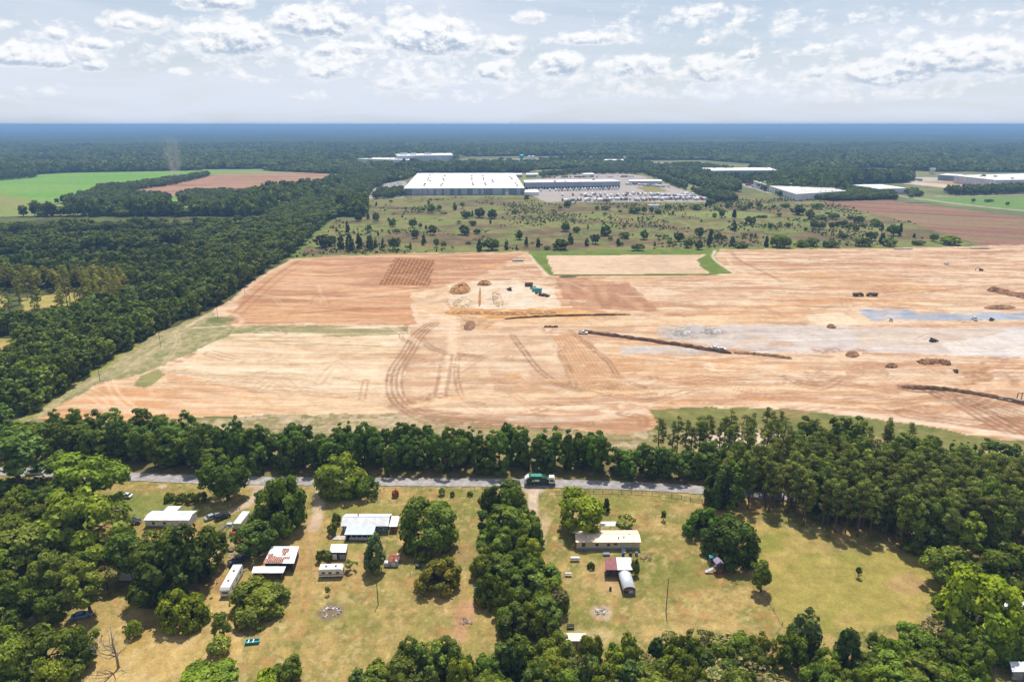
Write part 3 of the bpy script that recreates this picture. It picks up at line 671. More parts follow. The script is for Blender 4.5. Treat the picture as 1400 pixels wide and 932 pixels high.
msk = N(t, 'ShaderNodeAttribute', attribute_name='cm').outputs['Fac']; vre = N(t, 'ShaderNodeAttribute', attribute_name='cb').outputs['Fac']
def puff(da, de):
    cv = N(t, 'ShaderNodeCombineXYZ', ins={0: M(t, 'ADD', az, da), 1: M(t, 'MULTIPLY', M(t, 'ADD', el, de), 1.7), 2: 0.0}).outputs[0]
    a = N(t, 'ShaderNodeTexNoise', noise_dimensions='2D', ins={'Vector': cv, 'Scale': 30.0, 'Detail': 6.0, 'Roughness': 0.62, 'Distortion': 0.2}).outputs[0]
    wv = N(t, 'ShaderNodeVectorMath', operation='ADD', ins={0: cv, 1: N(t, 'ShaderNodeVectorMath', operation='SCALE', ins={0: N(t, 'ShaderNodeTexNoise', noise_dimensions='2D', ins={'Vector': cv, 'Scale': 60.0, 'Detail': 3.0}).outputs['Color'], 3: 0.012}).outputs[0]}).outputs[0]
    b = N(t, 'ShaderNodeTexVoronoi', voronoi_dimensions='2D', feature='SMOOTH_F1', ins={'Vector': wv, 'Scale': 48.0, 'Detail': 2.0, 'Roughness': 0.55, 'Smoothness': 0.35}).outputs['Distance']
    return M(t, 'ADD', M(t, 'MULTIPLY', a, 0.76), M(t, 'MULTIPLY', M(t, 'SUBTRACT', 0.9, b), 0.24))
p1, p2 = puff(0.0, 0.0), puff(0.004, 0.006)
din = M(t, 'MULTIPLY_ADD', M(t, 'ADD', p1, -0.5), 2.0, msk)
dens = M(t, 'MULTIPLY', sstep(t, din, 0.06, 0.66), sstep(t, msk, 0.0, 0.22))
shade = M(t, 'ADD', M(t, 'MULTIPLY', M(t, 'SUBTRACT', p1, p2), 2.4), M(t, 'MULTIPLY_ADD', vre, 0.95, 0.50))
thick = sstep(t, din, 0.2, 0.95)
lit = M(t, 'SUBTRACT', 1.0, M(t, 'MULTIPLY', M(t, 'SUBTRACT', 1.0, sstep(t, shade, 0.0, 0.95)), thick))
far_ = sstep(t, el, 0.10, 0.0)             # clouds near the horizon sink into the haze
cc = mixc(t, lit, (0.385, 0.47, 0.60), (0.87, 0.875, 0.885))
c2 = mixc(t, M(t, 'MULTIPLY', dens, M(t, 'MULTIPLY_ADD', far_, -0.50, 0.94)), c1, cc)
em = N(t, 'ShaderNodeEmission', ins={0: c2, 1: 1.0})
t.links.new(em.outputs[0], N(t, 'ShaderNodeOutputMaterial').inputs[0])
ms.cycles.emission_sampling = 'NONE'
tag(link('sky', mesh_np('sky', Vs, Fq, [ms], attrs={'cm': ('FLOAT', cm.ravel()), 'cb': ('FLOAT', cb.ravel())}, smooth=True)), kind='structure')

# ================================================================== TREES
m_bark = mat('bark', (0.10, 0.075, 0.055), .95, var=.35, nscale=3)
m_pinebark = mat('pine_bark', (0.17, 0.105, 0.075), .95, var=.35, nscale=3)
m_snag = mat('dead_wood', (0.30, 0.26, 0.22), .95, var=.3, nscale=2)
m_oak = leaf_mat('oak_leaves', (0.042, 0.068, 0.010), (0.215, 0.245, 0.038), .30)
m_hard = leaf_mat('hardwood_leaves', (0.040, 0.066, 0.013), (0.205, 0.240, 0.046), .30)
m_pine = leaf_mat('pine_needles', (0.048, 0.066, 0.018), (0.220, 0.235, 0.060), .26, hv=.03)
m_cedar = leaf_mat('cedar_foliage', (0.028, 0.052, 0.015), (0.125, 0.160, 0.048), .24, hv=.03)
m_mim = leaf_mat('mimosa_leaves', (0.056, 0.084, 0.018), (0.180, 0.205, 0.046), .30)
m_bloom = leaf_mat('pale_blossom', (0.26, 0.20, 0.10), (0.48, 0.39, 0.22), .25)

def cards(C, Nn, S, rg, asp=.72):
    """rhombic leaf clumps: centres, facing, size -> verts, quads"""
    n = len(C)
    r = rg.normal(size=(n, 3)); t = np.cross(Nn, r); t /= np.linalg.norm(t, axis=1)[:, None] + 1e-9
    b = np.cross(Nn, t); b /= np.linalg.norm(b, axis=1)[:, None] + 1e-9
    nn = Nn / (np.linalg.norm(Nn, axis=1)[:, None] + 1e-9)
    S = S[:, None]; k = rg.uniform(.75, 1.25, (n, 4, 1))
    v = np.stack([C - t * S * k[:, 0], C + b * S * asp * k[:, 1] + nn * S * .22, C + t * S * k[:, 2], C - b * S * asp * k[:, 3] + nn * S * .22], 1)
    return v.reshape(-1, 3), np.arange(4 * n).reshape(n, 4)
def udir(n, rg):
    d = rg.normal(size=(n, 3)); return d / np.linalg.norm(d, axis=1)[:, None]
KIND = {  # radius, height, blobs, cards(hi,mid,low), card size(hi,mid,low)
 'oak': (5.0, 10.0, 52, (5600, 1200, 150), (.31, .66, 1.9), m_oak), 'hard': (4.0, 12.0, 44, (4600, 1050, 140), (.31, .66, 1.9), m_hard),
 'edge': (3.6, 12.0, 46, (4600, 1050, 140), (.31, .64, 1.8), m_hard), 'pine': (2.4, 16.0, 30, (2600, 700, 100), (.33, .6, 1.3), m_pine),
 'cedar': (2.4, 7.0, 40, (3000, 560, 80), (.24, .5, 1.2), m_cedar), 'shrub': (2.0, 2.6, 18, (1300, 320, 60), (.22, .42, .9), m_oak),
 'dome': (5.0, 8.0, 58, (6000, 1300, 150), (.31, .66, 1.9), m_oak), 'mimosa': (5.0, 6.6, 34, (4200, 950, 130), (.30, .6, 1.5), m_mim)}
def blobs(kind, rg):
    Rr, H, nb = KIND[kind][:3]
    d = udir(nb * 4, rg); out_ = []
    if kind == 'oak':
        d = d[d[:, 2] > -.85][:nb]; c = np.array([0, 0, H * .50]); q = rg.uniform(.45, .86, (len(d), 1)); p = c + d * q * np.array([Rr, Rr, H * .47]); br = rg.uniform(.15, .33, len(d)) * Rr
    elif kind == 'hard':
        d = d[d[:, 2] > -.75][:nb]; c = np.array([0, 0, H * .58]); q = rg.uniform(.40, .86, (len(d), 1)); p = c + d * q * np.array([Rr, Rr, H * .48]); br = rg.uniform(.17, .36, len(d)) * Rr
    elif kind == 'edge':
        d = d[:nb]; z = rg.uniform(.06, .9, nb); w = np.sqrt(np.clip(1 - ((z - .45) / .58) ** 2, 0.05, 1)); a = rg.uniform(0, 6.28, nb)
        p = np.stack([np.cos(a) * w * Rr * .66, np.sin(a) * w * Rr * .66, z * H], 1) * np.array([1, 1, 1]); br = rg.uniform(.18, .36, nb) * Rr
    elif kind == 'pine':
        z = np.linspace(.36, .95, nb) + rg.uniform(-.03, .03, nb); w = np.clip(np.sqrt(np.clip(1 - ((z - .60) / .38) ** 2, .03, 1)), .2, 1); a = rg.uniform(0, 6.28, nb)
        rr = rg.uniform(.25, .78, nb); p = np.stack([np.cos(a) * w * Rr * rr, np.sin(a) * w * Rr * rr, z * H], 1); br = rg.uniform(.24, .42, nb) * Rr
    elif kind == 'cedar':
        z = rg.uniform(.08, .90, nb); w = np.clip(1.12 - z * .95, .12, 1) * np.clip(z * 5, .5, 1); a = rg.uniform(0, 6.28, nb)
        p = np.stack([np.cos(a) * w * Rr * .58, np.sin(a) * w * Rr * .58, z * H], 1); br = rg.uniform(.24, .36, nb) * Rr * np.clip(1.2 - z * .6, .5, 1)
    elif kind == 'dome':
        d = d[d[:, 2] > -.12][:nb]; q = rg.uniform(.5, .88, (len(d), 1)); p = np.array([0, 0, H * .14]) + d * q * np.array([Rr, Rr, H * .82]); br = rg.uniform(.15, .30, len(d)) * Rr
    elif kind == 'shrub':
        d = d[d[:, 2] > -.2][:nb]; p = np.array([0, 0, H * .42]) + d * np.array([Rr, Rr, H * .5]) * .6; br = rg.uniform(.28, .46, len(d)) * Rr
    else:
        a = rg.uniform(0, 6.28, nb); rr = np.sqrt(rg.uniform(.05, 1, nb)) * .8; z = .80 - rr * .32 + rg.uniform(-.07, .07, nb)
        p = np.stack([np.cos(a) * rr * Rr, np.sin(a) * rr * Rr, z * H], 1); br = rg.uniform(.18, .30, nb) * Rr
    if kind in ('oak', 'hard', 'edge', 'dome', 'shrub', 'mimosa'):          # lopsided crowns
        th_ = np.arctan2(p[:, 1], p[:, 0]); ph = rg.uniform(0, 6.28, 3)
        g_ = 1 + .16 * np.sin(th_ + ph[0]) + .12 * np.sin(2 * th_ + ph[1]) + .10 * np.sin(3 * th_ + ph[2]); p[:, 0] *= g_; p[:, 1] *= g_; p[:, 2] *= 1 + .10 * np.sin(2 * th_ + ph[2])
    sc_ = np.array([1, 1, .78]) if kind in ('oak', 'hard', 'edge', 'dome') else np.array([1, 1, .6]) if kind in ('pine', 'mimosa') else np.array([1, 1, 1.0])
    return p, br, sc_
def crown_mesh(kind, lod, seed, trunk=False):
    rg = np.random.default_rng(seed)
    Rr, H, nb, nc_, cs_, ml = KIND[kind]
    p, br, bsc = blobs(kind, rg)
    n = nc_[lod]; s = cs_[lod]
    w = br ** 2; bi = rg.choice(len(p), n, p=w / w.sum())
    axis = p - np.array([0, 0, H * .5]); axis /= np.linalg.norm(axis, axis=1)[:, None] + 1e-6
    d = udir(n, rg); od = axis[bi]; dt = (d * od).sum(1); d = np.where((dt < -.25)[:, None], d - 2 * dt[:, None] * od, d)
    C = p[bi] + d * (br[bi] * rg.uniform(.55, 1.0, n) * np.where(rg.random(n) < .2, rg.uniform(1.0, 1.45, n), 1.06))[:, None] * bsc
    low = C[:, 2] < .12; C[low, 2] = rg.uniform(.1, .8, low.sum())
    Nn = d + udir(n, rg) * .5 + np.array([0, 0, .2])
    S = s * rg.uniform(.65, 1.3, n) * (.6 if kind == 'pine' else 1)
    V, Fq = cards(C, Nn, S, rg, .45 if kind == 'pine' else .72)
    bt = rg.uniform(0, 1, len(p)); tint = np.clip(bt[bi] * .55 + rg.uniform(-.05, .55, n), 0, 1)
    midx = np.zeros(n, int); mats_ = [ml]
    if kind == 'mimosa':
        up = (d[:, 2] > .25) & (rg.uniform(0, 1, n) < .55); midx[up] = 1; mats_.append(m_bloom)
    V2 = V; F2 = [Fq]; tt = np.repeat(tint, 4)
    if trunk:
        tb = trunk_mb(kind, seed, p, lod)
        tv = np.array(tb.v); V2 = np.concatenate([V, tv]); tf = np.array([f for f in tb.f if len(f) == 4]) + len(V)
        F2 = [np.concatenate([Fq, tf])]; mats_.append(m_pinebark if kind == 'pine' else m_bark)
        midx = np.concatenate([midx, np.full(len(tf), len(mats_) - 1)]); tt = np.concatenate([tt, np.zeros(len(tv))])
    return mesh_np(kind + '_crown', V2, F2, mats_, midx, {'tint': ('FLOAT', tt)})
def trunk_mb(kind, seed, p, lod):
    rg = np.random.default_rng(seed + 999); Rr, H = KIND[kind][:2]; b = MB()
    th = {'dome': .5, 'oak': .5, 'hard': .75, 'edge': .8, 'pine': .92, 'cedar': .8, 'shrub': .4, 'mimosa': .45}[kind] * H; r0 = {'dome': .35, 'oak': .42, 'pine': .2, 'hard': .3, 'edge': .26, 'cedar': .18, 'shrub': .1, 'mimosa': .25}[kind]
    k = 6 if lod == 0 else 4
    pts = [(0, 0, -.3)] + [(rg.normal() * .12 * i, rg.normal() * .12 * i, th * i / 4) for i in range(1, 5)]
    b.tube(pts, [r0 * 1.25, r0, r0 * .8, r0 * .55, r0 * .3], k, cap=False)
    if lod < 2 and kind != 'shrub':
        for i in rg.choice(len(p), min(len(p), 9 if lod == 0 else 5), replace=False):
            q = p[i]; z0 = min(th * rg.uniform(.45, .9), q[2] * .8)
            j = np.array([pts[2][0], pts[2][1], z0]); mid = (j + q) / 2 + np.array([0, 0, .1 * H * (.4 if kind == 'pine' else 1)]) * .3
            b.tube([tuple(j), tuple(mid), tuple(q)], [r0 * .4, r0 * .26, r0 * .08], 4, cap=False)
    return b
PROTO = {}
def proto(kind, lod, v):
    k = (kind, lod, v)
    if k not in PROTO:
        seed = (sum(map(ord, kind)) * 7 + v * 131)
        p, br, s_ = blobs(kind, np.random.default_rng(seed))
        PROTO[k] = (crown_mesh(kind, lod, seed), trunk_mb(kind, seed, p, lod).mesh(kind + '_trunk', m_pinebark if kind == 'pine' else m_bark, True))
    return PROTO[k]
WHOLE = {}
def whole(kind, lod, v):
    k = (kind, lod, v)
    if k not in WHOLE: WHOLE[k] = crown_mesh(kind, lod, sum(map(ord, kind)) * 7 + v * 131, True)
    return WHOLE[k]
TREE_NAME = {'oak': 'oak_tree', 'dome': 'round_tree', 'hard': 'broadleaf_tree', 'edge': 'bushy_tree', 'pine': 'pine_tree', 'cedar': 'cedar_tree', 'shrub': 'shrub', 'mimosa': 'mimosa_tree'}
TREES = []      # (x, y, r) of every single tree so that masses keep clear
def put_tree(kind, x, y, h, r, label, group=None, colr=(1, 1, 1), lod=0, name=None, one=False, cat=None):
    Rr, H = KIND[kind][:2]; v = random.randrange(4)
    sc = (r / Rr, r / Rr * random.uniform(.92, 1.08), h / H); rz = random.uniform(0, 6.28)
    nm = name or TREE_NAME[kind]; cat = cat or ('shrub' if kind == 'shrub' else 'tree')
    if one:
        o = tag(link(nm, whole(kind, lod, v), None, (x, y, -.1), rz, sc), label, cat, group); o.color = (*colr, 1)
    else:
        cm_, tm_ = proto(kind, lod, v)
        o = thing(nm, label, cat, (x, y, -.1), rz, group, sc)
        c = link('crown', cm_, o); c.color = (*colr, 1); link('trunk', tm_, o)
    TREES.append((x, y, r)); return o
def tree(kind, px, py, top, wpx, label, group=None, colr=(1, 1, 1), lod=0, **kw):
    x, y = G(px, py); r = wpx / 2 * mpp(py); h = max(hgt(px, py, top) - .38 * r, .8)
    return put_tree(kind, x, y, h, r, label, group, colr, lod, **kw)

# ---- single trees of the two yards (photo x, y of the foot, y of the top, width)
YEL = (1.9, 1.55, .8)
tree('dome', 583, 744, 664, 84, 'large dark green oak right of the white-roofed house', colr=(1.0, 1.05, .9))
tree('dome', 605, 802, 752, 62, 'round olive-brown tree alone on the lawn below the big oak', colr=(1.35, 1.12, .9))
tree('cedar', 514, 780, 719, 38, 'tall grey-green conifer standing in front of the white-roofed house', colr=(1.5, 1.45, 1.5))
tree('dome', 257, 852, 795, 68, 'bright yellow-green round tree on the lower left lawn', colr=(1.7, 1.75, .6))
tree('dome', 390, 724, 632, 74, 'tall full tree left of the sandy drive near the road', colr=(1.1, 1.25, .9))
tree('dome', 461, 672, 606, 72, 'spreading tree beside the road right of the sandy drive', colr=(1.25, 1.35, .9))
tree('shrub', 503, 678, 648, 36, 'small round tree beside the road, right of a spreading tree', colr=(1.1, 1.2, .9), name='bushy_tree', cat='tree')
tree('oak', 312, 682, 612, 62, 'rounded tree beside the road at the left drive', colr=(.95, 1.15, .95))
tree('oak', 355, 756, 702, 58, 'dark round tree above the rusty carport', colr=(.75, .95, .9))
tree('oak', 795, 724, 656, 70, 'bright green tree behind the cream mobile home', colr=(1.35, 1.5, .75))
tree('cedar', 829, 699, 677, 13, 'small dense upright bush right of the bright green tree', name='bush', cat='bush')
tree('mimosa', 856, 724, 699, 30, 'small loose-crowned tree behind the right end of the mobile home', colr=(1.2, 1.3, .7))
tree('dome', 1002, 764, 694, 86, 'broad dark tree beside the play set', colr=(.85, .95, .85))
tree('dome', 962, 730, 684, 48, 'dark tree behind the broad tree by the play set', colr=(.9, 1.1, .8))
tree('hard', 1040, 808, 760, 30, 'small upright tree alone in the right field near the play set', colr=(1.2, 1.3, .9))
tree('shrub', 808, 776, 766, 11, 'small dark clipped bush in front of the mobile home', name='bush', colr=(.5, .7, .6))
tree('mimosa', 479, 779, 760, 17, 'small flowering shrub right of the camper', name='shrub', cat='shrub', colr=(1.4, 1.5, 1.3))
tree('shrub', 444, 766, 747, 22, 'green bush behind the camper, left of the white shed', name='bush', cat='bush')
tree('shrub', 461, 716, 699, 13, 'upper of two bushes at the left end of the white-roofed house', name='bush', cat='bush')
tree('shrub', 455, 730, 712, 15, 'lower of two bushes at the left end of the white-roofed house', name='bush', cat='bush')
tree('shrub', 868, 786, 760, 12, 'leafy bush against the right side of the arched shed', name='bush', cat='bush')
tree('shrub', 541, 678, 667, 11, 'purple-leaved round shrub beside the road', colr=(3.2, .7, 2.6))
tree('dome', 352, 830, 782, 84, 'dense low tree in front of the white tin roof', colr=(.95, .95, .7))
tree('hard', 307, 872, 832, 28, 'narrow tree right of the yellow-green tree', colr=(1.1, 1.15, .8))
tree('shrub', 300, 892, 866, 30, 'silvery shrub below the narrow tree', colr=(1.6, 1.6, 1.9))
tree('shrub', 332, 856, 832, 28, 'grey-green shrub right of the narrow tree', colr=(1.4, 1.3, 1.3))
tree('shrub', 184, 868, 845, 21, 'small round bush in the brown grass left of the yellow-green tree', name='bush', cat='bush', colr=(1.5, 1.4, .8))
tree('hard', 449, 813, 800, 7, 'thin sapling above the left fire ring', colr=(1.6, 1.5, 1))
tree('hard', 907, 711, 696, 8, 'thin sapling alone on the lawn behind the mobile home', colr=(.7, .7, .6))
tree('hard', 1173, 789, 773, 8, 'thin sapling alone in the middle of the right field', colr=(.6, .7, .6))
tree('hard', 604, 676, 665, 10, 'small young tree by the roadside fence line', colr=(1, 1.1, .8))
tree('shrub', 618, 678, 670, 7, 'smaller of two young bushes by the roadside fence line', name='bush', cat='bush')
tree('shrub', 643, 677, 670, 8, 'young bush by the road next to the hedgerow', name='bush', cat='bush')
tree('dome', 292, 938, 900, 86, 'bushy tree at the lower edge left of the lawn', colr=(1.15, 1.3, .8))
tree('oak', 398, 930, 895, 38, 'round tree at the lower edge left of centre', colr=(1.0, 1.15, .8))
tree('shrub', 372, 944, 912, 46, 'yellow-green shrub at the lower edge left of centre', colr=(1.6, 1.7, .6))
for i, (x, y, w, t_) in enumerate([(232, 684, 16, 671), (247, 685, 16, 671), (262, 686, 17, 671), (276, 685, 16, 670)]):
    tree('shrub', x, y, t_, w, 'bush in the short hedge facing the road at the left yard', 'bushes of the roadside hedge', name='bush', cat='bush', colr=(1.2, 1.2, .8))
# left wood round the hidden houses
big_left = [('dome', 122, 742, 640, 118, 'big sunlit tree left of the white-roofed trailer house', (1.2, 1.35, .8)), ('oak', 128, 690, 606, 104, 'wide tree beside the road above the big sunlit tree', (1.15, 1.35, .8)),
  ('dome', 250, 806, 698, 112, 'large dark oak in front of the white trailer house', (.75, .78, .6)), ('oak', 215, 780, 715, 70, 'dark oak left of the largest dark oak', (.8, .85, .65)), ('oak', 282, 778, 715, 60, 'dark oak right of the largest dark oak', (.85, .85, .6)),
  ('oak', 212, 822, 762, 46, 'shaded oak below the dark oaks, left of the yellow-green tree', (.75, .8, .6)), ('edge', 28, 668, 578, 78, 'tall tree at the left edge beside the road', (.9, 1.0, .95)), ('oak', 92, 650, 606, 46, 'round blue-green tree on the near side of the road at left', (1, 1.25, 1.05)),
  ('oak', 38, 770, 694, 84, 'leaning dark tree at the left edge below the road', (.85, .9, .8)), ('oak', -8, 800, 730, 80, 'dark tree cut by the left edge of the picture', (.8, .9, .7)), ('hard', 178, 790, 718, 56, 'open-crowned tree right of the big sunlit tree', (1.15, 1.2, .85)),
  ('hard', 80, 830, 748, 56, 'slender olive tree in the left wood', (1.2, 1.15, .85)), ('hard', 125, 840, 768, 52, 'slender tree near the hidden house in the left wood', (1.1, 1.15, .8)), ('dome', 66, 915, 834, 104, 'wide dark tree near the lower left corner', (.95, 1.0, .7)),
  ('oak', 20, 935, 850, 80, 'tree in the lower left corner', (1.0, 1.1, .75)), ('oak', 110, 905, 850, 50, 'tree at the brown slope, lower left', (1.0, 1.05, .75)), ('hard', 12, 868, 790, 60, 'tree in the left wood above the lower left corner', (1.1, 1.15, .75))]
for (k, x, y, tp, w, lb, c) in big_left: tree(k, x, y, tp, w, lb, colr=c)
# right-hand group
for (k, x, y, tp, w, lb, c) in [('dome', 1322, 866, 756, 104, 'tall yellow-green tree at the right edge', (1.6, 1.65, .6)), ('oak', 1298, 800, 738, 66, 'blue-green tree behind the yellow-green tree', (1.15, 1.2, 1.05)), ('hard', 1318, 762, 698, 46, 'bright tree at the foot of the pines', (1.7, 1.7, .8)),
      ('dome', 1378, 800, 722, 96, 'wide tree at the right edge behind the yellow-green tree', (1.1, 1.2, .9)), ('cedar', 1099, 890, 822, 62, 'dense dark evergreen at the lower right, beside the field corner', (1.35, 1.25, 1.1)),
      ('cedar', 1154, 915, 846, 46, 'pointed green conifer at the lower right', (1.3, 1.6, 1.1)), ('oak', 1244, 892, 850, 48, 'leafy green tree on the lower edge of the right field', (1.2, 1.35, .85)), ('hard', 1193, 890, 862, 24, 'small tree between the pointed conifer and the leafy tree', (1.1, 1.3, .8)),
      ('mimosa', 1270, 880, 840, 50, 'thin blossoming tree left of the yellow-green tree', (1.1, 1, .9)), ('oak', 1078, 912, 858, 44, 'round tree left of the pointed conifer', (1.2, 1.35, .8)), ('cedar', 838, 905, 872, 30, 'yellowish conifer in the lower tree belt', (1.9, 2.0, .7))]:
    tree(k, x, y, tp, w, lb, colr=c)
# dead trees
def snag(px, py, top, label, spread=.45, seed=1):
    rg = np.random.default_rng(seed); x, y = G(px, py); h = hgt(px, py, top)
    o = thing('dead_tree', label, 'tree', (x, y, -.1), rg.uniform(0, 6)); o.rotation_euler.z = 0
    b = MB(); b.tube([(0, 0, 0), (.1, 0, h * .3), (-.15, 0, h * .6), (.1, .1, h)], [.3, .24, .15, .04], 6); b.obj('trunk', m_snag, o, True)
    for i in range(11):
        a = rg.uniform(0, 6.28); z0 = h * rg.uniform(.2, .75); L = h * spread * rg.uniform(.6, 1.2) * (1.15 - z0 / h)
        e = np.array([math.cos(a) * L, math.sin(a) * L * .7, z0 + L * rg.uniform(.35, .9)]); m_ = np.array([math.cos(a + .3) * L * .5, math.sin(a + .3) * L * .4, z0 + L * .18])
        b = MB(); b.tube([(0, 0, z0), tuple(m_), tuple(e)], [.13, .09, .02], 5)
        for k in range(5):
            f = rg.uniform(.35, .95); q = m_ * (1 - f) + e * f; b.tube([tuple(q), tuple(q + rg.normal(size=3) * L * .22 + np.array([0, 0, L * .15]))], [.045, .01], 4)
        b.obj('branch', m_snag, o, True)
snag(162, 912, 855, 'bare dead tree on the brown slope at lower left', .55, 3)
snag(172, 735, 682, 'bare grey tree left of the white trailer house', .4, 8)

# ---- masses of trees
def fill(poly, space, seed, jit=.42, keep=0.55):
    rg = np.random.default_rng(seed)
    g = np.array([G(*p) for p in poly]); x0, y0 = g.min(0); x1, y1 = g.max(0)
    xs = np.arange(x0, x1, space); ys = np.arange(y0, y1, space * .87)
    X, Y = np.meshgrid(xs, ys); X = X + (np.arange(len(ys)) % 2)[:, None] * space / 2
    X = X + rg.uniform(-jit, jit, X.shape) * space; Y = Y + rg.uniform(-jit, jit, Y.shape) * space
    X, Y = X.ravel(), Y.ravel(); qx, qy = pix(X, Y); m = inpoly(qx, qy, poly)
    X, Y = X[m], Y[m]
    if keep and TREES:
        T = np.array(TREES); T = T[(T[:, 0] > x0 - 20) & (T[:, 0] < x1 + 20) & (T[:, 1] > y0 - 20) & (T[:, 1] < y1 + 20)]
        if len(T):
            D = np.hypot(X[:, None] - T[None, :, 0], Y[:, None] - T[None, :, 1]); ok = (D > T[None, :, 2] * keep + space * .3).all(1); X, Y = X[ok], Y[ok]
    return X, Y
def where_px(base, cuts, tail):
    return lambda px, py: base + ', ' + next((t_ for lim, t_ in cuts if px < lim), tail)
def mass(poly, space, kinds, hr, rr, label, group, seed, cols=((.85, .95, .8), (1.25, 1.3, .95)), lod=0, **kw):
    X, Y = fill(poly, space, seed); rg = np.random.default_rng(seed + 1); n = 0
    for x, y in zip(X, Y):
        px, py = pix(x, y)
        if px < -60 or px > 1460 or py > 1010: continue
        k = kinds[rg.integers(len(kinds))]; f = rg.uniform(0, 1); c = tuple(a * (1 - f) + b * f for a, b in zip(*cols)); h = rg.uniform(*hr); r = rg.uniform(*rr)
        if k == 'pine': r *= .62
        if k == 'shrub': h *= .35
        put_tree(k, x, y, h, r, label(px, py) if callable(label) else label, group, c, lod, **kw); n += 1
    return n
# line of trees along the far side of the road
mass([(-80, 590), (270, 600), (300, 648), (250, 643), (120, 634), (-80, 622)], 6.0, ['edge', 'hard', 'edge'], (8.5, 14), (3.0, 5.0), where_px('tree in the road belt at the far left', [(60, 'by the left edge'), (150, 'behind the road junction'), (215, 'left of the vine-covered tree')], 'right of the vine-covered tree'), 'trees of the left road belt', 11)
mass([(265, 618), (560, 622), (830, 630), (838, 652), (560, 648), (265, 645)], 5.2, ['edge', 'edge', 'hard'], (11, 15.2), (2.8, 4.2), where_px('leafy tree in the dense line beyond the road', [(350, 'above the left drive'), (430, 'left of the sandy drive'), (540, 'behind the white-roofed house'), (650, 'above the big oak'), (710, 'above the hedgerow'), (770, 'behind the garbage truck')], 'above the bright green tree'), 'trees of the roadside line', 12, ((.75, .95, .85), (1.1, 1.3, 1.0)))
mass([(835, 640), (1040, 640), (1045, 664), (950, 659), (838, 653)], 5.2, ['edge', 'edge', 'hard'], (9, 13), (3, 4.2), 'leafy tree by the road below the thin row of pines', 'roadside trees below the pines', 13, ((.75, .95, .85), (1.1, 1.3, 1.0)))
tree('edge', 239, 632, 573, 40, 'tall vine-covered tree standing out of the left road belt', colr=(.75, 1, .8)); tree('edge', 163, 630, 572, 30, 'slim tall tree in the left road belt', colr=(.9, 1.1, .85)); tree('hard', 198, 628, 576, 34, 'forked tall tree in the left road belt', colr=(.9, 1.1, .85))
# pines and the mixed wood to the right
mass([(888, 640), (895, 622), (960, 612), (1085, 612), (1085, 630), (960, 642)], 5.6, ['pine'], (14.5, 17.5), (3.6, 4.8), 'tall thin pine in the row against the pale sand', 'thin row of tall pines', 14)
mass([(1000, 668), (1045, 650), (1400, 680), (1480, 705), (1480, 765), (1290, 765), (1200, 742), (1100, 720), (1040, 700), (985, 690)], 4.1, ['pine'] * 9 + ['edge'], (16, 19.5), (3.5, 5.0), lambda px, py: ('pine on the front edge' if py > 712 - (1400 - px) * .05 else 'pine deep inside') + ' of the plantation, ' + ('nearest the road' if px < 1090 else 'left of its middle' if px < 1180 else 'right of its middle' if px < 1290 else 'by the right edge'), 'pines of the plantation', 15, ((.95, 1.0, .85), (1.5, 1.5, 1.15)))
mass([(965, 690), (975, 668), (1040, 690), (1030, 705)], 5.5, ['pine', 'edge'], (14, 18), (4, 5), 'tree at the road end of the pine plantation', 'trees at the road end of the plantation', 16)
mass([(1060, 646), (1090, 622), (1240, 640), (1320, 648), (1480, 672), (1480, 704), (1300, 672), (1080, 655)], 5.6, ['hard', 'edge', 'hard', 'pine'], (9, 14), (3.4, 4.8), where_px('broadleaf tree in the mixed wood behind the pines', [(1150, 'at its left end'), (1250, 'in its middle')], 'towards the right edge'), 'mixed wood behind the pines', 17, ((.9, 1.05, .8), (1.35, 1.4, .9)))
mass([(1085, 612), (1245, 618), (1240, 632), (1085, 626)], 5.5, ['edge', 'pine'], (12, 16), (3, 4.4), 'tree on the far edge of the mixed wood facing the site', 'trees on the far edge of the mixed wood', 18)
for (x, y, tp, w, lb) in [(1276, 612, 593, 26, 'lone round tree between the mixed wood and the site'), (1303, 628, 597, 18, 'dark tree right of the lone round tree'), (1322, 630, 600, 16, 'second dark tree right of the lone round tree'), (1349, 632, 597, 26, 'dark tree near the right edge facing the site'), (1375, 640, 602, 28, 'dark tree at the right edge facing the site')]:
    tree('edge', x, y, tp, w, lb, colr=(.7, .85, .75))
# hedgerow between the yards
mass([(664, 690), (706, 690), (728, 730), (735, 790), (760, 840), (752, 872), (664, 880), (662, 800), (662, 740)], 5.0, ['dome', 'dome', 'edge'], (8, 12), (3.4, 5.0), lambda px, py: 'tree in the broad hedgerow between the yards, ' + ('at the road end' if py < 735 else 'level with the mobile home' if py < 785 else 'level with the olive-brown tree' if py < 835 else 'at the lower end'), 'trees of the hedgerow between the yards', 19, ((.75, .9, .7), (1.25, 1.3, .8)))
tree('mimosa', 748, 838, 795, 50, 'blossoming tree on the right side of the hedgerow', colr=(1.0, 1.0, .8)); tree('mimosa', 720, 800, 775, 36, 'pale blossoming tree in the middle of the hedgerow', colr=(1.1, 1.0, .8))
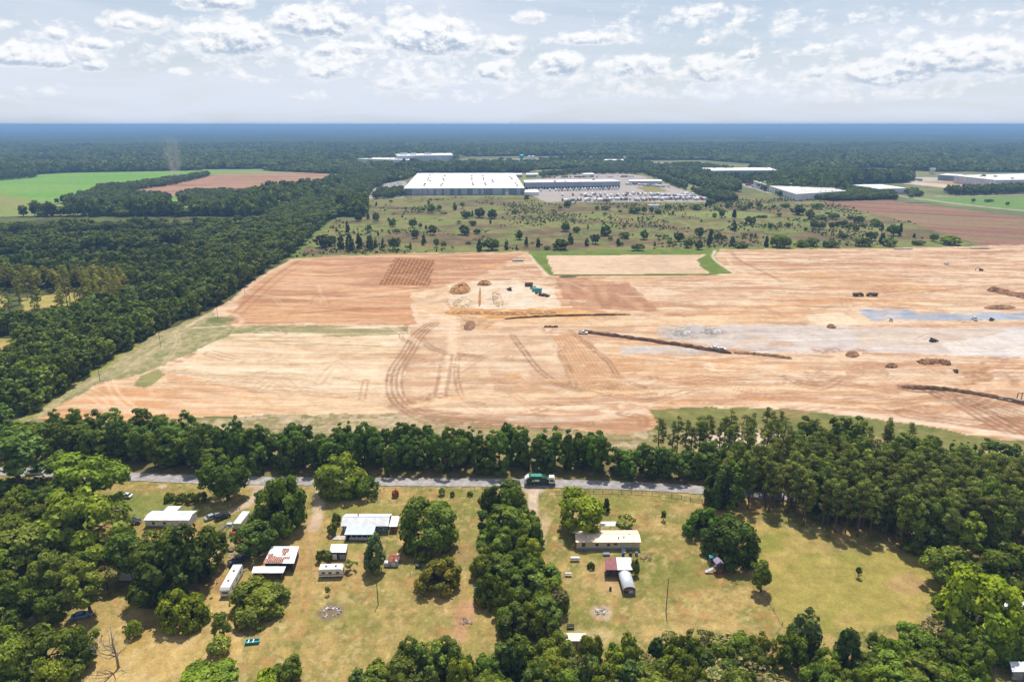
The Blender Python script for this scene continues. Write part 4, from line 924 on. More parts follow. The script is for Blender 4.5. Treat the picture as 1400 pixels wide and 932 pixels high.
# belt along the lower edge
mass([(470, 960), (520, 925), (640, 915), (655, 905), (760, 905), (850, 900), (960, 895), (1040, 905), (1040, 1000), (470, 1000)], 4.8, ['dome', 'cedar', 'hard', 'dome'], (7, 10.5), (3.0, 4.6), where_px('tree in the belt along the lower edge', [(560, 'at its left end'), (660, 'below the left lawn'), (770, 'below the hedgerow'), (880, 'below the pale roof'), (960, 'below the utility pole')], 'at its right end'), 'trees of the lower belt', 20, ((.85, .95, .7), (1.5, 1.45, .85)))
for (x, y, tp, w, lb) in [(1000, 925, 876, 96, 'wide cream-blossomed tree at the lower edge right of centre'), (1035, 945, 896, 80, 'cream-blossomed tree below the widest one'), (915, 900, 866, 50, 'blossomed tree behind the lower belt, left of the widest one'), (870, 920, 880, 46, 'blossomed tree beside the yellowish conifer'), (790, 935, 888, 60, 'blossomed tree in front of the pale roof at the lower edge'), (960, 890, 858, 44, 'thin blossomed tree by the lawn in the lower belt')]:
    tree('mimosa', x, y, tp, w, lb, colr=(.95, .95, .75))
mass([(1110, 932), (1250, 905), (1330, 880), (1400, 850), (1480, 850), (1480, 905), (1370, 900), (1340, 935), (1300, 1000), (1110, 1000)], 5.0, ['dome', 'hard', 'dome'], (6, 10), (3.0, 4.8), where_px('tree of the wood at the lower right', [(1200, 'below the pointed conifer'), (1300, 'below the leafy green tree')], 'round the yellow-green tree'), 'trees of the lower right wood', 21, ((.9, 1.05, .75), (1.5, 1.55, .9)))
mass([(-70, 690), (60, 700), (150, 760), (150, 850), (100, 900), (60, 990), (-70, 990)], 8.2, ['dome', 'hard', 'oak', 'mimosa'], (6.5, 10.5), (3.4, 5.4), lambda px, py: 'tree of the left wood, ' + ('above the hidden house' if py < 765 else 'beside the hidden house' if py < 830 else 'by the brown slope' if px > 60 else 'in the lower left corner'), 'trees of the left wood', 22, ((.9, 1.0, .75), (1.35, 1.35, .85)))

# ---- scatter of what nobody could count (geometry nodes, one object)
def scatter(name, X, Y, S, SZ, protos, seed=0, Z=-.1):
    rg = np.random.default_rng(seed); n = len(X)
    me = bpy.data.meshes.new(name); me.vertices.add(n)
    me.vertices.foreach_set('co', np.stack([X, Y, np.full(n, Z)], -1).astype(np.float32).ravel())
    for k, d in (('sxy', S), ('sz', SZ), ('rot', rg.uniform(0, 6.28, n))):
        a = me.attributes.new(k, 'FLOAT', 'POINT'); a.data.foreach_set('value', np.asarray(d, np.float32))
    a = me.attributes.new('pick', 'INT', 'POINT'); a.data.foreach_set('value', rg.integers(0, len(protos), n).astype(np.int32))
    o = link(name, me)
    ng = bpy.data.node_groups.new(name, 'GeometryNodeTree')
    ng.interface.new_socket('Geometry', in_out='INPUT', socket_type='NodeSocketGeometry'); ng.interface.new_socket('Geometry', in_out='OUTPUT', socket_type='NodeSocketGeometry')
    gi = ng.nodes.new('NodeGroupInput'); go = ng.nodes.new('NodeGroupOutput')
    jn = ng.nodes.new('GeometryNodeJoinGeometry')
    for i, pm in enumerate(reversed(protos)):
        po_ = bpy.data.objects.new(name + '_source', pm)
        oi = ng.nodes.new('GeometryNodeObjectInfo'); oi.inputs['Object'].default_value = po_; oi.inputs['As Instance'].default_value = True
        ng.links.new(oi.outputs['Geometry'], jn.inputs[0])
    def na(k, ty):
        q = ng.nodes.new('GeometryNodeInputNamedAttribute'); q.data_type = ty; q.inputs['Name'].default_value = k; return [s for s in q.outputs if s.enabled and s.name == 'Attribute'][0]
    cs = ng.nodes.new('ShaderNodeCombineXYZ'); s1 = na('sxy', 'FLOAT'); ng.links.new(s1, cs.inputs[0]); ng.links.new(s1, cs.inputs[1]); ng.links.new(na('sz', 'FLOAT'), cs.inputs[2])
    cr = ng.nodes.new('ShaderNodeCombineXYZ'); ng.links.new(na('rot', 'FLOAT'), cr.inputs[2])
    ip = ng.nodes.new('GeometryNodeInstanceOnPoints'); ip.inputs['Pick Instance'].default_value = True
    ng.links.new(gi.outputs[0], ip.inputs['Points']); ng.links.new(jn.outputs[0], ip.inputs['Instance']); ng.links.new(na('pick', 'INT'), ip.inputs['Instance Index'])
    ng.links.new(cs.outputs[0], ip.inputs['Scale']); ng.links.new(cr.outputs[0], ip.inputs['Rotation']); ng.links.new(ip.outputs[0], go.inputs[0])
    md = o.modifiers.new('scatter', 'NODES'); md.node_group = ng
    return tag(o, kind='stuff')

# ---- the big forest left of the site: the nearest 300 singly, the rest as one wood
FOREST = [(-500, 640), (30, 569), (48, 563), (100, 525), (150, 492), (190, 467), (240, 441), (290, 421), (318, 404), (345, 382), (372, 364), (400, 348), (430, 317), (470, 288), (498, 272), (512, 258), (540, 245), (545, 240), (520, 236), (474, 238), (470, 256), (440, 272), (385, 282),
          (352, 306), (250, 311), (100, 312), (0, 314), (-500, 350)]
X, Y = fill(FOREST, 6.4, 31)
px, py = pix(X, Y)
hole = inpoly(px, py, [(-900, 480), (0, 458), (26, 458), (28, 486), (0, 496), (-900, 525)]) | (inpoly(px, py, [(-60, 402), (112, 398), (122, 432), (60, 446), (-60, 450)]) & (np.random.default_rng(8).random(len(px)) < .86)) | inpoly(px, py, [(-200, 352), (120, 347), (240, 342), (240, 346), (120, 353), (-200, 360)]) | inpoly(px, py, [(-100, 322), (180, 318), (260, 313), (260, 317), (150, 323), (-100, 328)]) | inpoly(px, py, [(240, 345), (300, 322), (352, 296), (357, 298), (305, 327), (246, 350)])
X, Y, px, py = X[~hole], Y[~hole], px[~hole], py[~hole]
young = inpoly(px, py, [(-300, 352), (120, 346), (250, 340), (262, 352), (160, 366), (-300, 376)]) | inpoly(px, py, [(-100, 322), (180, 317), (270, 312), (275, 320), (150, 330), (-100, 334)])
pinez = inpoly(px, py, [(-300, 378), (120, 374), (180, 392), (170, 420), (122, 432), (60, 446), (-300, 450)]) 
o_ = np.argsort(np.where((px > -30), Y, 1e9)); rg = np.random.default_rng(77); single = np.zeros(len(X), bool)
nh = 0
for i in o_:
    if nh >= 290 or px[i] < -30: break
    single[i] = True; nh += 1
    f = rg.uniform(0, 1); k = 'pine' if pinez[i] and rg.random() < .8 else ['hard', 'edge', 'edge'][rg.integers(3)]
    h = rg.uniform(9, 15) if k != 'pine' else rg.uniform(15, 19)
    put_tree(k, X[i], Y[i], h, rg.uniform(3.2, 5.0) * (.75 if k == 'pine' else 1), 'tree of the dense forest left of the site, ' + ('by the lower left corner' if py[i] > 530 else 'beside the nearest utility pole' if py[i] > 500 and px[i] > 60 else 'below the yellow clearing' if px[i] < 60 else 'beside the middle utility pole' if py[i] > 460 else 'near the green island'), 'trees of the forest by the site', (.95 + .4 * f, 1.0 + .4 * f, .85 + .2 * f), 1, name='forest_tree')
# pines over the clearing stand singly too
pi = np.where(pinez & ~single & (px > -20))[0]
for i in pi[np.argsort(Y[pi])][:110]:
    f = rg.uniform(0, 1); put_tree('pine', X[i], Y[i], rg.uniform(15, 19), rg.uniform(2.6, 3.8), 'brownish-green pine over the forest clearing, ' + ('by the left edge' if px[i] < 40 else 'left of its middle' if px[i] < 85 else 'right of its middle' if px[i] < 130 else 'at its right end') + (' in front' if py[i] > 400 else ' behind'), 'pines over the forest clearing', (1.7 + .4 * f, 1.45 + .3 * f, 1.3), 1, name='pine_tree'); single[i] = True
rest = ~single; Xr, Yr, pr_, yg = X[rest], Y[rest], pinez[rest], young[rest]
hh = rg.uniform(8, 16.5, len(Xr)) * (.62 + .75 * fbm(Xr, Yr, 45, oct=3, k=2)) * np.where(yg, .42, 1) * np.where(py[rest] < 335, .72, 1); rr_ = rg.uniform(2.8, 5.8, len(Xr)) * np.where(yg, .8, 1)
near_ = Yr < 620
prn = [whole('hard', 1, v) for v in range(4)] + [whole('edge', 1, v) for v in range(3)]
scatter('forest', Xr[near_], Yr[near_], rr_[near_] / 3.9, hh[near_] / 12, prn, 41)
prm = [whole('hard', 1, v) for v in range(4)]
scatter('forest', Xr[~near_], Yr[~near_], rr_[~near_] * 1.1 / 3.9, hh[~near_] / 12, prm, 42)

# ---- far woods out to 4 km, all land that is not field or depot
OPEN = [[(-900, 262), (0, 241), (100, 236), (300, 232.5), (350, 233), (466, 238), (470, 246), (440, 259), (380, 262), (345, 270), (345, 290), (250, 291), (100, 294), (0, 296), (-900, 335)],
        [(500, 292), (505, 268), (515, 252), (552, 246), (575, 236), (720, 236), (728, 232), (860, 230), (905, 240), (980, 262), (1010, 262), (1010, 248), (960, 238), (925, 232), (930, 226), (1010, 227), (1060, 240), (1010, 245), (1050, 262), (1150, 266), (1160, 252), (1240, 250), (1250, 243), (1210, 240), (1150, 233), (1190, 229), (1280, 235), (2600, 240), (2600, 345), (1250, 305)],
        [(470, 219), (540, 211), (622, 211), (624, 224), (700, 221), (860, 219), (860, 213), (640, 214), (620, 208), (540, 207), (490, 212)], [(470, 217), (440, 221), (440, 216), (480, 214)], [(480, 222), (620, 222), (622, 227), (540, 228), (482, 226)], [(850, 219), (960, 219), (1060, 226), (1000, 236), (950, 236), (850, 228)], [(90, 201), (135, 199.5), (135, 203), (90, 205)], [(535, 185.5), (565, 185), (565, 187), (535, 187.5)], [(640, 201), (690, 200.5), (690, 203), (640, 203.5)], [(1315, 186.5), (1375, 185.5), (1375, 190), (1320, 190)]]
# (the forest block itself is built above)
rgf = np.random.default_rng(50)
def far_points(y0, y1, space):
    ys = np.arange(y0, y1, space * .9); Xs = []; Ys = []
    for yy in ys:
        x_ = np.arange(-yy * .86, yy * .86, space); Xs.append(x_ + rgf.uniform(-.45, .45, len(x_)) * space); Ys.append(yy + rgf.uniform(-.45, .45, len(x_)) * space)
    Xs = np.concatenate(Xs); Ys = np.concatenate(Ys); qx, qy = pix(Xs, Ys)
    m = np.zeros(len(Xs), bool)
    for pl_ in OPEN: m |= inpoly(qx, qy, pl_)
    m |= clear_n(Xs, Ys)
    m |= inpoly(qx, qy, FOREST) | (qy > 296) | ((qx > 500) & (qy > 268))
    return Xs[~m], Ys[~m]
for (y0, y1, sp, kinds_, lod_) in ((850, 1900, 8.5, ['hard', 'oak'], 2), (1900, 4200, 14, ['hard', 'oak'], 2)):
    Xf, Yf = far_points(y0, y1, sp)
    big = fbm(Xf, Yf, 220, oct=3, k=4); hf = (7 + 9 * big + 6 * ss(fbm(Xf, Yf, 380, 160, oct=2, k=1), .47, .53)) * rgf.uniform(.6, 1.3, len(Xf)); rf_ = sp * rgf.uniform(.55, .82, len(Xf))
    scatter('distant_woodland', Xf, Yf, rf_ / 4, hf / 12, [whole(k, lod_, v) for k in kinds_ for v in range(3)], int(y0))
    print('far', len(Xf))
# hedges and copses in the fields, and trees round the depots
def copse(poly, sp, h, name='copse_trees'):
    Xc, Yc = fill(poly, sp, int(poly[0][0] * 7 + poly[0][1]), keep=0)
    return Xc, Yc, np.full(len(Xc), h)
CP_ = [([(78, 279), (122, 268), (160, 266), (222, 270), (236, 275), (218, 282), (130, 283)], 8, 11), ([(122, 268), (135, 258), (165, 256), (230, 250), (228, 254), (170, 262)], 8, 10), ([(165, 256), (230, 246), (285, 238), (287, 241), (235, 253)], 9, 9),
       ([(246, 272), (290, 268), (350, 264), (350, 290), (247, 289)], 8, 10), ([(330, 264), (380, 258), (440, 257), (440, 264), (380, 270), (340, 276)], 9, 8), ([(0, 247), (50, 243), (52, 239), (0, 241), (-300, 245), (-300, 252)], 10, 14), ([(240, 268), (262, 263), (318, 262), (318, 267), (245, 272)], 9, 8),
       ([(1062, 268), (1068, 261), (1100, 262), (1140, 268), (1210, 268), (1215, 273), (1140, 275)], 7, 8), ([(1090, 266), (1100, 258), (1180, 262), (1220, 266), (1225, 273), (1130, 274)], 7, 9), ([(1050, 246), (1100, 243), (1180, 250), (1160, 254), (1100, 248)], 11, 9), ([(1292, 263), (1400, 258), (1700, 256), (1700, 264), (1400, 265), (1300, 268)], 9, 12),
       ([(735, 240), (800, 233), (860, 230), (880, 238), (800, 238), (740, 244)], 12, 10), ([(868, 232), (890, 242), (925, 256), (945, 262), (930, 252), (905, 240), (885, 232)], 10, 11), ([(945, 262), (1000, 268), (1010, 275), (975, 276), (955, 266)], 8, 10), ([(880, 228), (950, 226), (1000, 232), (1005, 236), (930, 236), (885, 236)], 12, 11),
       ([(508, 272), (520, 262), (550, 260), (552, 268), (530, 272)], 9, 9), ([(700, 222), (860, 220), (900, 226), (860, 229), (720, 229)], 16, 10), ([(1005, 248), (1030, 244), (1045, 250), (1030, 254)], 10, 8), ([(1235, 262), (1250, 261), (1262, 268), (1245, 270)], 8, 7)]
xs_, ys_, hs_ = [np.concatenate(q) for q in zip(*[copse(*c) for c in CP_])]
scatter('distant_copses', xs_, ys_, rng.uniform(.9, 1.4, len(xs_)), hs_ / 12 * rng.uniform(.8, 1.2, len(xs_)), [whole('hard', 1, v) for v in range(4)], 61)
# ---- canopy to the horizon: one lumpy sheet
yy = 4000 * np.exp(np.arange(0, 330) * 0.0057); sx_ = np.linspace(-1.15, 1.15, 900)
Yc, Sc = np.meshgrid(yy, sx_, indexing='ij'); Xc = Yc * Sc
zc = 6 + 13 * fbm(Xc, Yc, 70, oct=3, k=1) + 16 * (fbm(Xc, Yc, 900, 500, oct=3, k=2) - .5) + 40 * (fbm(Xc, Yc, 6000, 2500, oct=2, k=3) - .5) * np.clip((Yc - 5000) / 15000, 0, 1)
zc += rng.uniform(-2.5, 2.5, zc.shape)
clr = fbm(Xc, Yc, 900, 420, oct=3, k=5) > .715
zc[clr] = 1.0
cc_ = np.where(clr[..., None], A(176, 170, 110), A(74, 94, 48) * .75 * (0.6 + .8 * fbm(Xc, Yc, 500, 260, oct=3, k=0))[..., None])
ix = np.arange(Xc.size).reshape(Xc.shape); Fq = np.stack([ix[:-1, :-1], ix[:-1, 1:], ix[1:, 1:], ix[1:, :-1]], -1).reshape(-1, 4)
m_can = ground_mat('far_canopy', det=.3, scales=((.02, 4),), bump=.0)
tag(link('far_forest', mesh_np('far_forest', np.stack([Xc, Yc, zc], -1).reshape(-1, 3), Fq, [m_can], attrs={'col': ('FLOAT_COLOR', np.concatenate([cc_, np.ones(Xc.shape + (1,))], -1).reshape(-1, 4))})), kind='stuff')

# ================================================================== SCRUB FIELD TREES (crop x, foot, top, width in quarter pixels)
SCR = {350: "365 755 665 70,400 745 665 70,465 760 660 50,515 770 660 60,565 760 665 50,625 765 670 50,655 755 690 25,695 750 690 20,760 765 680 65,563 610 550 45,613 600 555 22,655 610 550 40,502 670 600 30,440 668 635 15,620 665 620 35,748 640 585 42,858 645 585 42,900 650 615 22,868 705 640 45,918 740 672 32,968 685 615 50,930 655 625 18,985 755 700 35,1025 758 710 35,958 565 505 45,1003 555 515 25,1088 550 500 28,1130 540 498 28,1148 595 540 50,1183 588 545 18,1223 590 522 60,1290 595 530 60,1185 635 595 40,1140 685 620 55,1210 680 640 40,1222 775 695 40,1290 768 680 90,1370 765 700 30,845 765 720 18,1282 625 595 15,800 590 565 12,820 550 528 14,658 525 498 14,725 610 585 15,770 680 645 25,668 690 655 14,1110 625 600 30,915 560 530 25,945 525 490 18,1030 570 550 40,690 760 735 16,1160 735 715 30,600 660 640 10,710 525 512 12,740 510 490 20,1350 600 580 14,1075 760 742 14",
 700: "40 710 648 45,78 745 685 25,143 750 690 28,190 765 735 38,267 765 690 85,295 665 598 52,352 675 630 38,320 735 660 40,300 535 488 45,262 550 520 22,225 555 540 25,463 550 518 30,513 550 512 50,507 580 555 25,670 565 505 80,720 570 525 35,762 570 525 28,800 570 535 45,850 545 505 40,455 735 665 50,510 690 620 65,613 650 622 18,618 705 655 58,725 710 645 45,685 770 715 65,580 745 695 30,540 715 685 30,800 705 680 18,835 705 675 35,910 720 655 50,860 745 705 35,960 755 690 50,1025 700 630 45,1020 765 700 45,1080 745 640 35,1122 720 660 45,1160 715 680 30,1205 745 680 38,1258 755 705 75,1210 660 590 42,1145 590 530 38,1105 590 560 25,1215 590 535 30,1300 628 570 60,1255 550 510 55,1305 540 500 25,1350 540 498 35,1185 540 495 40,1010 548 505 60,1085 525 475 45,1120 550 520 40,1060 535 500 20,1035 615 595 12,1270 700 668 30,1308 700 670 22,1330 700 670 15,1390 750 680 30,1370 590 565 60,690 605 580 12,415 655 620 12,83 500 458 30,780 745 715 16,600 745 720 20,660 690 675 12,410 745 690 30,880 575 545 14,920 550 515 30,580 540 518 20,590 560 542 26,25 765 735 12,15 570 535 40,970 600 585 10",
 1050: "50 750 660 90,90 755 672 70,180 750 700 65,232 745 680 75,340 752 700 80,10 655 612 30,110 648 612 30,65 625 608 18,205 665 638 22,165 575 505 80,95 535 500 60,230 600 530 50,268 545 495 60,290 600 560 70,355 600 550 60,250 650 595 40,285 655 600 50,345 655 610 35,375 650 605 30,410 640 590 50,490 620 565 55,440 650 610 40,480 665 620 40,515 745 680 80,565 715 650 60,622 735 660 40,668 745 680 75,585 640 585 60,618 660 610 30,685 690 610 60,718 690 610 35,412 705 665 45,822 740 702 60,798 700 670 18,906 720 668 45,992 738 665 105,60 585 555 35,1120 510 480 20,1203 505 478 45,1308 525 500 20,450 600 570 40,520 640 615 40,330 570 550 50,550 690 660 40,30 540 515 30,240 668 648 14,145 655 640 12"}
rt = np.random.default_rng(3)
for x0, s_ in SCR.items():
    for q in s_.split(','):
        a, b, c, w = map(int, q.split()); px, py, tp, wp = x0 + a / 4, 150 + b / 4, 150 + c / 4, w / 4
        wide = wp > .62 * (py - tp); kd = 'oak' if wide and wp > 9 else 'hard' if wide else 'cedar'
        row = 'near the site edge' if py > 330 else 'in the middle' if py > 305 else 'towards the warehouses'
        sec = 'left part' if px < 560 else 'left centre' if px < 740 else 'centre' if px < 920 else 'right centre' if px < 1080 else 'right part'
        sz = 'large' if wp > 12 else 'middle-sized' if wp > 7 else 'small'
        f = rt.uniform(0, 1)
        tree(kd, px, py - .3, tp, wp * 1.05, f'{sz} {"round" if wide else "narrow"} tree {row} of the scrub field, {sec}', 'trees scattered over the scrub field', (.75 + .5 * f, .82 + .45 * f, .75 + .2 * f), 1, one=True, name='field_tree')
# brush between them
SCP = [(405, 352), (432, 322), (470, 296), (505, 276), (552, 270), (720, 270), (745, 278), (965, 279), (1000, 268), (1090, 270), (1150, 280), (1250, 305), (1320, 334), (1290, 336), (990, 339), (722, 342), (450, 348)]
Xb, Yb = fill(SCP, 6, 71, keep=0); nz = fbm(Xb, Yb, 50, oct=3, k=2) + rng.uniform(-.12, .12, len(Xb)); sel = nz > .59
scatter('field_brush', Xb[sel], Yb[sel], rng.uniform(.2, .8, sel.sum()) ** 1.3, rng.uniform(.2, .9, sel.sum()), [whole('shrub', 2, v) for v in range(3)], 72)

# ================================================================== FAR BUILDINGS
m_wroof = mat('white_roof_membrane', (.74, .735, .72), .55, var=.08, nscale=.03)
m_gwall = mat('grey_blue_cladding', (.20, .245, .30), .6, var=.12, nscale=.05)
m_gwall2 = mat('pale_cladding', (.40, .45, .50), .6, var=.1, nscale=.05)
m_wwall = mat('white_cladding', (.62, .64, .66), .6, var=.08, nscale=.05)
m_dark = mat('dark_equipment', (.06, .06, .065), .7, var=.2)
m_unit = mat('roof_unit_grey', (.16, .15, .14), .7, var=.2)
m_white = mat('white_paint', (.80, .80, .79), .45, var=.08, nscale=.8)
m_gravelroof = mat('grey_gravel_roof', (.55, .52, .50), .8, var=.1, nscale=.05)
m_glass = mat('window_glass', (.03, .04, .05), .08, var=.2, spec=.6)
m_teal = mat('teal_paint', (.08, .42, .44), .5, var=.1)
m_tyre = mat('tyre_rubber', (.02, .02, .02), .9, var=.2)
m_steel = mat('galvanised_steel', (.42, .43, .44), .45, .4, var=.12)
def shed4(name, roof_px, h, label, wall, roofm, cat='warehouse', panels=0, units=0, group=None, lip=.8, seed=0, doors=0, wall2=None):
    """flat-roofed hall from the four roof corners seen in the photo: front-left, front-right, back-right, back-left"""
    c = [Vector((*G(x, y, h), 0)) for x, y in roof_px]
    o = thing(name, label, cat, (c[0] + c[1]) / 2, 0, group); base = (c[0] + c[1]) / 2
    c = [q - base for q in c]; rg = np.random.default_rng(seed)
    for i in range(4):
        a, b = c[i], c[(i + 1) % 4]; n = (b - a).normalized().cross(Vector((0, 0, 1))) * .3
        up = Vector((0, 0, h))
        MB().add([a, b, b - n, a - n, a + up, b + up, b - n + up, a - n + up], [(0, 1, 5, 4), (1, 2, 6, 5), (2, 3, 7, 6), (3, 0, 4, 7), (4, 5, 6, 7)]).obj('wall', wall, o)
    z = Vector((0, 0, h + .02)); t_ = Vector((0, 0, lip))
    cen = sum(c, Vector()) / 4; e = [q + (q - cen).normalized() * .8 for q in c]
    MB().add([q + z for q in e] + [q + z + t_ for q in e], [(3, 2, 1, 0), (4, 5, 6, 7), (0, 1, 5, 4), (1, 2, 6, 5), (2, 3, 7, 6), (3, 0, 4, 7)]).obj('roof', roofm, o)
    f = c[1] - c[0]; nrm = f.normalized().cross(Vector((0, 0, 1)))
    pos = 0.0
    for k in range(panels):                     # alternating light wall panels on the front
        w = rg.uniform(.012, .05); pos += rg.uniform(.03, .10)
        if pos + w > .99: break
        a = c[0] + f * pos; b = c[0] + f * (pos + w)
        MB().add([a + nrm * .15, b + nrm * .15, b + nrm * .15 + Vector((0, 0, h - .3)), a + nrm * .15 + Vector((0, 0, h - .3)), a, b, b + Vector((0, 0, h - .3)), a + Vector((0, 0, h - .3))], [(0, 1, 2, 3), (0, 4, 5, 1), (1, 5, 6, 2), (3, 2, 6, 7), (0, 3, 7, 4)]).obj('wall_panel', wall2 or m_gwall2, o)
    for k in range(units):
        u, v = rg.uniform(.06, .95), rg.uniform(.1, .92); p_ = (c[0] * (1 - u) + c[1] * u) * (1 - v) + (c[3] * (1 - u) + c[2] * u) * v
        s = rg.uniform(1.6, 3.4); MB().box(p_.x - s, p_.x + s, p_.y - s * .8, p_.y + s * .8, h + lip + .03, h + lip + s * .9).obj('roof_unit', m_unit, o)
    for k in range(doors):
        u = (k + .5) / doors; a = c[0] + f * u; d_ = f.normalized() * min(1.5, f.length / doors * .32)
        MB().add([a - d_ + nrm * .2, a + d_ + nrm * .2, a + d_ + nrm * .2 + Vector((0, 0, 4.2)), a - d_ + nrm * .2 + Vector((0, 0, 4.2)), a - d_, a + d_, a + d_ + Vector((0, 0, 4.2)), a - d_ + Vector((0, 0, 4.2))], [(0, 1, 2, 3), (0, 4, 5, 1), (1, 5, 6, 2), (3, 2, 6, 7), (0, 3, 7, 4)]).obj('dock_door', m_dark, o)
    return o, c, base
wh, wc, wb = shed4('warehouse', [(552, 258.2), (717, 257.6), (703, 237.2), (571, 237.4)], 11, 'huge white-roofed warehouse with grey-blue panelled walls', m_gwall, m_wroof, panels=16, seed=4)
for (x, y) in [(588, 240), (608, 241), (645, 241), (660, 241), (586, 244), (585, 246), (606, 245), (607, 247), (645, 244), (645, 246), (661, 244), (661, 246), (588, 248), (581, 252), (580, 254), (605, 252), (603, 254), (646, 251), (647, 253), (663, 251), (664, 253), (673, 247), (674, 249), (697, 242), (699, 244), (700, 245), (705, 251), (707, 254)]:
    gx_, gy_ = G(x, y, 11.9); MB().box(gx_ - wb.x - 1.7, gx_ - wb.x + 1.7, gy_ - wb.y - 1.6, gy_ - wb.y + 1.6, 11.85, 13.6).obj('roof_unit', m_unit, wh)
MB().box(*(lambda p: (p[0] - wb.x - 3, p[0] - wb.x + 3, p[1] - wb.y - 1.2, p[1] - wb.y - .5))(G(693, 266.4)), 0, 5).obj('door', m_white, wh)
shed4('loading_wing', [(718, 250.0), (848, 248.4), (836, 245.8), (716, 246.8)], 12, 'long low loading wing right of the huge warehouse, lined with docks', mat('loading_wall', (.30, .33, .39), .6, var=.08, nscale=.05), m_wroof, doors=32, units=3, seed=5)
shed4('entrance_canopy', [(717, 263.6), (737, 263.2), (735, 260), (719, 260.4)], 5, 'small white lean-to building at the corner of the huge warehouse', m_white, m_wroof, cat='building')
shed4('factory', [(488, 217.5), (560, 219), (566, 216.3), (520, 215.6)], 13, 'low white front block of the distant factory left of centre', m_wwall, m_wroof, cat='factory', units=8, seed=6)
f2o, f2c, f2b = shed4('factory', [(545, 213.4), (619, 212.6), (617, 209.6), (540, 211)], 23, 'tall white distant factory with raised roof blocks', m_gwall2, m_wroof, cat='factory', seed=7)
for (x, w) in ((552, 12), (565, 9), (585, 12)):
    gx_, gy_ = G(x, 211.4, 23.9); MB().box(gx_ - f2b.x - w, gx_ - f2b.x + w, gy_ - f2b.y - 14, gy_ - f2b.y + 14, 23.84, 28).obj('roof_block', m_wwall, f2o)
shed4('warehouse', [(962, 233.8), (1062, 233.2), (1052, 229.6), (958, 230)], 10, 'long distant warehouse with a thin white roof, right of centre', m_gwall, m_wroof, doors=26, seed=8)
shed4('warehouse', [(1030, 248.0), (1088, 266.2), (1157, 261.6), (1072, 243.6)], 10, 'grey-roofed warehouse lying at an angle right of the scrub field', m_wwall, m_gravelroof, doors=18, seed=9)
shed4('warehouse', [(1167, 253.5), (1202, 258.8), (1239, 257.8), (1204, 252.6)], 9, 'square white-roofed warehouse beside the angled one', m_wwall, m_wroof, panels=3, seed=10)
shed4('factory', [(1305, 240.4), (1362, 246.6), (1520, 245.0), (1430, 237)], 15, 'big white factory at the right edge', m_wwall, m_wroof, cat='factory', panels=14, units=7, seed=11, wall2=mat('cool_white_cladding', (.5, .54, .6), .6))
shed4('factory_annex', [(1283, 239.4), (1308, 240.8), (1318, 239.2), (1295, 238)], 11, 'low dark-fronted annex left of the big white factory', m_gwall, m_wroof, cat='building')
shed4('office', [(825, 219.6), (853, 219.4), (852, 218), (827, 218.2)], 9, 'small white office block behind the truck depot', m_wwall, m_wroof, cat='building', doors=4)
for i, (x0, x1, y, lb) in enumerate([(702, 714, 239.4, 'low grey depot shed right behind the huge warehouse'), (719, 736, 239.2, 'second low depot shed behind the huge warehouse'), (797, 812, 239, 'blue-grey depot shed behind the loading wing'), (860, 905, 248.2, 'long grey depot shed among the parked trailers')]):
    shed4('depot_shed', [(x0, y), (x1, y - .2), (x1 - 1, y - 2), (x0 + 1, y - 1.8)], 6, lb, m_gwall2, m_wroof, cat='shed', seed=20 + i)
for (x0, x1, y, h, lb) in [(221, 239, 229.2, 8, 'white barn behind the dust plume'), (297, 303, 223.6, 7, 'small white house far behind the brown field'), (306, 314, 223.6, 7, 'second small white house far behind the brown field'), (887, 901, 281, 5, 'white shed among the trees of the scrub field'), (1372, 1396, 220.4, 8, 'white house on the wooded rise at the right'),
                          (960, 980, 237, 7, 'low white shed by the depot road'), (1040, 1052, 231, 7, 'white shed right of the long distant warehouse'), (1105, 1120, 229.5, 7, 'pale shed at the edge of the far wood'), (150, 172, 277.6, 4, 'white farm shed hidden behind the field copse'), (282, 292, 270, 4, 'white roof behind the hedge of the brown field'), (808, 838, 222.4, 6, 'pale shed far behind the depot')]:
    hd = G((x0 + x1) / 2, y, h)[1]; k = 933.0 / hd
    d = 12 * 118 / hd * .93 / hd * 933 * .5
    shed4('barn' if 'barn' in lb else 'farm_shed', [(x0, y), (x1, y), (x1 - .5, y - max(d, .5)), (x0 + .5, y - max(d, .5))], h, lb, m_wwall, m_wroof, cat='barn' if 'barn' in lb else 'shed', lip=.4)
# water tower + tanks
x, y = G(713, 232.5); wt = thing('water_tower', 'teal ball-topped water tower behind the huge warehouse', 'water tower', (x, y, 0)); hh_ = hgt(713, 232.5, 211)
s_ = MB(); s_.tube([(0, 0, 0), (0, 0, hh_ * .12), (0, 0, hh_ * .75)], [4.5, 2.2, 2.2], 12); s_.obj('stem', m_teal, wt, True)
s_ = MB(); s_.tube([(0, 0, hh_ * .70)] + [(0, 0, hh_ * .72 + hh_ * .28 * i / 8) for i in range(9)], [1.5] + [7.2 * math.sqrt(max(.02, 1 - (2 * i / 8 - 1) ** 2)) for i in range(9)], 14); s_.obj('tank', m_teal, wt, True)
for i, px_ in enumerate((723.5, 728.8)):
    x, y = G(px_, 219.2); tk = thing('storage_tank', ['left', 'right'][i] + ' of the two white storage tanks beside the water tower', 'tank', (x, y, 0), 0, 'white storage tanks')
    s_ = MB(); s_.tube([(0, 0, 0), (0, 0, 15)], [5.6, 5.6], 16); s_.obj('shell', m_white, tk); s_ = MB(); s_.tube([(0, 0, 15.02), (0, 0, 16)], [5.7, .6], 16); s_.obj('cap', m_white, tk)
x, y = G(1274, 238.5); tw = thing('silo_tower', 'slender white tower left of the big factory', 'tower', (x, y, 0)); MB().box(-4, 4, -4, 4, 0, 11).obj('shaft', m_wwall, tw); MB().box(-5, 5, -5, 5, 11.02, 15).obj('head', m_white, tw)
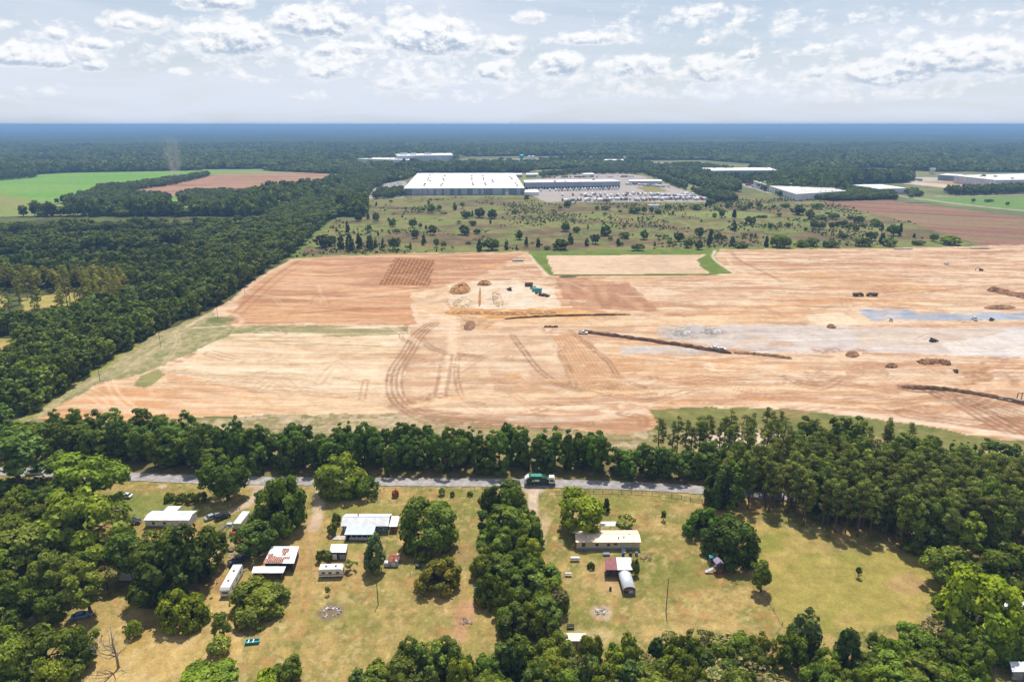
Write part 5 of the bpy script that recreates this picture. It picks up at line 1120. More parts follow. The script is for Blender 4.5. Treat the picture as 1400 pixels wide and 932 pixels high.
for (px_, tp, w, lb) in ((632, 169.8, 14, 'stub of a far tower on the horizon left of the chimneys'), (694, 170.0, 10, 'left chimney of the far plant on the horizon'), (700, 167.0, 7, 'tall chimney of the far plant on the horizon')):
    x, y = G(px_, 178); d = y; ch = thing('chimney', lb, 'chimney', (x * 1.0, y, 0)); hh_ = hgt(px_, 178, tp)
    s_ = MB(); s_.tube([(0, 0, 0), (0, 0, hh_)], [w * 1.2, w * .8], 10); s_.obj('stack', m_gwall, ch, True); s_ = MB(); s_.tube([(0, 0, hh_ + .1), (0, 0, hh_ * 1.03)], [w * .95, w * .95], 10); s_.obj('rim', m_unit, ch)

# semi trailers and cars of the depots
def trailer_mesh():
    b = MB(); b.box(-1.3, 1.3, 0, 14, 1.1, 4.1).box(-.5, .5, .5, 13.5, .8, 1.08)
    for yy_ in (1.2, 2.5): b.box(-1.25, -.85, yy_ - .5, yy_ + .5, 0, 1.0).box(.85, 1.25, yy_ - .5, yy_ + .5, 0, 1.0)
    b.box(-.9, -.75, 11, 11.2, 0, .8).box(.75, .9, 11, 11.2, 0, .8); return b.mesh('semi_trailer', m_tr)
m_tr = mat('trailer_white', (.82, .82, .82), .5, var=.06, obcol=True)
tm = trailer_mesh(); ntr = 0
def trailers(n, a, b, jx, label, group, seed, heads=(0, math.pi), fillp=1.0):
    rg = np.random.default_rng(seed)
    for i in range(n):
        if rg.random() > fillp: continue
        f = (i + .5) / n; x, y = G(a[0] * (1 - f) + b[0] * f, a[1] * (1 - f) + b[1] * f); x += rg.uniform(-jx, jx)
        o = tag(link('semi_trailer', tm, None, (x, y, -.05), heads[rg.integers(len(heads))] + rg.normal() * .01), label, 'trailer', group)
        v = rg.uniform(.8, 1); o.color = [(v, v, v, 1), (v, v, v, 1), (v, v, v, 1), (v, v, v, 1), (.5, .55, .62, 1), (.45, .12, .1, 1), (.25, .27, .3, 1)][rg.integers(7)]
trailers(31, (722, 262.6), (847, 259.4), .2, 'white semi trailer backed up to the docks of the loading wing', 'semi trailers at the docks', 1, (0,), .93)
trailers(78, (768, 275.2), (964, 272.6), .3, 'white semi trailer in the long front row of the truck yard', 'semi trailers in the front row', 2, (0, 0, math.pi), .95)
trailers(44, (800, 270.0), (950, 266.6), 1.2, 'semi trailer in the back row of the truck yard', 'semi trailers in the back row', 3, (0, math.pi), .6)
trailers(50, (850, 264.6), (955, 270.4), 1.0, 'semi trailer in the slanting third row of the truck yard', 'semi trailers in the third row', 13, (0, math.pi), .6)
trailers(20, (756, 268.8), (830, 266.8), 1.5, 'semi trailer standing in the middle of the truck yard', 'semi trailers in mid yard', 4, (.0, math.pi, 1.57), .5)
trailers(30, (852, 252.0), (916, 256.5), 2.0, 'semi trailer on the upper lot right of the loading wing', 'semi trailers on the upper lot', 5, (0, 1.57, math.pi), .75)
trailers(30, (740, 243.4), (870, 242.4), 4.0, 'semi trailer on the lot behind the loading wing', 'semi trailers behind the loading wing', 6, (0, 1.57), .75)
trailers(20, (1022, 253.0), (1078, 266.8), 1.0, 'semi trailer beside the angled grey-roofed warehouse', 'semi trailers at the angled warehouse', 7, (.9, 2.4), .85)
trailers(16, (970, 238.6), (1050, 238.0), 1.0, 'semi trailer in front of the long distant warehouse', 'semi trailers at the long distant warehouse', 8, (0,), .8)
trailers(12, (1222, 245.6), (1262, 247.6), 3.0, 'white trailer on the lot left of the big factory', 'trailers at the big factory', 9, (0, 1.57), .8)
trailers(14, (500, 221.5), (548, 220.0), 3.0, 'white trailer in front of the distant factory left of centre', 'trailers at the distant factory', 10, (0, 1.57), .8)
m_carp = mat('small_car_paint', (.8, .8, .8), .3, var=.03, obcol=True, spec=.5)
cmesh = MB().prism([(-2.2, .35), (2.2, .35), (2.25, .8), (1.2, .95), (-2.2, 1.0)], -.88, .88, 'y').prism([(-1.7, .99), (1.1, .97), (.5, 1.5), (-1.2, 1.5)], -.78, .78, 'y').box(-1.7, -1.0, -.9, .9, 0, .36).box(1.0, 1.7, -.9, .9, 0, .36).mesh('car', m_carp)
rg = np.random.default_rng(9)
def lot(poly, sx, sy, label, group, p=.8, rot=1.57):
    g = np.array([G(*q) for q in poly]); x0, y0 = g.min(0); x1, y1 = g.max(0)
    for yy_ in np.arange(y0 + 3, y1, sy):
        for xx_ in np.arange(x0 + 2, x1, sx):
            if rg.random() < p and inpoly(*[np.array([v]) for v in pix(xx_, yy_)], poly)[0]:
                o = tag(link('parked_car', cmesh, None, (xx_ + rg.uniform(-.3, .3), yy_, -.05), rot + rg.normal() * .04), label, 'car', group)
                o.color = [(.9, .9, .9, 1), (.9, .9, .9, 1), (.55, .57, .6, 1), (.06, .06, .07, 1), (.4, .08, .07, 1), (.12, .17, .3, 1)][rg.integers(6)]
lot([(500, 271), (513, 255), (546, 248), (551, 250), (548, 268)], 4.2, 24, 'car in the car park left of the huge warehouse', 'cars left of the huge warehouse', .62)
lot([(745, 246), (800, 239.5), (848, 239.5), (850, 243)], 9, 42, 'car on the lot behind the loading wing', 'cars behind the loading wing', .6)
lot([(855, 244), (880, 242), (910, 253), (890, 254)], 6, 24, 'car on the upper lot of the truck depot', 'cars on the upper lot', .5)

# dust plume over the brown field
dp = bpy.data.materials.new('dust'); dp.use_nodes = True; t = dp.node_tree; t.nodes.clear()
oc = N(t, 'ShaderNodeTexCoord').outputs['Generated']; sx, sy, sz = N(t, 'ShaderNodeSeparateXYZ', ins={0: oc}).outputs
rad = M(t, 'ADD', M(t, 'POWER', M(t, 'ADD', sx, -.5), 2.0), M(t, 'POWER', M(t, 'ADD', sy, -.5), 2.0))
ln = M(t, 'SUBTRACT', 1.0, M(t, 'DIVIDE', rad, M(t, 'MULTIPLY_ADD', sz, .16, .05)), clamp=True)
nz = N(t, 'ShaderNodeTexNoise', ins={'Vector': oc, 'Scale': 5.0, 'Detail': 4.0}).outputs[0]
de = M(t, 'MULTIPLY', M(t, 'MULTIPLY', ln, sstep(t, nz, .32, .68)), M(t, 'MULTIPLY', M(t, 'POWER', M(t, 'SUBTRACT', 1.0, sz), 1.3), .045))
pv = N(t, 'ShaderNodeVolumePrincipled', ins={'Color': (.95, .80, .66, 1), 'Density': de})
t.links.new(pv.outputs[0], N(t, 'ShaderNodeOutputMaterial').inputs['Volume']); dp.cycles.volume_step_rate = 2.0
x, y = G(237, 247); b = MB(); b.tube([(0, 0, 0), (-3, 0, 20), (2, 0, 55), (6, 0, 100)], [14, 20, 24, 30], 12)
tag(b.obj('dust_plume', dp, loc=(x, y, 0)), 'brown column of dust rising over the edge of the brown field', 'dust')

# ================================================================== ROAD
def P3(px, py, z=0.0): return Vector((*G(px, py, z), z))
def ribbon(name, pts, w, z, m, sub=8, jag=0.0, seed=0):
    g = np.array([G(*p) for p in smooth_line(pts, sub)]); rg = np.random.default_rng(seed)
    d = np.gradient(g, axis=0); d /= np.linalg.norm(d, axis=1)[:, None]; n = np.stack([-d[:, 1], d[:, 0]], 1)
    wl = w / 2 + rg.uniform(-jag, jag, len(g)); wr = w / 2 + rg.uniform(-jag, jag, len(g))
    V = np.concatenate([g + n * wl[:, None], g - n * wr[:, None]]); k = len(g)
    F_ = np.array([(i, i + k, i + 1 + k, i + 1) for i in range(k - 1)])[:, ::-1]
    F_ = F_[:, ::-1] if False else F_
    return mesh_np(name, np.concatenate([V, np.full((2 * k, 1), z)], 1), F_, [m])
m_asph = mat('worn_asphalt', (.30, .275, .262), .9, var=.16, nscale=.35, bump=.1)
tag(link('road', ribbon('road', ROAD_PX, 5.6, .06, m_asph, 40, .22)), kind='structure')

# ================================================================== HOUSES AND SHEDS
m_tin = mat('bright_tin', (.66, .68, .70), .38, .25, var=.07, nscale=.6)
m_tinw = mat('white_tin', (.70, .70, .71), .4, var=.10, nscale=.5)
m_tinb = mat('blue_grey_tin', (.40, .46, .54), .4, .25, var=.1, nscale=.6)
m_rust = mat('rusty_tin', (.30, .105, .06), .8, var=.35, nscale=.9)
m_maroon = mat('maroon_tin', (.21, .06, .065), .6, var=.15, nscale=.8)
m_cream = mat('cream_siding', (.55, .46, .29), .7, var=.08, nscale=.7)
m_creamroof = mat('cream_metal_roof', (.74, .58, .43), .45, var=.05, nscale=.5)
m_skirt = mat('grey_skirting', (.22, .25, .30), .7, var=.15)
m_tealw = mat('teal_siding', (.12, .20, .21), .75, var=.15)
m_wood = mat('weathered_timber', (.16, .13, .11), .9, var=.3, nscale=2)
m_wdark = mat('dark_boards', (.055, .05, .05), .9, var=.3, nscale=2)
m_whw = mat('white_siding', (.66, .66, .66), .65, var=.1, nscale=.8)
m_bluw = mat('pale_blue_siding', (.42, .48, .56), .65, var=.15, nscale=1.2)
m_conc = mat('concrete', (.46, .43, .39), .9, var=.12)
m_shut = mat('brown_shutter', (.22, .09, .06), .7)
m_red = mat('red_enamel', (.55, .03, .02), .4, var=.1); m_blue = mat('blue_enamel', (.05, .12, .32), .4, var=.1)
m_green = mat('green_enamel', (.008, .06, .042), .4, var=.12); m_tealp = mat('teal_plastic', (.03, .30, .32), .5)
m_orange = mat('machine_yellow', (.55, .33, .04), .5, var=.2); m_grey = mat('grey_paint', (.25, .25, .26), .6, var=.15)
def seams(o, a, b, c, d, n, m, nm='roof_seam'):
    """standing seams running down a roof slope a-b (eave) .. d-c (ridge)"""
    a, b, c, d = map(Vector, (a, b, c, d)); nrm = (b - a).cross(d - a).normalized()
    if nrm.z < 0: nrm = -nrm
    s = MB()
    for i in range(n + 1):
        f = i / n; p, q = a.lerp(b, f), d.lerp(c, f); t_ = (b - a).normalized() * .03
        s.add([p - t_ + nrm * .06, p + t_ + nrm * .06, q + t_ + nrm * .06, q - t_ + nrm * .06, p - t_ + nrm * .12, p + t_ + nrm * .12, q + t_ + nrm * .12, q - t_ + nrm * .12], [(0, 1, 5, 4), (1, 2, 6, 5), (2, 3, 7, 6), (3, 0, 4, 7), (4, 5, 6, 7)])
    return s.obj(nm, m, o)
def window(o, x, y, z0, z1, w, fm=None, ax='y', d=-1):
    """window on a wall facing -y (or -x): frame and pane"""
    fm = fm or m_white
    if ax == 'y':
        f = MB().box(x - w / 2 - .08, x + w / 2 + .08, y + d * .06, y, z0 - .08, z1 + .08).obj('window', fm, o)
        MB().box(x - w / 2, x + w / 2, y + d * .09, y + d * .062, z0, z1).obj('pane', m_glass, f)
    else:
        f = MB().box(y + d * .06, y, x - w / 2 - .08, x + w / 2 + .08, z0 - .08, z1 + .08).obj('window', fm, o)
        MB().box(y + d * .09, y + d * .062, x - w / 2, x + w / 2, z0, z1).obj('pane', m_glass, f)
def gable(o, x0, x1, y0, yr, y1, ze, zr, wallm, roofm, over=.35, nseam=0, ends=True):
    MB().box(x0, x1, y0, y0 + .15, 0, ze).obj('wall', wallm, o); MB().box(x0, x1, y1 - .15, y1, 0, ze).obj('wall', wallm, o)
    for xa, xb in ((x0, x0 + .15), (x1 - .15, x1)):
        MB().prism([(y0 + .16, 0), (y1 - .16, 0), (y1 - .16, ze), (yr, zr - .03), (y0 + .16, ze)], xa, xb, 'x').obj('wall', wallm, o)
    sl = (zr - ze) / max(yr - y0, .1); sl2 = (zr - ze) / max(y1 - yr, .1)
    q = [(x0 - over, y0 - over, ze - over * sl + .02), (x1 + over, y0 - over, ze - over * sl + .02), (x1 + over, yr, zr + .02), (x0 - over, yr, zr + .02)]
    MB().quad(*q).obj('roof', roofm, o)
    q2 = [(x1 + over, y1 + over, ze - over * sl2 + .02), (x0 - over, y1 + over, ze - over * sl2 + .02), (x0 - over, yr + .01, zr + .02), (x1 + over, yr + .01, zr + .02)]
    MB().quad(*q2).obj('roof', roofm, o)
    if nseam: seams(o, *q, nseam, roofm)
    MB().box(x0 - over, x1 + over, yr - .12, yr + .12, zr + .09, zr + .13).obj('ridge_cap', roofm, o)
# --- house with the white tin roof
fl, fr = P3(466, 718.3, 2.7), P3(531, 718.3, 2.7); yb = G(500, 701.8, 2.7)[1]; yr = G(500, 706.5, 4.1)[1]
o = thing('house', 'single-storey house with a bright white tin roof and a grey porch', 'house', ((fl.x + fr.x) / 2, fl.y + .35, 0))
L = (fr.x - fl.x) / 2 - .35; D = max(yb - fl.y - .7, 5.5); YR = min(max(yr - fl.y - .35, D * .4), D * .7)
gable(o, -L, L, 0, YR, D, 2.7, 4.1, m_tealw, m_tinw, nseam=26)
window(o, -L + 1.1, 0, 1.0, 2.0, .9); window(o, L - 2.0, 0, 1.0, 2.0, 1.0); window(o, L - 4.2, 0, 1.0, 2.0, 1.0)
pxl, pxr = -L + 1.6, -L + 10.2
MB().quad((pxl, -4.3, 2.15), (pxr, -4.3, 2.15), (pxr, -.36, 2.62), (pxl, -.36, 2.62)).obj('porch_roof', m_tinb, o); seams(o, (pxl, -4.3, 2.15), (pxr, -4.3, 2.15), (pxr, -.36, 2.62), (pxl, -.36, 2.62), 14, m_tinb)
MB().box(pxl + 1.3, pxr - .2, -4.0, -3.9, 0, 1.05).obj('porch_wall', m_bluw, o); MB().box(pxl + .2, pxl + .3, -3.9, -.1, 0, 1.05).obj('porch_wall', m_bluw, o)
for k in range(6): MB().box(pxl + .2 + k * (pxr - pxl - .5) / 5, pxl + .32 + k * (pxr - pxl - .5) / 5, -4.0, -3.88, 0, 2.1).obj('porch_post', m_whw, o)
MB().box(pxl, pxr, -4.2, 0, -.1, .12).obj('porch_floor', m_wdark, o); MB().box(-L - 2.2, -L + 1.2, -3.6, -1.6, 0, .07).obj('patio_slab', m_conc, o)
s_ = MB(); s_.tube([(-L + 4.3, YR + .5, 3.9), (-L + 4.3, YR + .5, 4.7)], [.18, .18], 8); s_.obj('vent_pipe', m_dark, o)
MB().quad((L + .4, 0, 2.15), (L + 2.9, 0, 2.15), (L + 2.9, D - .8, 2.5), (L + .4, D - .8, 2.5)).obj('lean_to_roof', m_tin, o)
for xx in (L + .6, L + 2.7):
    for yy_ in (.2, D - 1.1): MB().box(xx - .07, xx + .07, yy_ - .07, yy_ + .07, 0, 2.1).obj('lean_to_post', m_wood, o)
MB().box(L + .9, L + 2.4, .3, 1.1, 0, 1.3).obj('storage_crate', m_shut, o)
# --- small shed with white roof
def lean(name, label, px0, px1, pf, pb, zf, zb, wallm, roofm, cat='shed', open_front=False, seam=8, wall=True):
    a, b = P3(px0[0], pf, zf), P3(px0[1], pf, zf); c, d = P3(px1[1], pb, zb), P3(px1[0], pb, zb); base = Vector(((a.x + b.x) / 2, (a.y + b.y) / 2, 0))
    o = thing(name, label, cat, base); a, b, c, d = [v - base for v in (a, b, c, d)]
    MB().quad(a, b, c, d).obj('roof', roofm, o); seams(o, a, b, c, d, seam, roofm)
    i = lambda v, w_: v.lerp((a + b + c + d) / 4, w_)
    A_, B_, C_, D_ = (i(v, .1) for v in (a, b, c, d))
    if wall:
        for (u, v, op) in ((A_, B_, open_front), (B_, C_, False), (C_, D_, False), (D_, A_, False)):
            if op: continue
            n = (v - u).cross(Vector((0, 0, 1))).normalized() * .08
            MB().add([(u.x, u.y, 0), (v.x, v.y, 0), (v.x - n.x, v.y - n.y, 0), (u.x - n.x, u.y - n.y, 0), (u.x, u.y, u.z - .1), (v.x, v.y, v.z - .1), (v.x - n.x, v.y - n.y, v.z - .1), (u.x - n.x, u.y - n.y, u.z - .1)], [(0, 1, 5, 4), (1, 2, 6, 5), (2, 3, 7, 6), (3, 0, 4, 7), (4, 5, 6, 7)]).obj('wall', wallm, o)
    for u in (A_, B_, C_, D_, (A_ + B_) / 2): MB().box(u.x - .08, u.x + .08, u.y - .09, u.y + .07, 0, u.z - .08).obj('post', m_wood, o)
    return o, (a, b, c, d)
o, q = lean('shed', 'small shed with a flat white roof behind the camper', (451, 473), (453, 475), 755, 743.5, 2.4, 2.6, m_wdark, m_tinw); MB().box(-1.8, -.4, -.13, -.03, .2, 1.9).obj('door', m_whw, o); MB().box(.4, 2.0, -.15, -.03, .3, 1.8).obj('panel', m_grey, o)
# --- rusty carport and lean-to
o, (a, b, c, d) = lean('carport', 'open carport with a rust-streaked tin roof', (360, 402), (372, 409), 770, 746.5, 2.9, 3.3, m_wdark, m_tin, open_front=True, seam=16)
rg = np.random.default_rng(4); up = Vector((0, 0, .085))
for (u0, u1, v0, v1) in [(.0, .62, 0, .27), (.05, .3, .27, .42), (.32, .55, .27, .36), (.58, .80, .24, .38), (.45, .68, .62, .86), (.5, .62, .45, .62), (.02, .2, .42, .55)]:
    pt = lambda u, v: (a.lerp(b, u)).lerp(d.lerp(c, u), v) + up
    MB().quad(pt(u0, v0), pt(u1, v0), pt(u1, v1), pt(u0, v1), .02).obj('rusty_sheet', m_rust, o)
lean('lean_to', 'low white tin roof half hidden by a bush below the rusty carport', (344, 387), (347, 391), 783, 774, 2.3, 2.5, m_wdark, m_tinw, open_front=True)
# --- little rusty shed in front of the big oak
o = thing('tool_shed', 'tiny pale shed with a rust-red gabled roof near the grey-green conifer', 'shed', P3(538, 774))
gable(o, -1.25, 1.25, 0, 1.6, 3.3, 1.7, 2.3, m_bluw, m_rust, .15, 6); MB().box(-.5, .5, -.08, -.01, 0, 1.5).obj('door', m_whw, o); MB().box(-2.6, -1.3, -.2, 1.0, 0, 1.3).obj('side_box', m_whw, o); MB().quad((.62, -.15, 1.98), (1.42, -.15, 1.68), (1.42, 3.4, 1.68), (.62, 3.4, 1.98), .03).obj('pale_sheet', m_tinw, o)
# --- cream mobile home
fl, fr = P3(787.5, 741, 2.7), P3(876.5, 741, 2.7); yb = G(830, 724.5, 2.7)[1]
o = thing('mobile_home', 'long cream mobile home with a cream metal roof', 'mobile home', ((fl.x + fr.x) / 2, fl.y + .25, 0)); L = (fr.x - fl.x) / 2 - .25; D = max(4.4, yb - fl.y - .5)
gable(o, -L, L, 0, D / 2, D, 2.7, 3.25, m_cream, m_creamroof, .25, 34)
MB().box(-L + .02, L - .02, -.06, -.01, 0, .75).obj('skirting', m_skirt, o)
for (x, w, z0, z1) in ((-L + 2.0, .9, 1.2, 2.3), (-L + 5.9, .8, 1.3, 2.0), (-L + 9.3, .8, 1.3, 2.0), (-L + 11.3, .9, 1.7, 2.15)):
    window(o, x, 0, z0, z1, w, m_shut)
MB().box(3.9, 4.9, -.1, -.01, .75, 2.5).obj('door', m_bluw, o)
for k in range(3): MB().box(3.8, 5.0, -1.6 + k * .5, -1.1 + k * .5, 0, .22 * (k + 1)).obj('step', m_conc, o)
for (x, y_) in ((L - 6.1, 1.2), (L - 4.5, 1.5), (L - 2.7, 2.9)):
    s_ = MB(); s_.tube([(x, y_, 2.7), (x, y_, 3.5)], [.16, .16], 8); s_.obj('roof_vent', m_dark, o)
s_ = MB(); s_.tube([(L - 2.1, -.35, 0), (L - 2.1, -.35, 5.2)], [.06, .05], 6); s_.obj('aerial_mast', m_steel, o)
MB().box(-L - .5, -L - .02, .3, 1.5, 0, 2.0).obj('meter_cabinet', m_shut, o)
tag(MB().box(-1, 1, -.5, .5, 0, .5).box(-.9, .9, -.45, .45, .52, .62).obj('air_conditioner', m_skirt, loc=P3(829, 758.5)), 'grey air conditioner against the front of the mobile home', 'air conditioner')
for i, (x, y_, m_, nm, lb) in enumerate([(852, 759, m_blue, 'barrel', 'blue barrel beside the mobile home steps'), (862, 759, m_dark, 'barbecue', 'dark barbecue right of the mobile home steps'), (870, 758.5, m_skirt, 'storage_box', 'grey box at the right end of the mobile home')]):
    b = MB(); b.tube([(0, 0, 0), (0, 0, .4), (0, 0, 1.0)], [.42, .46, .40], 10); b.box(-.12, .12, -.12, .12, 1.0, 1.15); tag(b.obj(nm, m_, loc=P3(x, y_)), lb, nm.replace('_', ' '))
o = thing('awning', 'white tin awning on the far side of the mobile home', 'awning', P3(835, 722.5)); MB().quad((-3.3, -2.2, 2.35), (3.3, -2.2, 2.35), (3.3, .6, 2.1), (-3.3, .6, 2.1)).obj('roof', m_tinw, o)
for x in (-3.1, 0, 3.1): MB().box(x - .06, x + .06, .4, .52, 0, 2.08).obj('post', m_whw, o)
# --- barn with maroon and silver roof, arched shed
o, q = lean('barn', 'open timber barn with a half maroon, half silver roof', (827.5, 864), (827, 862), 779, 762.5, 2.6, 3.2, m_wdark, m_maroon, cat='barn', open_front=True, seam=14)
a, b, c, d = q; pt = lambda u, v: (a.lerp(b, u)).lerp(d.lerp(c, u), v) + Vector((0, 0, .13)); MB().quad(pt(.46, -.02), pt(1.02, -.02), pt(1.02, 1.02), pt(.44, 1.02), .03).obj('silver_roof', m_tinw, o)
for k in range(5):
    u = a.lerp(b, .08 + .09 * k); MB().box(u.x - .35, u.x + .35, u.y + 1.2, u.y + 1.26, 0, 1.2 + .2 * (k % 2)).obj('stall_board', m_wood, o)
f0, b0 = P3(860, 812), P3(853, 788); o = thing('arched_shed', 'small arched tin shed running out from the barn', 'shed', f0, math.atan2(b0.y - f0.y, b0.x - f0.x) - math.pi / 2); Ls = (b0 - f0).length + 1.5
arc = [(1.75 * math.cos(math.pi * k / 10), 1.35 + 1.15 * math.sin(math.pi * k / 10)) for k in range(11)]
s_ = MB(); n = len(arc)
s_.add([(x, -.2, z + .05) for x, z in arc] + [(x, Ls, z + .05) for x, z in arc] + [(x * .97, -.2, z) for x, z in arc] + [(x * .97, Ls, z) for x, z in arc],
       [(i, i + 1, n + i + 1, n + i) for i in range(n - 1)] + [(2 * n + i + 1, 2 * n + i, 3 * n + i, 3 * n + i + 1) for i in range(n - 1)] + [(i + 1, i, 2 * n + i, 2 * n + i + 1) for i in range(n - 1)]); s_.obj('roof', m_tin, o, True)
MB().prism([(x * .95, z - .04) for x, z in arc] , .05, .12, 'y').obj('gable_end', m_shut, o); MB().box(-1.68, -1.6, 0, Ls, 0, 1.35).obj('wall', m_wdark, o); MB().box(1.6, 1.68, 0, Ls, 0, 1.35).obj('wall', m_wdark, o); MB().box(-1.59, 1.59, 0, .04, 0, 1.3).obj('front_wall', m_skirt, o); MB().box(.0, .9, -.05, -.01, .4, 1.25).obj('pane', m_bluw, o); MB().box(-1.4, -.2, -.05, -.01, .3, 1.2).obj('opening', m_dark, o)
# --- white trailer house at left
fl, fr = P3(197, 711, 2.6), P3(256, 713, 2.6); o = thing('trailer_house', 'white-roofed trailer house half hidden behind the dark oaks', 'house', ((fl.x + fr.x) / 2, fl.y + .2, 0)); L = (fr.x - fl.x) / 2
gable(o, -L, L, 0, 2.4, 5.0, 2.6, 3.1, m_whw, m_tinw, .2, 22); window(o, -L + 2.6, 0, 1.1, 2.0, .9); window(o, -L + 6, 0, 1.1, 2.0, .9); MB().box(-L + .05, L - .05, -.05, -.01, 0, .6).obj('skirting', m_skirt, o)
MB().quad((-L + 3.2, 5.3, 2.5), (-L + 7.4, 5.3, 2.5), (-L + 7.4, 8.4, 2.3), (-L + 3.2, 8.4, 2.3)).obj('back_porch_roof', m_tinw, o)
for x in (-L + 3.4, -L + 7.2): MB().box(x - .06, x + .06, 8.1, 8.25, 0, 2.25).obj('post', m_whw, o)
# --- roofs peeping out of the woods
lean('hidden_house', 'pale blue-grey roof of a house under the trees at left', (157, 200), (166, 200), 781, 766, 3.0, 3.4, m_whw, m_tinb, cat='house')
lean('lower_building', 'pale roof behind the lower tree belt, left of centre', (772, 806), (770, 800), 876, 865, 2.6, 2.9, m_conc, mat('sandy_roof', (.70, .62, .52), .7, var=.08), cat='building')
lean('corner_shed', 'grey-white shed in the lower right corner', (1384, 1420), (1380, 1412), 918, 904, 2.4, 2.6, m_grey, m_tin)
o, q = lean('dark_roofed_house', 'dark-roofed house behind the yellow-green tree at right', (1358, 1420), (1362, 1425), 854, 839, 3.0, 4.2, m_shut, mat('dark_shingle', (.045, .045, .05), .85, var=.25), cat='house')
lean('white_outbuilding', 'white outbuilding behind the dark-roofed house at right', (1362, 1402), (1364, 1406), 829, 818, 3.0, 3.2, m_whw, m_tinw, cat='shed')

# ================================================================== VEHICLES
def wheel(o, x, y, r, w, hub=None):
    t_ = MB(); t_.tube([(x, y - w / 2, r), (x, y + w / 2, r)], [r, r], 14); c = t_.obj('wheel', m_tyre, o)
    t_ = MB(); t_.tube([(x, y - w / 2 - .02, r), (x, y + w / 2 + .02, r)], [r * .55, r * .55], 10); t_.obj('rim', hub or m_steel, c)
def car(px, py, yaw, paint, kind, label, name='car', cat='car'):
    o = thing(name, label, cat, P3(px, py), yaw)
    if kind == 'sedan':
        MB().prism([(-2.3, .3), (2.3, .3), (2.35, .62), (2.1, .78), (1.0, .92), (-1.6, .95), (-2.3, .88)], -.88, .88, 'y').obj('body', paint, o)
        MB().prism([(-1.75, .94), (1.05, .92), (.35, 1.38), (-1.1, 1.38)], -.76, .76, 'y').obj('window_band', m_glass, o); MB().prism([(-1.15, 1.385), (.4, 1.385), (.2, 1.45), (-.95, 1.45)], -.72, .72, 'y').obj('roof', paint, o); wb = (-1.4, 1.45)
    elif kind == 'suv':
        MB().prism([(-2.35, .35), (2.35, .35), (2.4, .75), (2.2, .98), (1.1, 1.08), (-2.35, 1.1)], -.95, .95, 'y').obj('body', paint, o)
        MB().prism([(-2.3, 1.09), (1.1, 1.07), (.5, 1.68), (-2.1, 1.7)], -.84, .84, 'y').obj('window_band', m_glass, o); MB().prism([(-2.15, 1.705), (.55, 1.685), (.4, 1.78), (-2.0, 1.8)], -.82, .82, 'y').obj('roof', paint, o); wb = (-1.4, 1.5)
    else:
        MB().prism([(-2.8, .45), (2.8, .45), (2.85, .9), (2.7, 1.1), (1.35, 1.15), (-2.8, 1.15)], -.98, .98, 'y').obj('body', paint, o)
        MB().prism([(-.75, 1.16), (1.35, 1.16), (.8, 1.78), (-.6, 1.8)], -.86, .86, 'y').obj('window_band', m_glass, o); MB().prism([(-.62, 1.81), (.8, 1.79), (.65, 1.87), (-.5, 1.88)], -.84, .84, 'y').obj('roof', paint, o)
        MB().box(-2.7, -.9, -.82, .82, 1.152, 1.17).obj('bed_floor', m_dark, o); MB().box(-2.78, -.85, -.97, -.85, 1.152, 1.36).obj('bed_side', paint, o); MB().box(-2.78, -.85, .85, .97, 1.152, 1.36).obj('bed_side', paint, o); MB().box(-2.8, -2.7, -.84, .84, 1.152, 1.36).obj('tailgate', paint, o); wb = (-1.75, 1.85)
    for x in wb:
        for y in (-.82, .82): wheel(o, x, y, .36, .24)
    for y in (-.62, .62): MB().box(wb[1] + .88, wb[1] + (1.0 if kind != 'truck' else 1.03), y - .2, y + .2, .62, .76).obj('headlight', m_white, o)
    return o
p_white = mat('white_car_paint', (.78, .79, .8), .25, var=.03, spec=.5); p_silver = mat('silver_car_paint', (.45, .47, .5), .3, .4, var=.03); p_black = mat('black_car_paint', (.03, .035, .045), .2, var=.1, spec=.5); p_blue = mat('dark_blue_car_paint', (.035, .06, .13), .22, var=.1, spec=.5); p_ltblue = mat('light_blue_car_paint', (.16, .28, .5), .3, var=.05, spec=.5)
car(171.5, 679.5, 3.05, p_white, 'sedan', 'white sedan on the grass near the road at left')
car(231, 702, 3.3, p_blue, 'truck', 'dark pickup parked behind the white trailer house', 'pickup', 'pickup')
car(290.5, 708, .75, p_silver, 'sedan', 'silver car beside the dark estate in the left yard')
car(304.5, 708, .75, p_black, 'suv', 'dark estate car in the left yard, right of the silver car')
car(327, 768, .75, p_blue, 'truck', 'blue pickup nose to the long white camper trailer', 'pickup', 'pickup')
car(755.5, 787, 1.62, p_ltblue, 'sedan', 'light blue car on the lawn beside the hedgerow')
car(182, 715, .1, p_black, 'suv', 'dark car under the bare grey tree at left')
car(112, 843, .4, p_ltblue, 'sedan', 'pale blue car in the shade of the left wood')
car(48, 648, .2, p_white, 'truck', 'white pickup at the road junction on the left', 'pickup', 'pickup')
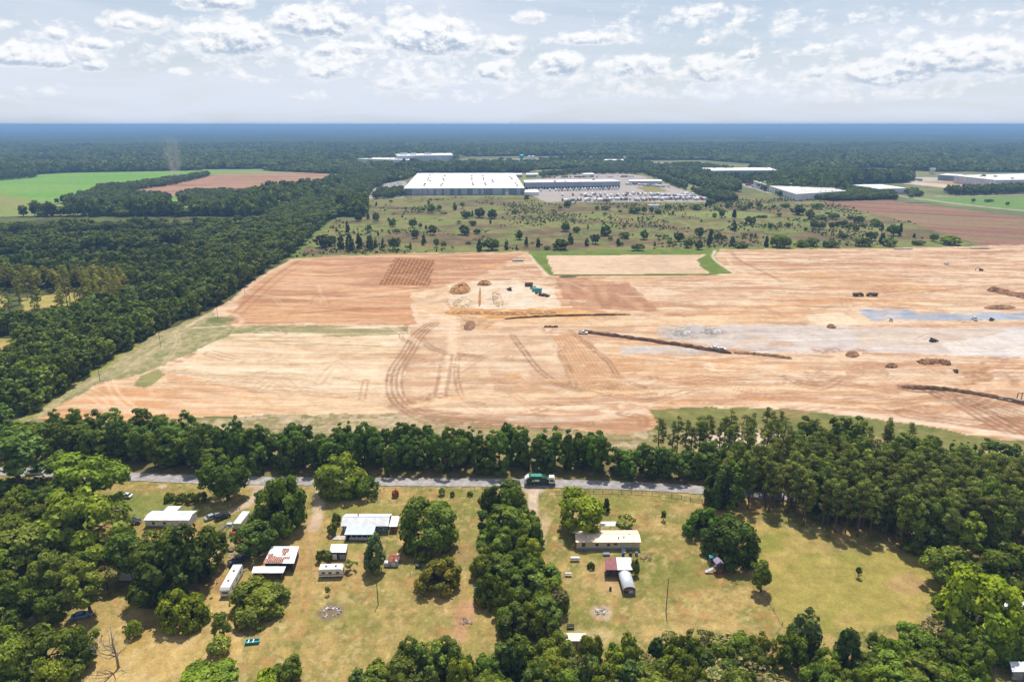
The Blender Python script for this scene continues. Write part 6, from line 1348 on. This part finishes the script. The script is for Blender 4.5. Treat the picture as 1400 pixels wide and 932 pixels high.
# cargo trailer, camper, long camper trailer
def trailer(name, label, p0, p1, w, h, m_side, stripe=None, cat='trailer', vents=2, win=True, nose=True):
    a, b = P3(*p0), P3(*p1); L = (b - a).length; o = thing(name, label, cat, a, math.atan2(b.y - a.y, b.x - a.x))
    prof = [(0, .55), (L, .55), (L, h - .5), (L - .45, h), (.15, h), (0, h - .3)] if nose else [(0, .5), (L, .5), (L, h), (0, h)]
    MB().prism(prof, -w / 2, w / 2, 'y').obj('body', m_side, o); MB().box(.3, L - .5, -w / 2 + .1, w / 2 - .1, h + .01, h + .06).obj('roof', m_tinw, o)
    if stripe: MB().box(.05, L - .1, -w / 2 - .02, -w / 2 + .0, 1.0, 1.25).obj('stripe', stripe, o); MB().box(.05, L - .1, w / 2, w / 2 + .02, 1.0, 1.25).obj('stripe', stripe, o)
    if win:
        for sgn in (-1, 1):
            for f in (.2, .48, .8): MB().box(L * f - .45, L * f + .45, min(sgn * w / 2, sgn * (w / 2 + .03)), max(sgn * w / 2, sgn * (w / 2 + .03)), 1.4, 2.0).obj('window', m_glass, o)
        MB().box(L + .0, L + .03, -w * .3, w * .3, 1.3, 1.9).obj('window', m_glass, o)
    for k in range(vents): MB().box(L * (.3 + .4 * k) - .25, L * (.3 + .4 * k) + .25, -.25, .25, h + .065, h + .3).obj('roof_vent', m_unit, o)
    for x in (L * .42, L * .55):
        for y in (-w / 2 + .15, w / 2 - .15): wheel(o, x, y, .34, .22)
    MB().box(L, L + 1.0, -.05, .05, .45, .55).obj('tow_bar', m_dark, o)
    return o
m_camper = mat('camper_cream', (.70, .67, .60), .5, var=.08, nscale=1.2)
trailer('camper', 'cream camper trailer parked on the lawn below the white shed', (437.5, 786.5), (470, 785.5), 2.5, 2.8, m_camper, m_wood, 'camper', 2)
trailer('camper_trailer', 'long white camper trailer beside the dense low tree', (327, 783), (308.5, 817), 2.5, 2.9, m_whw, None, 'camper', 2)
trailer('cargo_trailer', 'white cargo trailer above the dark round tree', (338, 708), (325, 725), 2.4, 2.5, m_whw, None, 'trailer', 0, win=False, nose=False)
# ride-on mowers and yard clutter
def mower(px, py, yaw, m_, label):
    o = thing('lawn_mower', label, 'lawn mower', P3(px, py), yaw, 'red lawn mowers in the left yard'); MB().prism([(.1, .4), (1.0, .4), (1.05, .75), (.85, .95), (.1, .95)], -.35, .35, 'y').obj('hood', m_, o); MB().box(-.7, .1, -.45, .45, .35, .55).obj('deck', m_, o)
    MB().box(-.65, -.15, -.25, .25, .56, .72).obj('seat', m_dark, o); MB().box(-.72, -.64, -.25, .25, .56, 1.1).obj('backrest', m_dark, o); MB().box(.02, .08, -.03, .03, .95, 1.2).obj('steering_column', m_dark, o)
    for x, r in ((-.55, .33), (.75, .24)):
        for y in (-.48, .48): wheel(o, x, y, r, .2)
for (x, y, yw, lb) in [(322, 724, .3, 'uppermost of the red mowers under the dark round tree'), (318, 731, .1, 'second red mower from the top under the dark round tree'), (326, 733, .5, 'red mower right of the second one'), (325, 741, .2, 'lowest red mower under the dark round tree')]:
    o = mower(x, y, yw, m_red, lb)
def clutter(name, px, py, shape, m_, label, cat=None):
    b = MB(); rgc = random.Random(px * 31 + py)
    if shape == 'box': b.box(-.8, .8, -.5, .5, 0, .7).box(-.84, .84, -.54, .54, .7, .76)
    elif shape == 'table': b.box(-.9, .9, -.4, .4, .7, .76).box(-.8, -.7, -.3, .3, 0, .7).box(.7, .8, -.3, .3, 0, .7).box(-.9, .9, .55, .75, .4, .45).box(-.9, .9, -.75, -.55, .4, .45)
    elif shape == 'drum': b.tube([(0, 0, 0), (0, 0, .9)], [.35, .33], 10)
    elif shape == 'pile':
        for i in range(14):
            x, y = rgc.uniform(-1.6, 1.6), rgc.uniform(-1, 1); a = rgc.uniform(0, 3.1); l = rgc.uniform(.4, 1.2); b.tube([(x, y, .1), (x + math.cos(a) * l, y + math.sin(a) * l, rgc.uniform(.15, .6))], [.12, .08], 5)
    elif shape == 'tank': b.tube([(-1.4, 0, .8), (-1.2, 0, .8), (1.2, 0, .8), (1.4, 0, .8)], [.2, .5, .5, .2], 12).box(-.9, -.75, -.3, .3, 0, .5).box(.75, .9, -.3, .3, 0, .5)
    return tag(b.obj(name, m_, loc=P3(px, py)), label, cat or name.replace('_', ' '))
for a in [('storage_box', 314, 718, 'box', m_bluw, 'pale blue box at the top of the mower yard', 'box'), ('workbench', 316, 752, 'table', m_wood, 'timber bench below the red mowers', 'bench'), ('oil_drum', 309, 741, 'drum', m_dark, 'dark drum left of the lowest mower', 'drum'), ('scrap_heap', 322, 760, 'pile', m_conc, 'pale scrap heap above the blue pickup'),
          ('scrap_heap', 310, 722, 'pile', m_grey, 'grey scrap heap left of the red mowers'), ('storage_box', 330, 748, 'box', m_orange, 'orange-brown box below the red mowers', 'box'), ('oil_drum', 834.5, 806, 'drum', m_dark, 'dark drum on the bare ground left of the arched shed', 'drum'), ('garden_bench', 777, 786, 'table', m_conc, 'pale garden seat on the lawn right of the light blue car', 'seat'),
          ('water_trough', 572, 775, 'box', m_dark, 'dark trough under the big oak', 'trough'), ('waste_bin', 650, 806, 'drum', m_tealp, 'teal bin at the left side of the hedgerow', 'bin'), ('picnic_table', 181, 805, 'table', m_wood, 'timber table in the shade of the left wood', 'table'), ('storage_box', 184, 781, 'box', m_red, 'red box in the shade below the dark oaks', 'box'),
          ('brush_pile', 195, 858, 'pile', m_snag, 'brush pile in the brown grass right of a small bush'), ('brush_pile', 640, 850, 'pile', m_snag, 'brush pile on the bare soil left of the hedgerow'), ('garden_stand', 780, 857, 'table', m_wdark, 'small dark stand on the lawn near the lower belt', 'stand'), ('tarpaulin_heap', 1352, 911, 'pile', m_blue, 'blue tarpaulin heap near the corner shed'),
          ('gas_tank', 786, 766, 'tank', m_whw, 'white gas tank on the lawn left of the mobile home', 'gas tank'), ('timber_pile', 885, 765, 'pile', m_wood, 'timber pile on the lawn right of the mobile home'), ('scrap_heap', 1150, 926, 'pile', m_tin, 'tin scrap heap at the lower edge'), ('stone_heap', 75, 735, 'pile', m_conc, 'pale rubble heap in the left wood')]:
    clutter(*a)
# fire rings: loose stones round ash
m_stone = mat('field_stone', (.36, .33, .30), .95, var=.3, nscale=2)
for (px, py, R_, lb) in [(452, 836, 2.6, 'ring of stones and ash on the left lawn'), (822, 836, 1.7, 'small ring of stones on the right lawn')]:
    o = thing('fire_ring', lb, 'fire ring', P3(px, py)); rgr = random.Random(px); b0 = MB()
    for k in range(34):
        a = rgr.uniform(0, 6.28); r = R_ * math.sqrt(rgr.uniform(.15, 1)); s = rgr.uniform(.12, .34); x, y = r * math.cos(a), r * math.sin(a) * .8
        b = MB(); b.tube([(x, y, -.1), (x, y, s * .5), (x + .05, y, s * .9)], [s, s * .9, s * .4], 6); b.obj('stone', m_stone if k % 3 else m_whw, o)
# jon boat
o = thing('boat', 'small teal boat lying upturned-side-out on the lower left lawn', 'boat', P3(345, 878), .12); o['label'] = 'small teal flat-bottomed boat lying on the lower left lawn'
MB().add([(-1.5, -.55, .05), (1.5, -.5, .05), (1.5, .5, .05), (-1.5, .55, .05), (-1.6, -.7, .6), (1.75, -.62, .65), (1.75, .62, .65), (-1.6, .7, .6), (-1.5, -.6, .58), (1.6, -.54, .62), (1.6, .54, .62), (-1.5, .6, .58), (-1.4, -.48, .12), (1.4, -.44, .12), (1.4, .44, .12), (-1.4, .48, .12)],
         [(3, 2, 1, 0), (0, 1, 5, 4), (1, 2, 6, 5), (2, 3, 7, 6), (3, 0, 4, 7), (4, 5, 9, 8), (5, 6, 10, 9), (6, 7, 11, 10), (7, 4, 8, 11), (8, 9, 13, 12), (9, 10, 14, 13), (10, 11, 15, 14), (11, 8, 12, 15), (12, 13, 14, 15)]).obj('hull', m_tealp, o)
for x in (-.8, .3): MB().box(x - .15, x + .15, -.56, .56, .5, .56).obj('thwart', m_whw, o)
# play set
o = thing('play_set', 'timber play set with a slide below the broad dark tree', 'play set', P3(981, 781), .15)
for x in (-.9, .9):
    for y in (-.9, .9): MB().box(x - .08, x + .08, y - .08, y + .08, 0, 3.2).obj('post', m_wood, o)
MB().box(-1, 1, -1, 1, 1.4, 1.5).obj('deck', m_wood, o); MB().prism([(-1.2, 3.2), (1.2, 3.2), (0, 4.1)], -1.1, 1.1, 'y').obj('roof', mat('faded_purple_canvas', (.30, .24, .33), .8), o)
MB().quad((-1.0, -.4, 1.45), (-1.0, .4, 1.45), (-3.6, .4, .25), (-3.6, -.4, .25), .08).obj('slide', m_bluw, o)
for z in (1.9, 2.3): MB().box(-.9, .9, -.95, -.9, z - .05, z + .05).obj('rail', m_shut, o)
MB().box(-.55, .55, -1.3, -1.2, 0, 1.5).obj('ladder', m_shut, o); MB().box(-1.0, 1.0, -.97, -.92, .5, 1.3).obj('panel', m_maroon, o)
o = thing('swing_seat', 'teal swing seat beside the play set', 'swing', P3(974, 770)); MB().box(-1, 1, -.08, .08, 2.1, 2.2).obj('top_bar', m_tealp, o); MB().quad((-1.1, -.6, 2.25), (1.1, -.6, 2.25), (1.1, .6, 2.4), (-1.1, .6, 2.4)).obj('canopy', m_tealp, o); MB().box(-.7, .7, -.3, .3, .5, .6).obj('seat', m_maroon, o)
for x in (-.95, .95):
    for y in (-.6, .6): MB().tube([(x, y, 0), (x, 0, 2.1)], [.05, .05], 6).obj('leg', m_tealp, o)
o = thing('metal_frame', 'grey leaning metal frame below the broad dark tree', 'frame', P3(1020, 776), .6)
for x in (-.6, .6): MB().tube([(x, 0, 0), (x, 1.2, 2.6)], [.06, .06], 6).obj('upright', m_steel, o)
for k in range(4): MB().box(-.6, .6, .3 * k + .1, .3 * k + .16, .65 * k + .35, .65 * k + .42).obj('rung', m_steel, o)
# garbage truck
o = thing('garbage_truck', 'dark green garbage truck with a white cab on the road', 'garbage truck', P3(738, 662.2), -.02)
MB().box(-4.6, 5.0, -.9, .9, .75, 1.05).obj('chassis', m_dark, o)
MB().prism([(-4.3, 1.08), (2.4, 1.08), (2.4, 2.6), (1.6, 3.25), (-3.6, 3.4), (-4.6, 2.4)], -1.25, 1.25, 'y').obj('body', m_green, o)
MB().prism([(-5.3, 1.1), (-4.62, 1.1), (-4.62, 2.4), (-3.75, 3.3), (-4.0, 3.6), (-5.2, 2.6)], -1.2, 1.2, 'y').obj('tailgate', m_whw, o)
MB().box(-3.2, .6, -1.0, 1.0, 3.42, 3.7).obj('roof_lid', mat('pale_green_enamel', (.06, .27, .20), .35, var=.1), o)
MB().box(-1.9, -.2, -1.29, -1.26, 1.9, 2.6).obj('white_panel', m_whw, o); MB().box(-2.6, -2.15, -1.29, -1.26, 1.8, 2.4).obj('pale_badge', m_camper, o)
for k in range(7): MB().box(-4.0 + k * .95, -3.88 + k * .95, -1.285, -1.255, 1.15, 1.8).obj('rib', m_green, o)
MB().prism([(3.1, 1.08), (5.1, 1.08), (5.2, 2.0), (5.0, 2.7), (3.1, 2.75)], -1.15, 1.15, 'y').obj('cab', m_whw, o); MB().box(3.4, 4.7, -1.18, -1.16, 1.85, 2.55).obj('window', m_glass, o); MB().quad((5.11, -1.0, 1.9), (5.11, 1.0, 1.9), (5.06, 1.0, 2.6), (5.06, -1.0, 2.6), .05).obj('windscreen', m_glass, o)
MB().box(3.2, 4.9, -1.0, 1.0, 2.76, 3.3).obj('cab_hood', m_camper, o); MB().box(2.45, 3.05, -1.0, 1.0, 1.08, 2.6).obj('lift_arm_housing', m_dark, o); MB().box(5.15, 5.35, -1.1, 1.1, .5, .95).obj('bumper', m_dark, o)
for x in (-3.2, -1.9, 4.0):
    for y in (-1.0, 1.0): wheel(o, x, y, .52, .34, m_grey)
# poles
def pole(px, py, top, label, arm=True, r=.13):
    h = hgt(px, py, top); o = thing('utility_pole', label, 'pole', P3(px, py)); MB().tube([(0, 0, -.2), (0, 0, h)], [r, r * .75], 8).obj('post', m_wood, o)
    if arm:
        MB().box(-1.0, 1.0, -.06, .06, h - .55, h - .42).obj('crossarm', m_wood, o)
        for x in (-.9, 0.25, .9): MB().tube([(x, 0, h - .415), (x, 0, h - .2)], [.05, .04], 6).obj('insulator', m_whw, o)
pole(517, 826, 797, 'bare utility pole on the left lawn', False); pole(910.5, 835, 790, 'tall utility pole on the right lawn', False)
pole(137, 520, 499, 'nearest utility pole of the green strip beside the forest'); pole(220, 474, 454, 'middle utility pole of the green strip beside the forest'); pole(298, 436, 419, 'utility pole on the small green island by the forest'); pole(409, 339, 324, 'farthest utility pole at the corner of the scrub field'); pole(335, 402, 388, 'utility pole at the forest edge above the green island')
pole(561, 788, 780, 'short post on the left lawn right of the tool shed', False, .06)
# roadside fences: posts and rails
def fence(pts, label, step, h, rails, m_):
    g = [P3(*p) for p in smooth_line(pts, 8)]; o = thing('fence', label, 'fence', g[0]); run = [g[0]]; acc = 0
    for a, b in zip(g[:-1], g[1:]):
        acc += (b - a).length
        if acc >= step: run.append(b); acc = 0
    for p in run: q = p - g[0]; MB().box(q.x - .07, q.x + .07, q.y - .07, q.y + .07, 0, h).obj('post', m_, o)
    for p, q in zip(run[:-1], run[1:]):
        for z in rails: MB().tube([tuple(p - g[0] + Vector((0, -.09, z))), tuple(q - g[0] + Vector((0, -.09, z)))], .045, 4).obj('rail', m_, o)
fence([(737, 677), (760, 675.5), (800, 674), (850, 674), (905, 677.5), (955, 686), (985, 692)], 'dark timber rail fence along the road in the right yard', 2.6, 1.3, (.45, .85, 1.2), m_wood)
fence([(525, 670), (580, 669), (655, 669.5)], 'thin post fence along the road above the big oak', 3.0, 1.1, (.95,), m_snag)
fence([(1010, 768), (1040, 805), (1072, 858)], 'low wire fence between the right lawn and the right field', 4.0, .9, (.8,), m_snag)


# ================================================================== CONSTRUCTION SITE THINGS
def soil(name, c): 
    return mat(name, tuple(float(v) for v in A(*c)), .95, var=.3, nscale=.35, bump=.6)
s_or, s_br, s_dk, s_gr, s_pale = soil('orange_clay', (214, 158, 98)), soil('brown_earth', (172, 128, 92)), soil('dark_earth', (122, 90, 66)), soil('grey_stone_heap', (206, 196, 186)), soil('pale_sand_heap', (236, 206, 170))
def mound(name, label, poly, h, m_, cat='dirt pile', group=None, seed=0, steep=.5, rough=.35):
    """heap with a ragged outline from a photo outline of its foot"""
    g = np.array([G(*p) for p in poly]); c = g.mean(0); rg = np.random.default_rng(seed)
    n = len(g); pts = []
    for i in range(n):
        a, b, e, d = (g[(i + j) % n] for j in (-1, 0, 1, 2))
        for k in range(5):
            t_ = k / 5; pts.append(((1 - t_) ** 3 * a + (3 * t_ ** 3 - 6 * t_ ** 2 + 4) * b + (-3 * t_ ** 3 + 3 * t_ ** 2 + 3 * t_ + 1) * e + t_ ** 3 * d) / 6)
    pts = np.array(pts); m = len(pts); V = []; rings = 7
    for r in range(rings):
        f = r / (rings - 1); p = c + (pts - c) * (1 - f * .96) + rg.normal(size=pts.shape) * h * .07 * (f < .95)
        z = h * (1 - (1 - min(1, f / steep)) ** 1.6) + rg.uniform(-1, 1, m) * h * rough * .5 * min(1, f * 2); z = z * (f > 0) - .25 * (f == 0)
        V += [(q[0] - c[0], q[1] - c[1], zz) for q, zz in zip(p, z)]
    V.append((0, 0, h * (.9 + .1 * rg.random()))); F_ = [(r * m + i, r * m + (i + 1) % m, (r + 1) * m + (i + 1) % m, (r + 1) * m + i) for r in range(rings - 1) for i in range(m)] + [((rings - 1) * m + i, (rings - 1) * m + (i + 1) % m, len(V) - 1) for i in range(m)]
    b = MB(); b.v = V; b.f = F_
    return tag(b.obj(name, m_, loc=(c[0], c[1], 0)), label, cat, group)
def ridge(name, label, pts, w, h, m_, seed=0, cat='earth bank'):
    g = np.array([G(*p) for p in smooth_line(pts, 14)]); rg = np.random.default_rng(seed); d = np.gradient(g, axis=0); d /= np.linalg.norm(d, axis=1)[:, None] + 1e-9; n = np.stack([-d[:, 1], d[:, 0]], 1); k = len(g); prof = [(-.5, -.25), (-.36, .45), (-.15, .95), (.1, 1.0), (.33, .5), (.5, -.25)]; V = []
    for i in range(k):
        e = min(1, min(i, k - 1 - i) / 3 + .25); hh_ = h * e * rg.uniform(.65, 1.25); ww = w * rg.uniform(.8, 1.2) * max(e, .5)
        for (u, z) in prof: V.append((*(g[i] - g[0] + n[i] * u * ww), z * hh_ if z > 0 else -.25))
    p_ = len(prof); F_ = [(i * p_ + j, i * p_ + j + 1, (i + 1) * p_ + j + 1, (i + 1) * p_ + j) for i in range(k - 1) for j in range(p_ - 1)]
    b = MB(); b.v = V; b.f = F_
    return tag(b.obj(name, m_, loc=(g[0][0], g[0][1], 0)), label, cat)
ridge('spoil_ridge', 'long dark spoil ridge running diagonally across the site', [(792, 453), (850, 460.5), (920, 470.5), (1000, 483)], 4.0, 1.35, s_dk, 1)
ridge('spoil_ridge', 'broken end of the diagonal spoil ridge', [(1003, 482), (1040, 484.5), (1083, 490)], 3.5, .9, s_br, 2)
ridge('dug_bank', 'dark eroded bank on the near rim of the excavated pad', [(690, 436), (740, 432.5), (800, 431), (862, 430)], 2.6, .8, s_dk, 3)
ridge('clay_bank', 'orange clay bank below the white excavated pad', [(608, 427), (650, 427.5), (700, 428), (760, 426.5)], 9, .8, s_or, 4)
ridge('earth_bank', 'dark curved earth bank at the right edge of the site', [(1233, 529), (1290, 532), (1350, 541), (1420, 556)], 4, 1.1, s_dk, 5)
ridge('earth_bank', 'brown bank at the upper right of the site', [(1355, 396), (1380, 402), (1430, 412)], 12, 2.5, s_br, 6)
ridge('stone_bank', 'low grey bank above the dirt pile at the right', [(1256, 496), (1280, 494.5), (1300, 498)], 6, 1.8, s_br, 7)
for i, (poly, h, m_, lb) in enumerate([([(614, 403), (612, 398), (628, 389), (640, 388), (645, 396), (640, 403)], 4.5, s_or, 'largest orange clay heap at the left of the excavated pad'), ([(616, 421), (618, 408), (634, 404), (646, 408), (645, 422)], 2.6, s_pale, 'pale lumpy heap in front of the largest clay heap'),
        ([(653, 421), (655, 391), (658, 391), (658, 421)], 1.5, s_or, 'narrow clay ridge standing on the white pad'), ([(673, 421), (671, 396), (681, 395), (690, 412), (689, 421)], 3.0, s_pale, 'sand heap in the middle of the excavated pad'), ([(645, 390), (660, 385.5), (674, 387), (672, 391)], 3.2, s_or, 'small clay heap on the far rim of the pad'),
        ([(632, 452), (634, 440), (648, 436), (652, 446), (645, 453)], 1.2, s_br, 'rough brown heap below the excavated pad'), ([(1207, 502), (1212, 498), (1222, 497), (1231, 502), (1220, 504)], 3.0, s_br, 'dark dirt pile in front of the grey stone pad'), ([(910, 458), (925, 447), (942, 446), (950, 456), (935, 463)], 2.2, s_gr, 'grey stone heap at the left of the stone pad'),
        ([(950, 452), (965, 444.5), (985, 448), (995, 456), (970, 459)], 2.0, s_gr, 'second grey stone heap, right of the first'), ([(1152, 486), (1160, 478), (1172, 479), (1178, 487), (1165, 490)], 1.6, s_br, 'low dirt heap below the stone pad'), ([(1126, 449), (1133, 441), (1142, 445), (1147, 450)], 2.2, s_br, 'dirt heap at the foot of the pale sand patch'),
        ([(1340, 420), (1362, 416), (1390, 418), (1392, 423), (1350, 423)], 2.2, s_br, 'rough brown heap above the blue-grey stone strip'), ([(760, 377.6), (790, 377.0), (792, 379.2), (765, 380)], 1.0, s_dk, 'dark strip of soil below the basin')]):
    mound('dirt_pile', lb, poly, h * (.42 if i not in (0, 4) else .75), m_, seed=i)
# machines
def tracks(o, L, w, g_):
    for s in (-1, 1):
        t_ = MB(); t_.prism([(-L / 2, .35), (-L / 2 + .35, 0), (L / 2 - .35, 0), (L / 2, .35), (L / 2 - .3, .9), (-L / 2 + .3, .9)], s * g_ - w / 2, s * g_ + w / 2, 'y'); t_.obj('track', m_dark, o)
def excavator(px, py, yaw, label, m_=None, k=1.0):
    o = thing('excavator', label, 'excavator', P3(px, py), yaw, 'excavators on the site', k); tracks(o, 4.4, .6, 1.2); m_ = m_ or m_orange
    MB().box(-2.2, 1.6, -1.3, 1.3, 1.0, 2.0).obj('house', m_, o); c = MB().box(.2, 1.7, .3, 1.3, 2.02, 3.1).obj('cab', m_dark, o); MB().box(.4, 1.72, .4, 1.2, 2.3, 2.9).obj('window', m_glass, c); MB().box(-2.5, -1.5, -1.25, 1.25, 1.1, 2.3).obj('counterweight', m_grey, o)
    MB().tube([(1.2, -.3, 1.9), (3.2, -.3, 4.6), (5.0, -.3, 4.2)], [.35, .32, .25], 6).obj('boom', m_, o); MB().tube([(5.0, -.3, 4.3), (6.2, -.3, 1.6)], [.26, .18], 6).obj('stick', m_, o); MB().prism([(5.6, .3), (6.6, .3), (6.5, 1.5), (6.0, 1.6)], -.9, .3, 'y').obj('bucket', m_dark, o)
def dumper(px, py, yaw, label, m_=None, k=1.0):
    o = thing('dump_truck', label, 'dump truck', P3(px, py), yaw, 'dump trucks on the site', k); m_ = m_ or m_orange
    MB().prism([(-5, 1.9), (-4.4, 1.2), (.8, 1.2), (1.4, 3.0), (-4.6, 2.9)], -1.5, 1.5, 'y').obj('bed', m_, o); MB().box(-4, 4.6, -.8, .8, .8, 1.18).obj('chassis', m_dark, o); c = MB().prism([(1.7, 1.2), (3.4, 1.2), (3.2, 3.1), (1.8, 3.1)], -1.2, 1.2, 'y').obj('cab', m_, o); MB().box(2.0, 3.2, -1.23, -1.21, 2.1, 2.9).obj('window', m_glass, c); MB().prism([(3.42, 1.2), (5.0, 1.2), (4.9, 2.0), (3.42, 2.3)], -1.1, 1.1, 'y').obj('hood', m_, o)
    for x in (-3.4, -1.6, 3.9):
        for y in (-1.25, 1.25): wheel(o, x, y, .9, .6, m_grey)
def dozer(px, py, yaw, label, m_=None, k=1.0):
    o = thing('bulldozer', label, 'bulldozer', P3(px, py), yaw, 'bulldozers on the site', k); tracks(o, 4.0, .6, 1.1); m_ = m_ or m_orange
    MB().box(-.2, 2.0, -.7, .7, .9, 2.0).obj('hood', m_, o); c = MB().box(-1.7, -.25, -.9, .9, .95, 3.0).obj('cab', m_, o); MB().box(-1.6, -.4, -.92, -.905, 1.9, 2.8).obj('window', m_glass, c); MB().quad((2.8, -1.9, .1), (2.8, 1.9, .1), (3.0, 1.9, 1.5), (3.0, -1.9, 1.5), .15).obj('blade', m_grey, o); MB().box(.5, 2.8, -1.6, -1.5, .5, .75).obj('push_arm', m_, o); MB().box(.5, 2.8, 1.5, 1.6, .5, .75).obj('push_arm', m_, o); MB().tube([(1.2, .3, 2.0), (1.2, .3, 2.9)], .08, 6).obj('exhaust', m_dark, o)
m_dkm = mat('dusty_dark_machine', (.13, .10, .075), .7, var=.35); m_tealc = mat('turquoise_container', (.05, .42, .38), .5, var=.1)
dozer(697, 397, 2.0, 'dark bulldozer alone on the white excavated pad', m_dkm, .85)
def container(px, py, yaw, m_, label, L=6):
    o = thing('site_container', label, 'container', P3(px, py), yaw, 'containers on the excavated pad'); MB().box(-L / 2, L / 2, -1.2, 1.2, .1, 2.6).obj('shell', m_, o); MB().box(-L / 2 - .05, L / 2 + .05, -1.25, 1.25, 2.61, 2.72).obj('roof', m_, o); MB().box(L / 2, L / 2 + .05, -1.1, 1.1, .2, 2.5).obj('door', m_grey, o)
    for k in range(8): MB().box(-L / 2 + .3 + k * L / 8.5, -L / 2 + .45 + k * L / 8.5, -1.24, -1.2, .2, 2.5).obj('rib', m_, o)
container(723, 391, .05, m_dkm, 'dark container at the far rim of the excavated pad'); container(734, 398.5, -.3, m_tealc, 'turquoise container among the machines on the pad', 7)
dozer(727, 394.5, 1.5, 'small dark bulldozer left of the turquoise container', m_dkm, .7); dozer(731, 394.8, 1.5, 'second small dark machine above the turquoise container', m_dkm, .7); excavator(740, 404, 2.2, 'dark excavator below the turquoise container', m_dkm, .9); dumper(744, 404.5, -.9, 'dark truck right of the turquoise container', m_dkm, .6); dozer(749, 405.5, 1.2, 'dark machine farthest right on the excavated pad', m_dkm, .6); dumper(735, 401, .2, 'low dark truck below the turquoise container', m_dkm, .45)
dumper(1173, 404.5, .1, 'left one of two dump trucks on the haul road', m_dkm, .78); dumper(1192, 404.5, 3.1, 'right one of two dump trucks on the haul road', m_dkm, .78)
excavator(1341, 370, 2.9, 'brown excavator at the upper right of the site', m_dkm, .65); dozer(1275, 467, .1, 'dark bulldozer on the grey stone pad', m_dkm, .8); dozer(1307, 508.5, 1.3, 'small dark machine by the stone bank', m_dkm, .55); dozer(1355, 438, .6, 'black machine by the blue-grey stone strip', m_dkm, .65)
for (x, y, yw, k, lb) in [(986, 479, .1, 'truck', 'white pickup beside the diagonal spoil ridge'), (978, 476.5, .1, 'sedan', 'pale car left of the white pickup at the spoil ridge'), (797, 456, -.1, 'truck', 'white pickup at the upper end of the spoil ridge'), (1294, 361.5, .3, 'suv', 'white van on the upper right of the site'), (1218, 438, 1.0, 'truck', 'white pickup below the blue-grey stone strip'), (1332, 437, 1.4, 'truck', 'white pickup at the right end of the blue-grey strip')]:
    car(x, y, yw, p_white, k, lb, 'pickup' if k == 'truck' else 'car', 'pickup' if k == 'truck' else 'car')
m_pipe = mat('pale_concrete_pipe', (.40, .39, .37), .8, var=.2)
def pipes(px, py, yaw, n, r, L, label):
    o = thing('pipe_stack', label, 'pipes', P3(px, py), yaw, 'stacked pipes on the site')
    for i in range(n): MB().tube([(-L / 2, i * r * 2.05, r), (L / 2, i * r * 2.05, r)], r, 10).obj('pipe', m_pipe, o)
pipes(708, 357, 0, 4, .6, 10, 'row of pale pipes at the far left of the basin'); pipes(1235, 341, 0, 2, .5, 18, 'long pipes at the far edge of the site'); pipes(1340, 340, 0, 2, .5, 18, 'long pipes at the far edge near the right'); pipes(1388, 549, -.15, 4, .35, 6, 'pale pipes stacked at the dark bank'); pipes(1374, 546, -.1, 3, .35, 5, 'second stack of pale pipes at the dark bank'); pipes(1253, 277, 0, 2, .7, 30, 'white irrigation pipe lying on the ploughed field') 
o = thing('timber_trestle', 'dark timber trestle among the pipes at the right edge', 'trestle', P3(1396, 546))
for x in (-2, 0, 2): MB().box(x - .12, x + .12, -.12, .12, 0, 3.0).obj('post', m_wdark, o)
MB().box(-2.2, 2.2, -.1, .1, 3.02, 3.25).obj('beam', m_wdark, o)
ridge('shallow_trench_edge', 'short dark cut in the sand right of the excavated pad', [(744, 446.5), (753, 447), (763, 446.8)], 3.0, .9, s_dk, 9)

# ================================================================== HAZE
hz = bpy.data.materials.new('summer_haze'); hz.use_nodes = True; t = hz.node_tree; t.nodes.clear()
pv = N(t, 'ShaderNodeVolumePrincipled', ins={'Color': (0.29, 0.51, 0.84, 1), 'Density': 1.5e-4, 'Anisotropy': 0.0})
t.links.new(pv.outputs[0], N(t, 'ShaderNodeOutputMaterial').inputs['Volume'])
tag(MB().box(-36000, 36000, -4000, 28000, -3, 127).obj('haze', hz), kind='stuff')
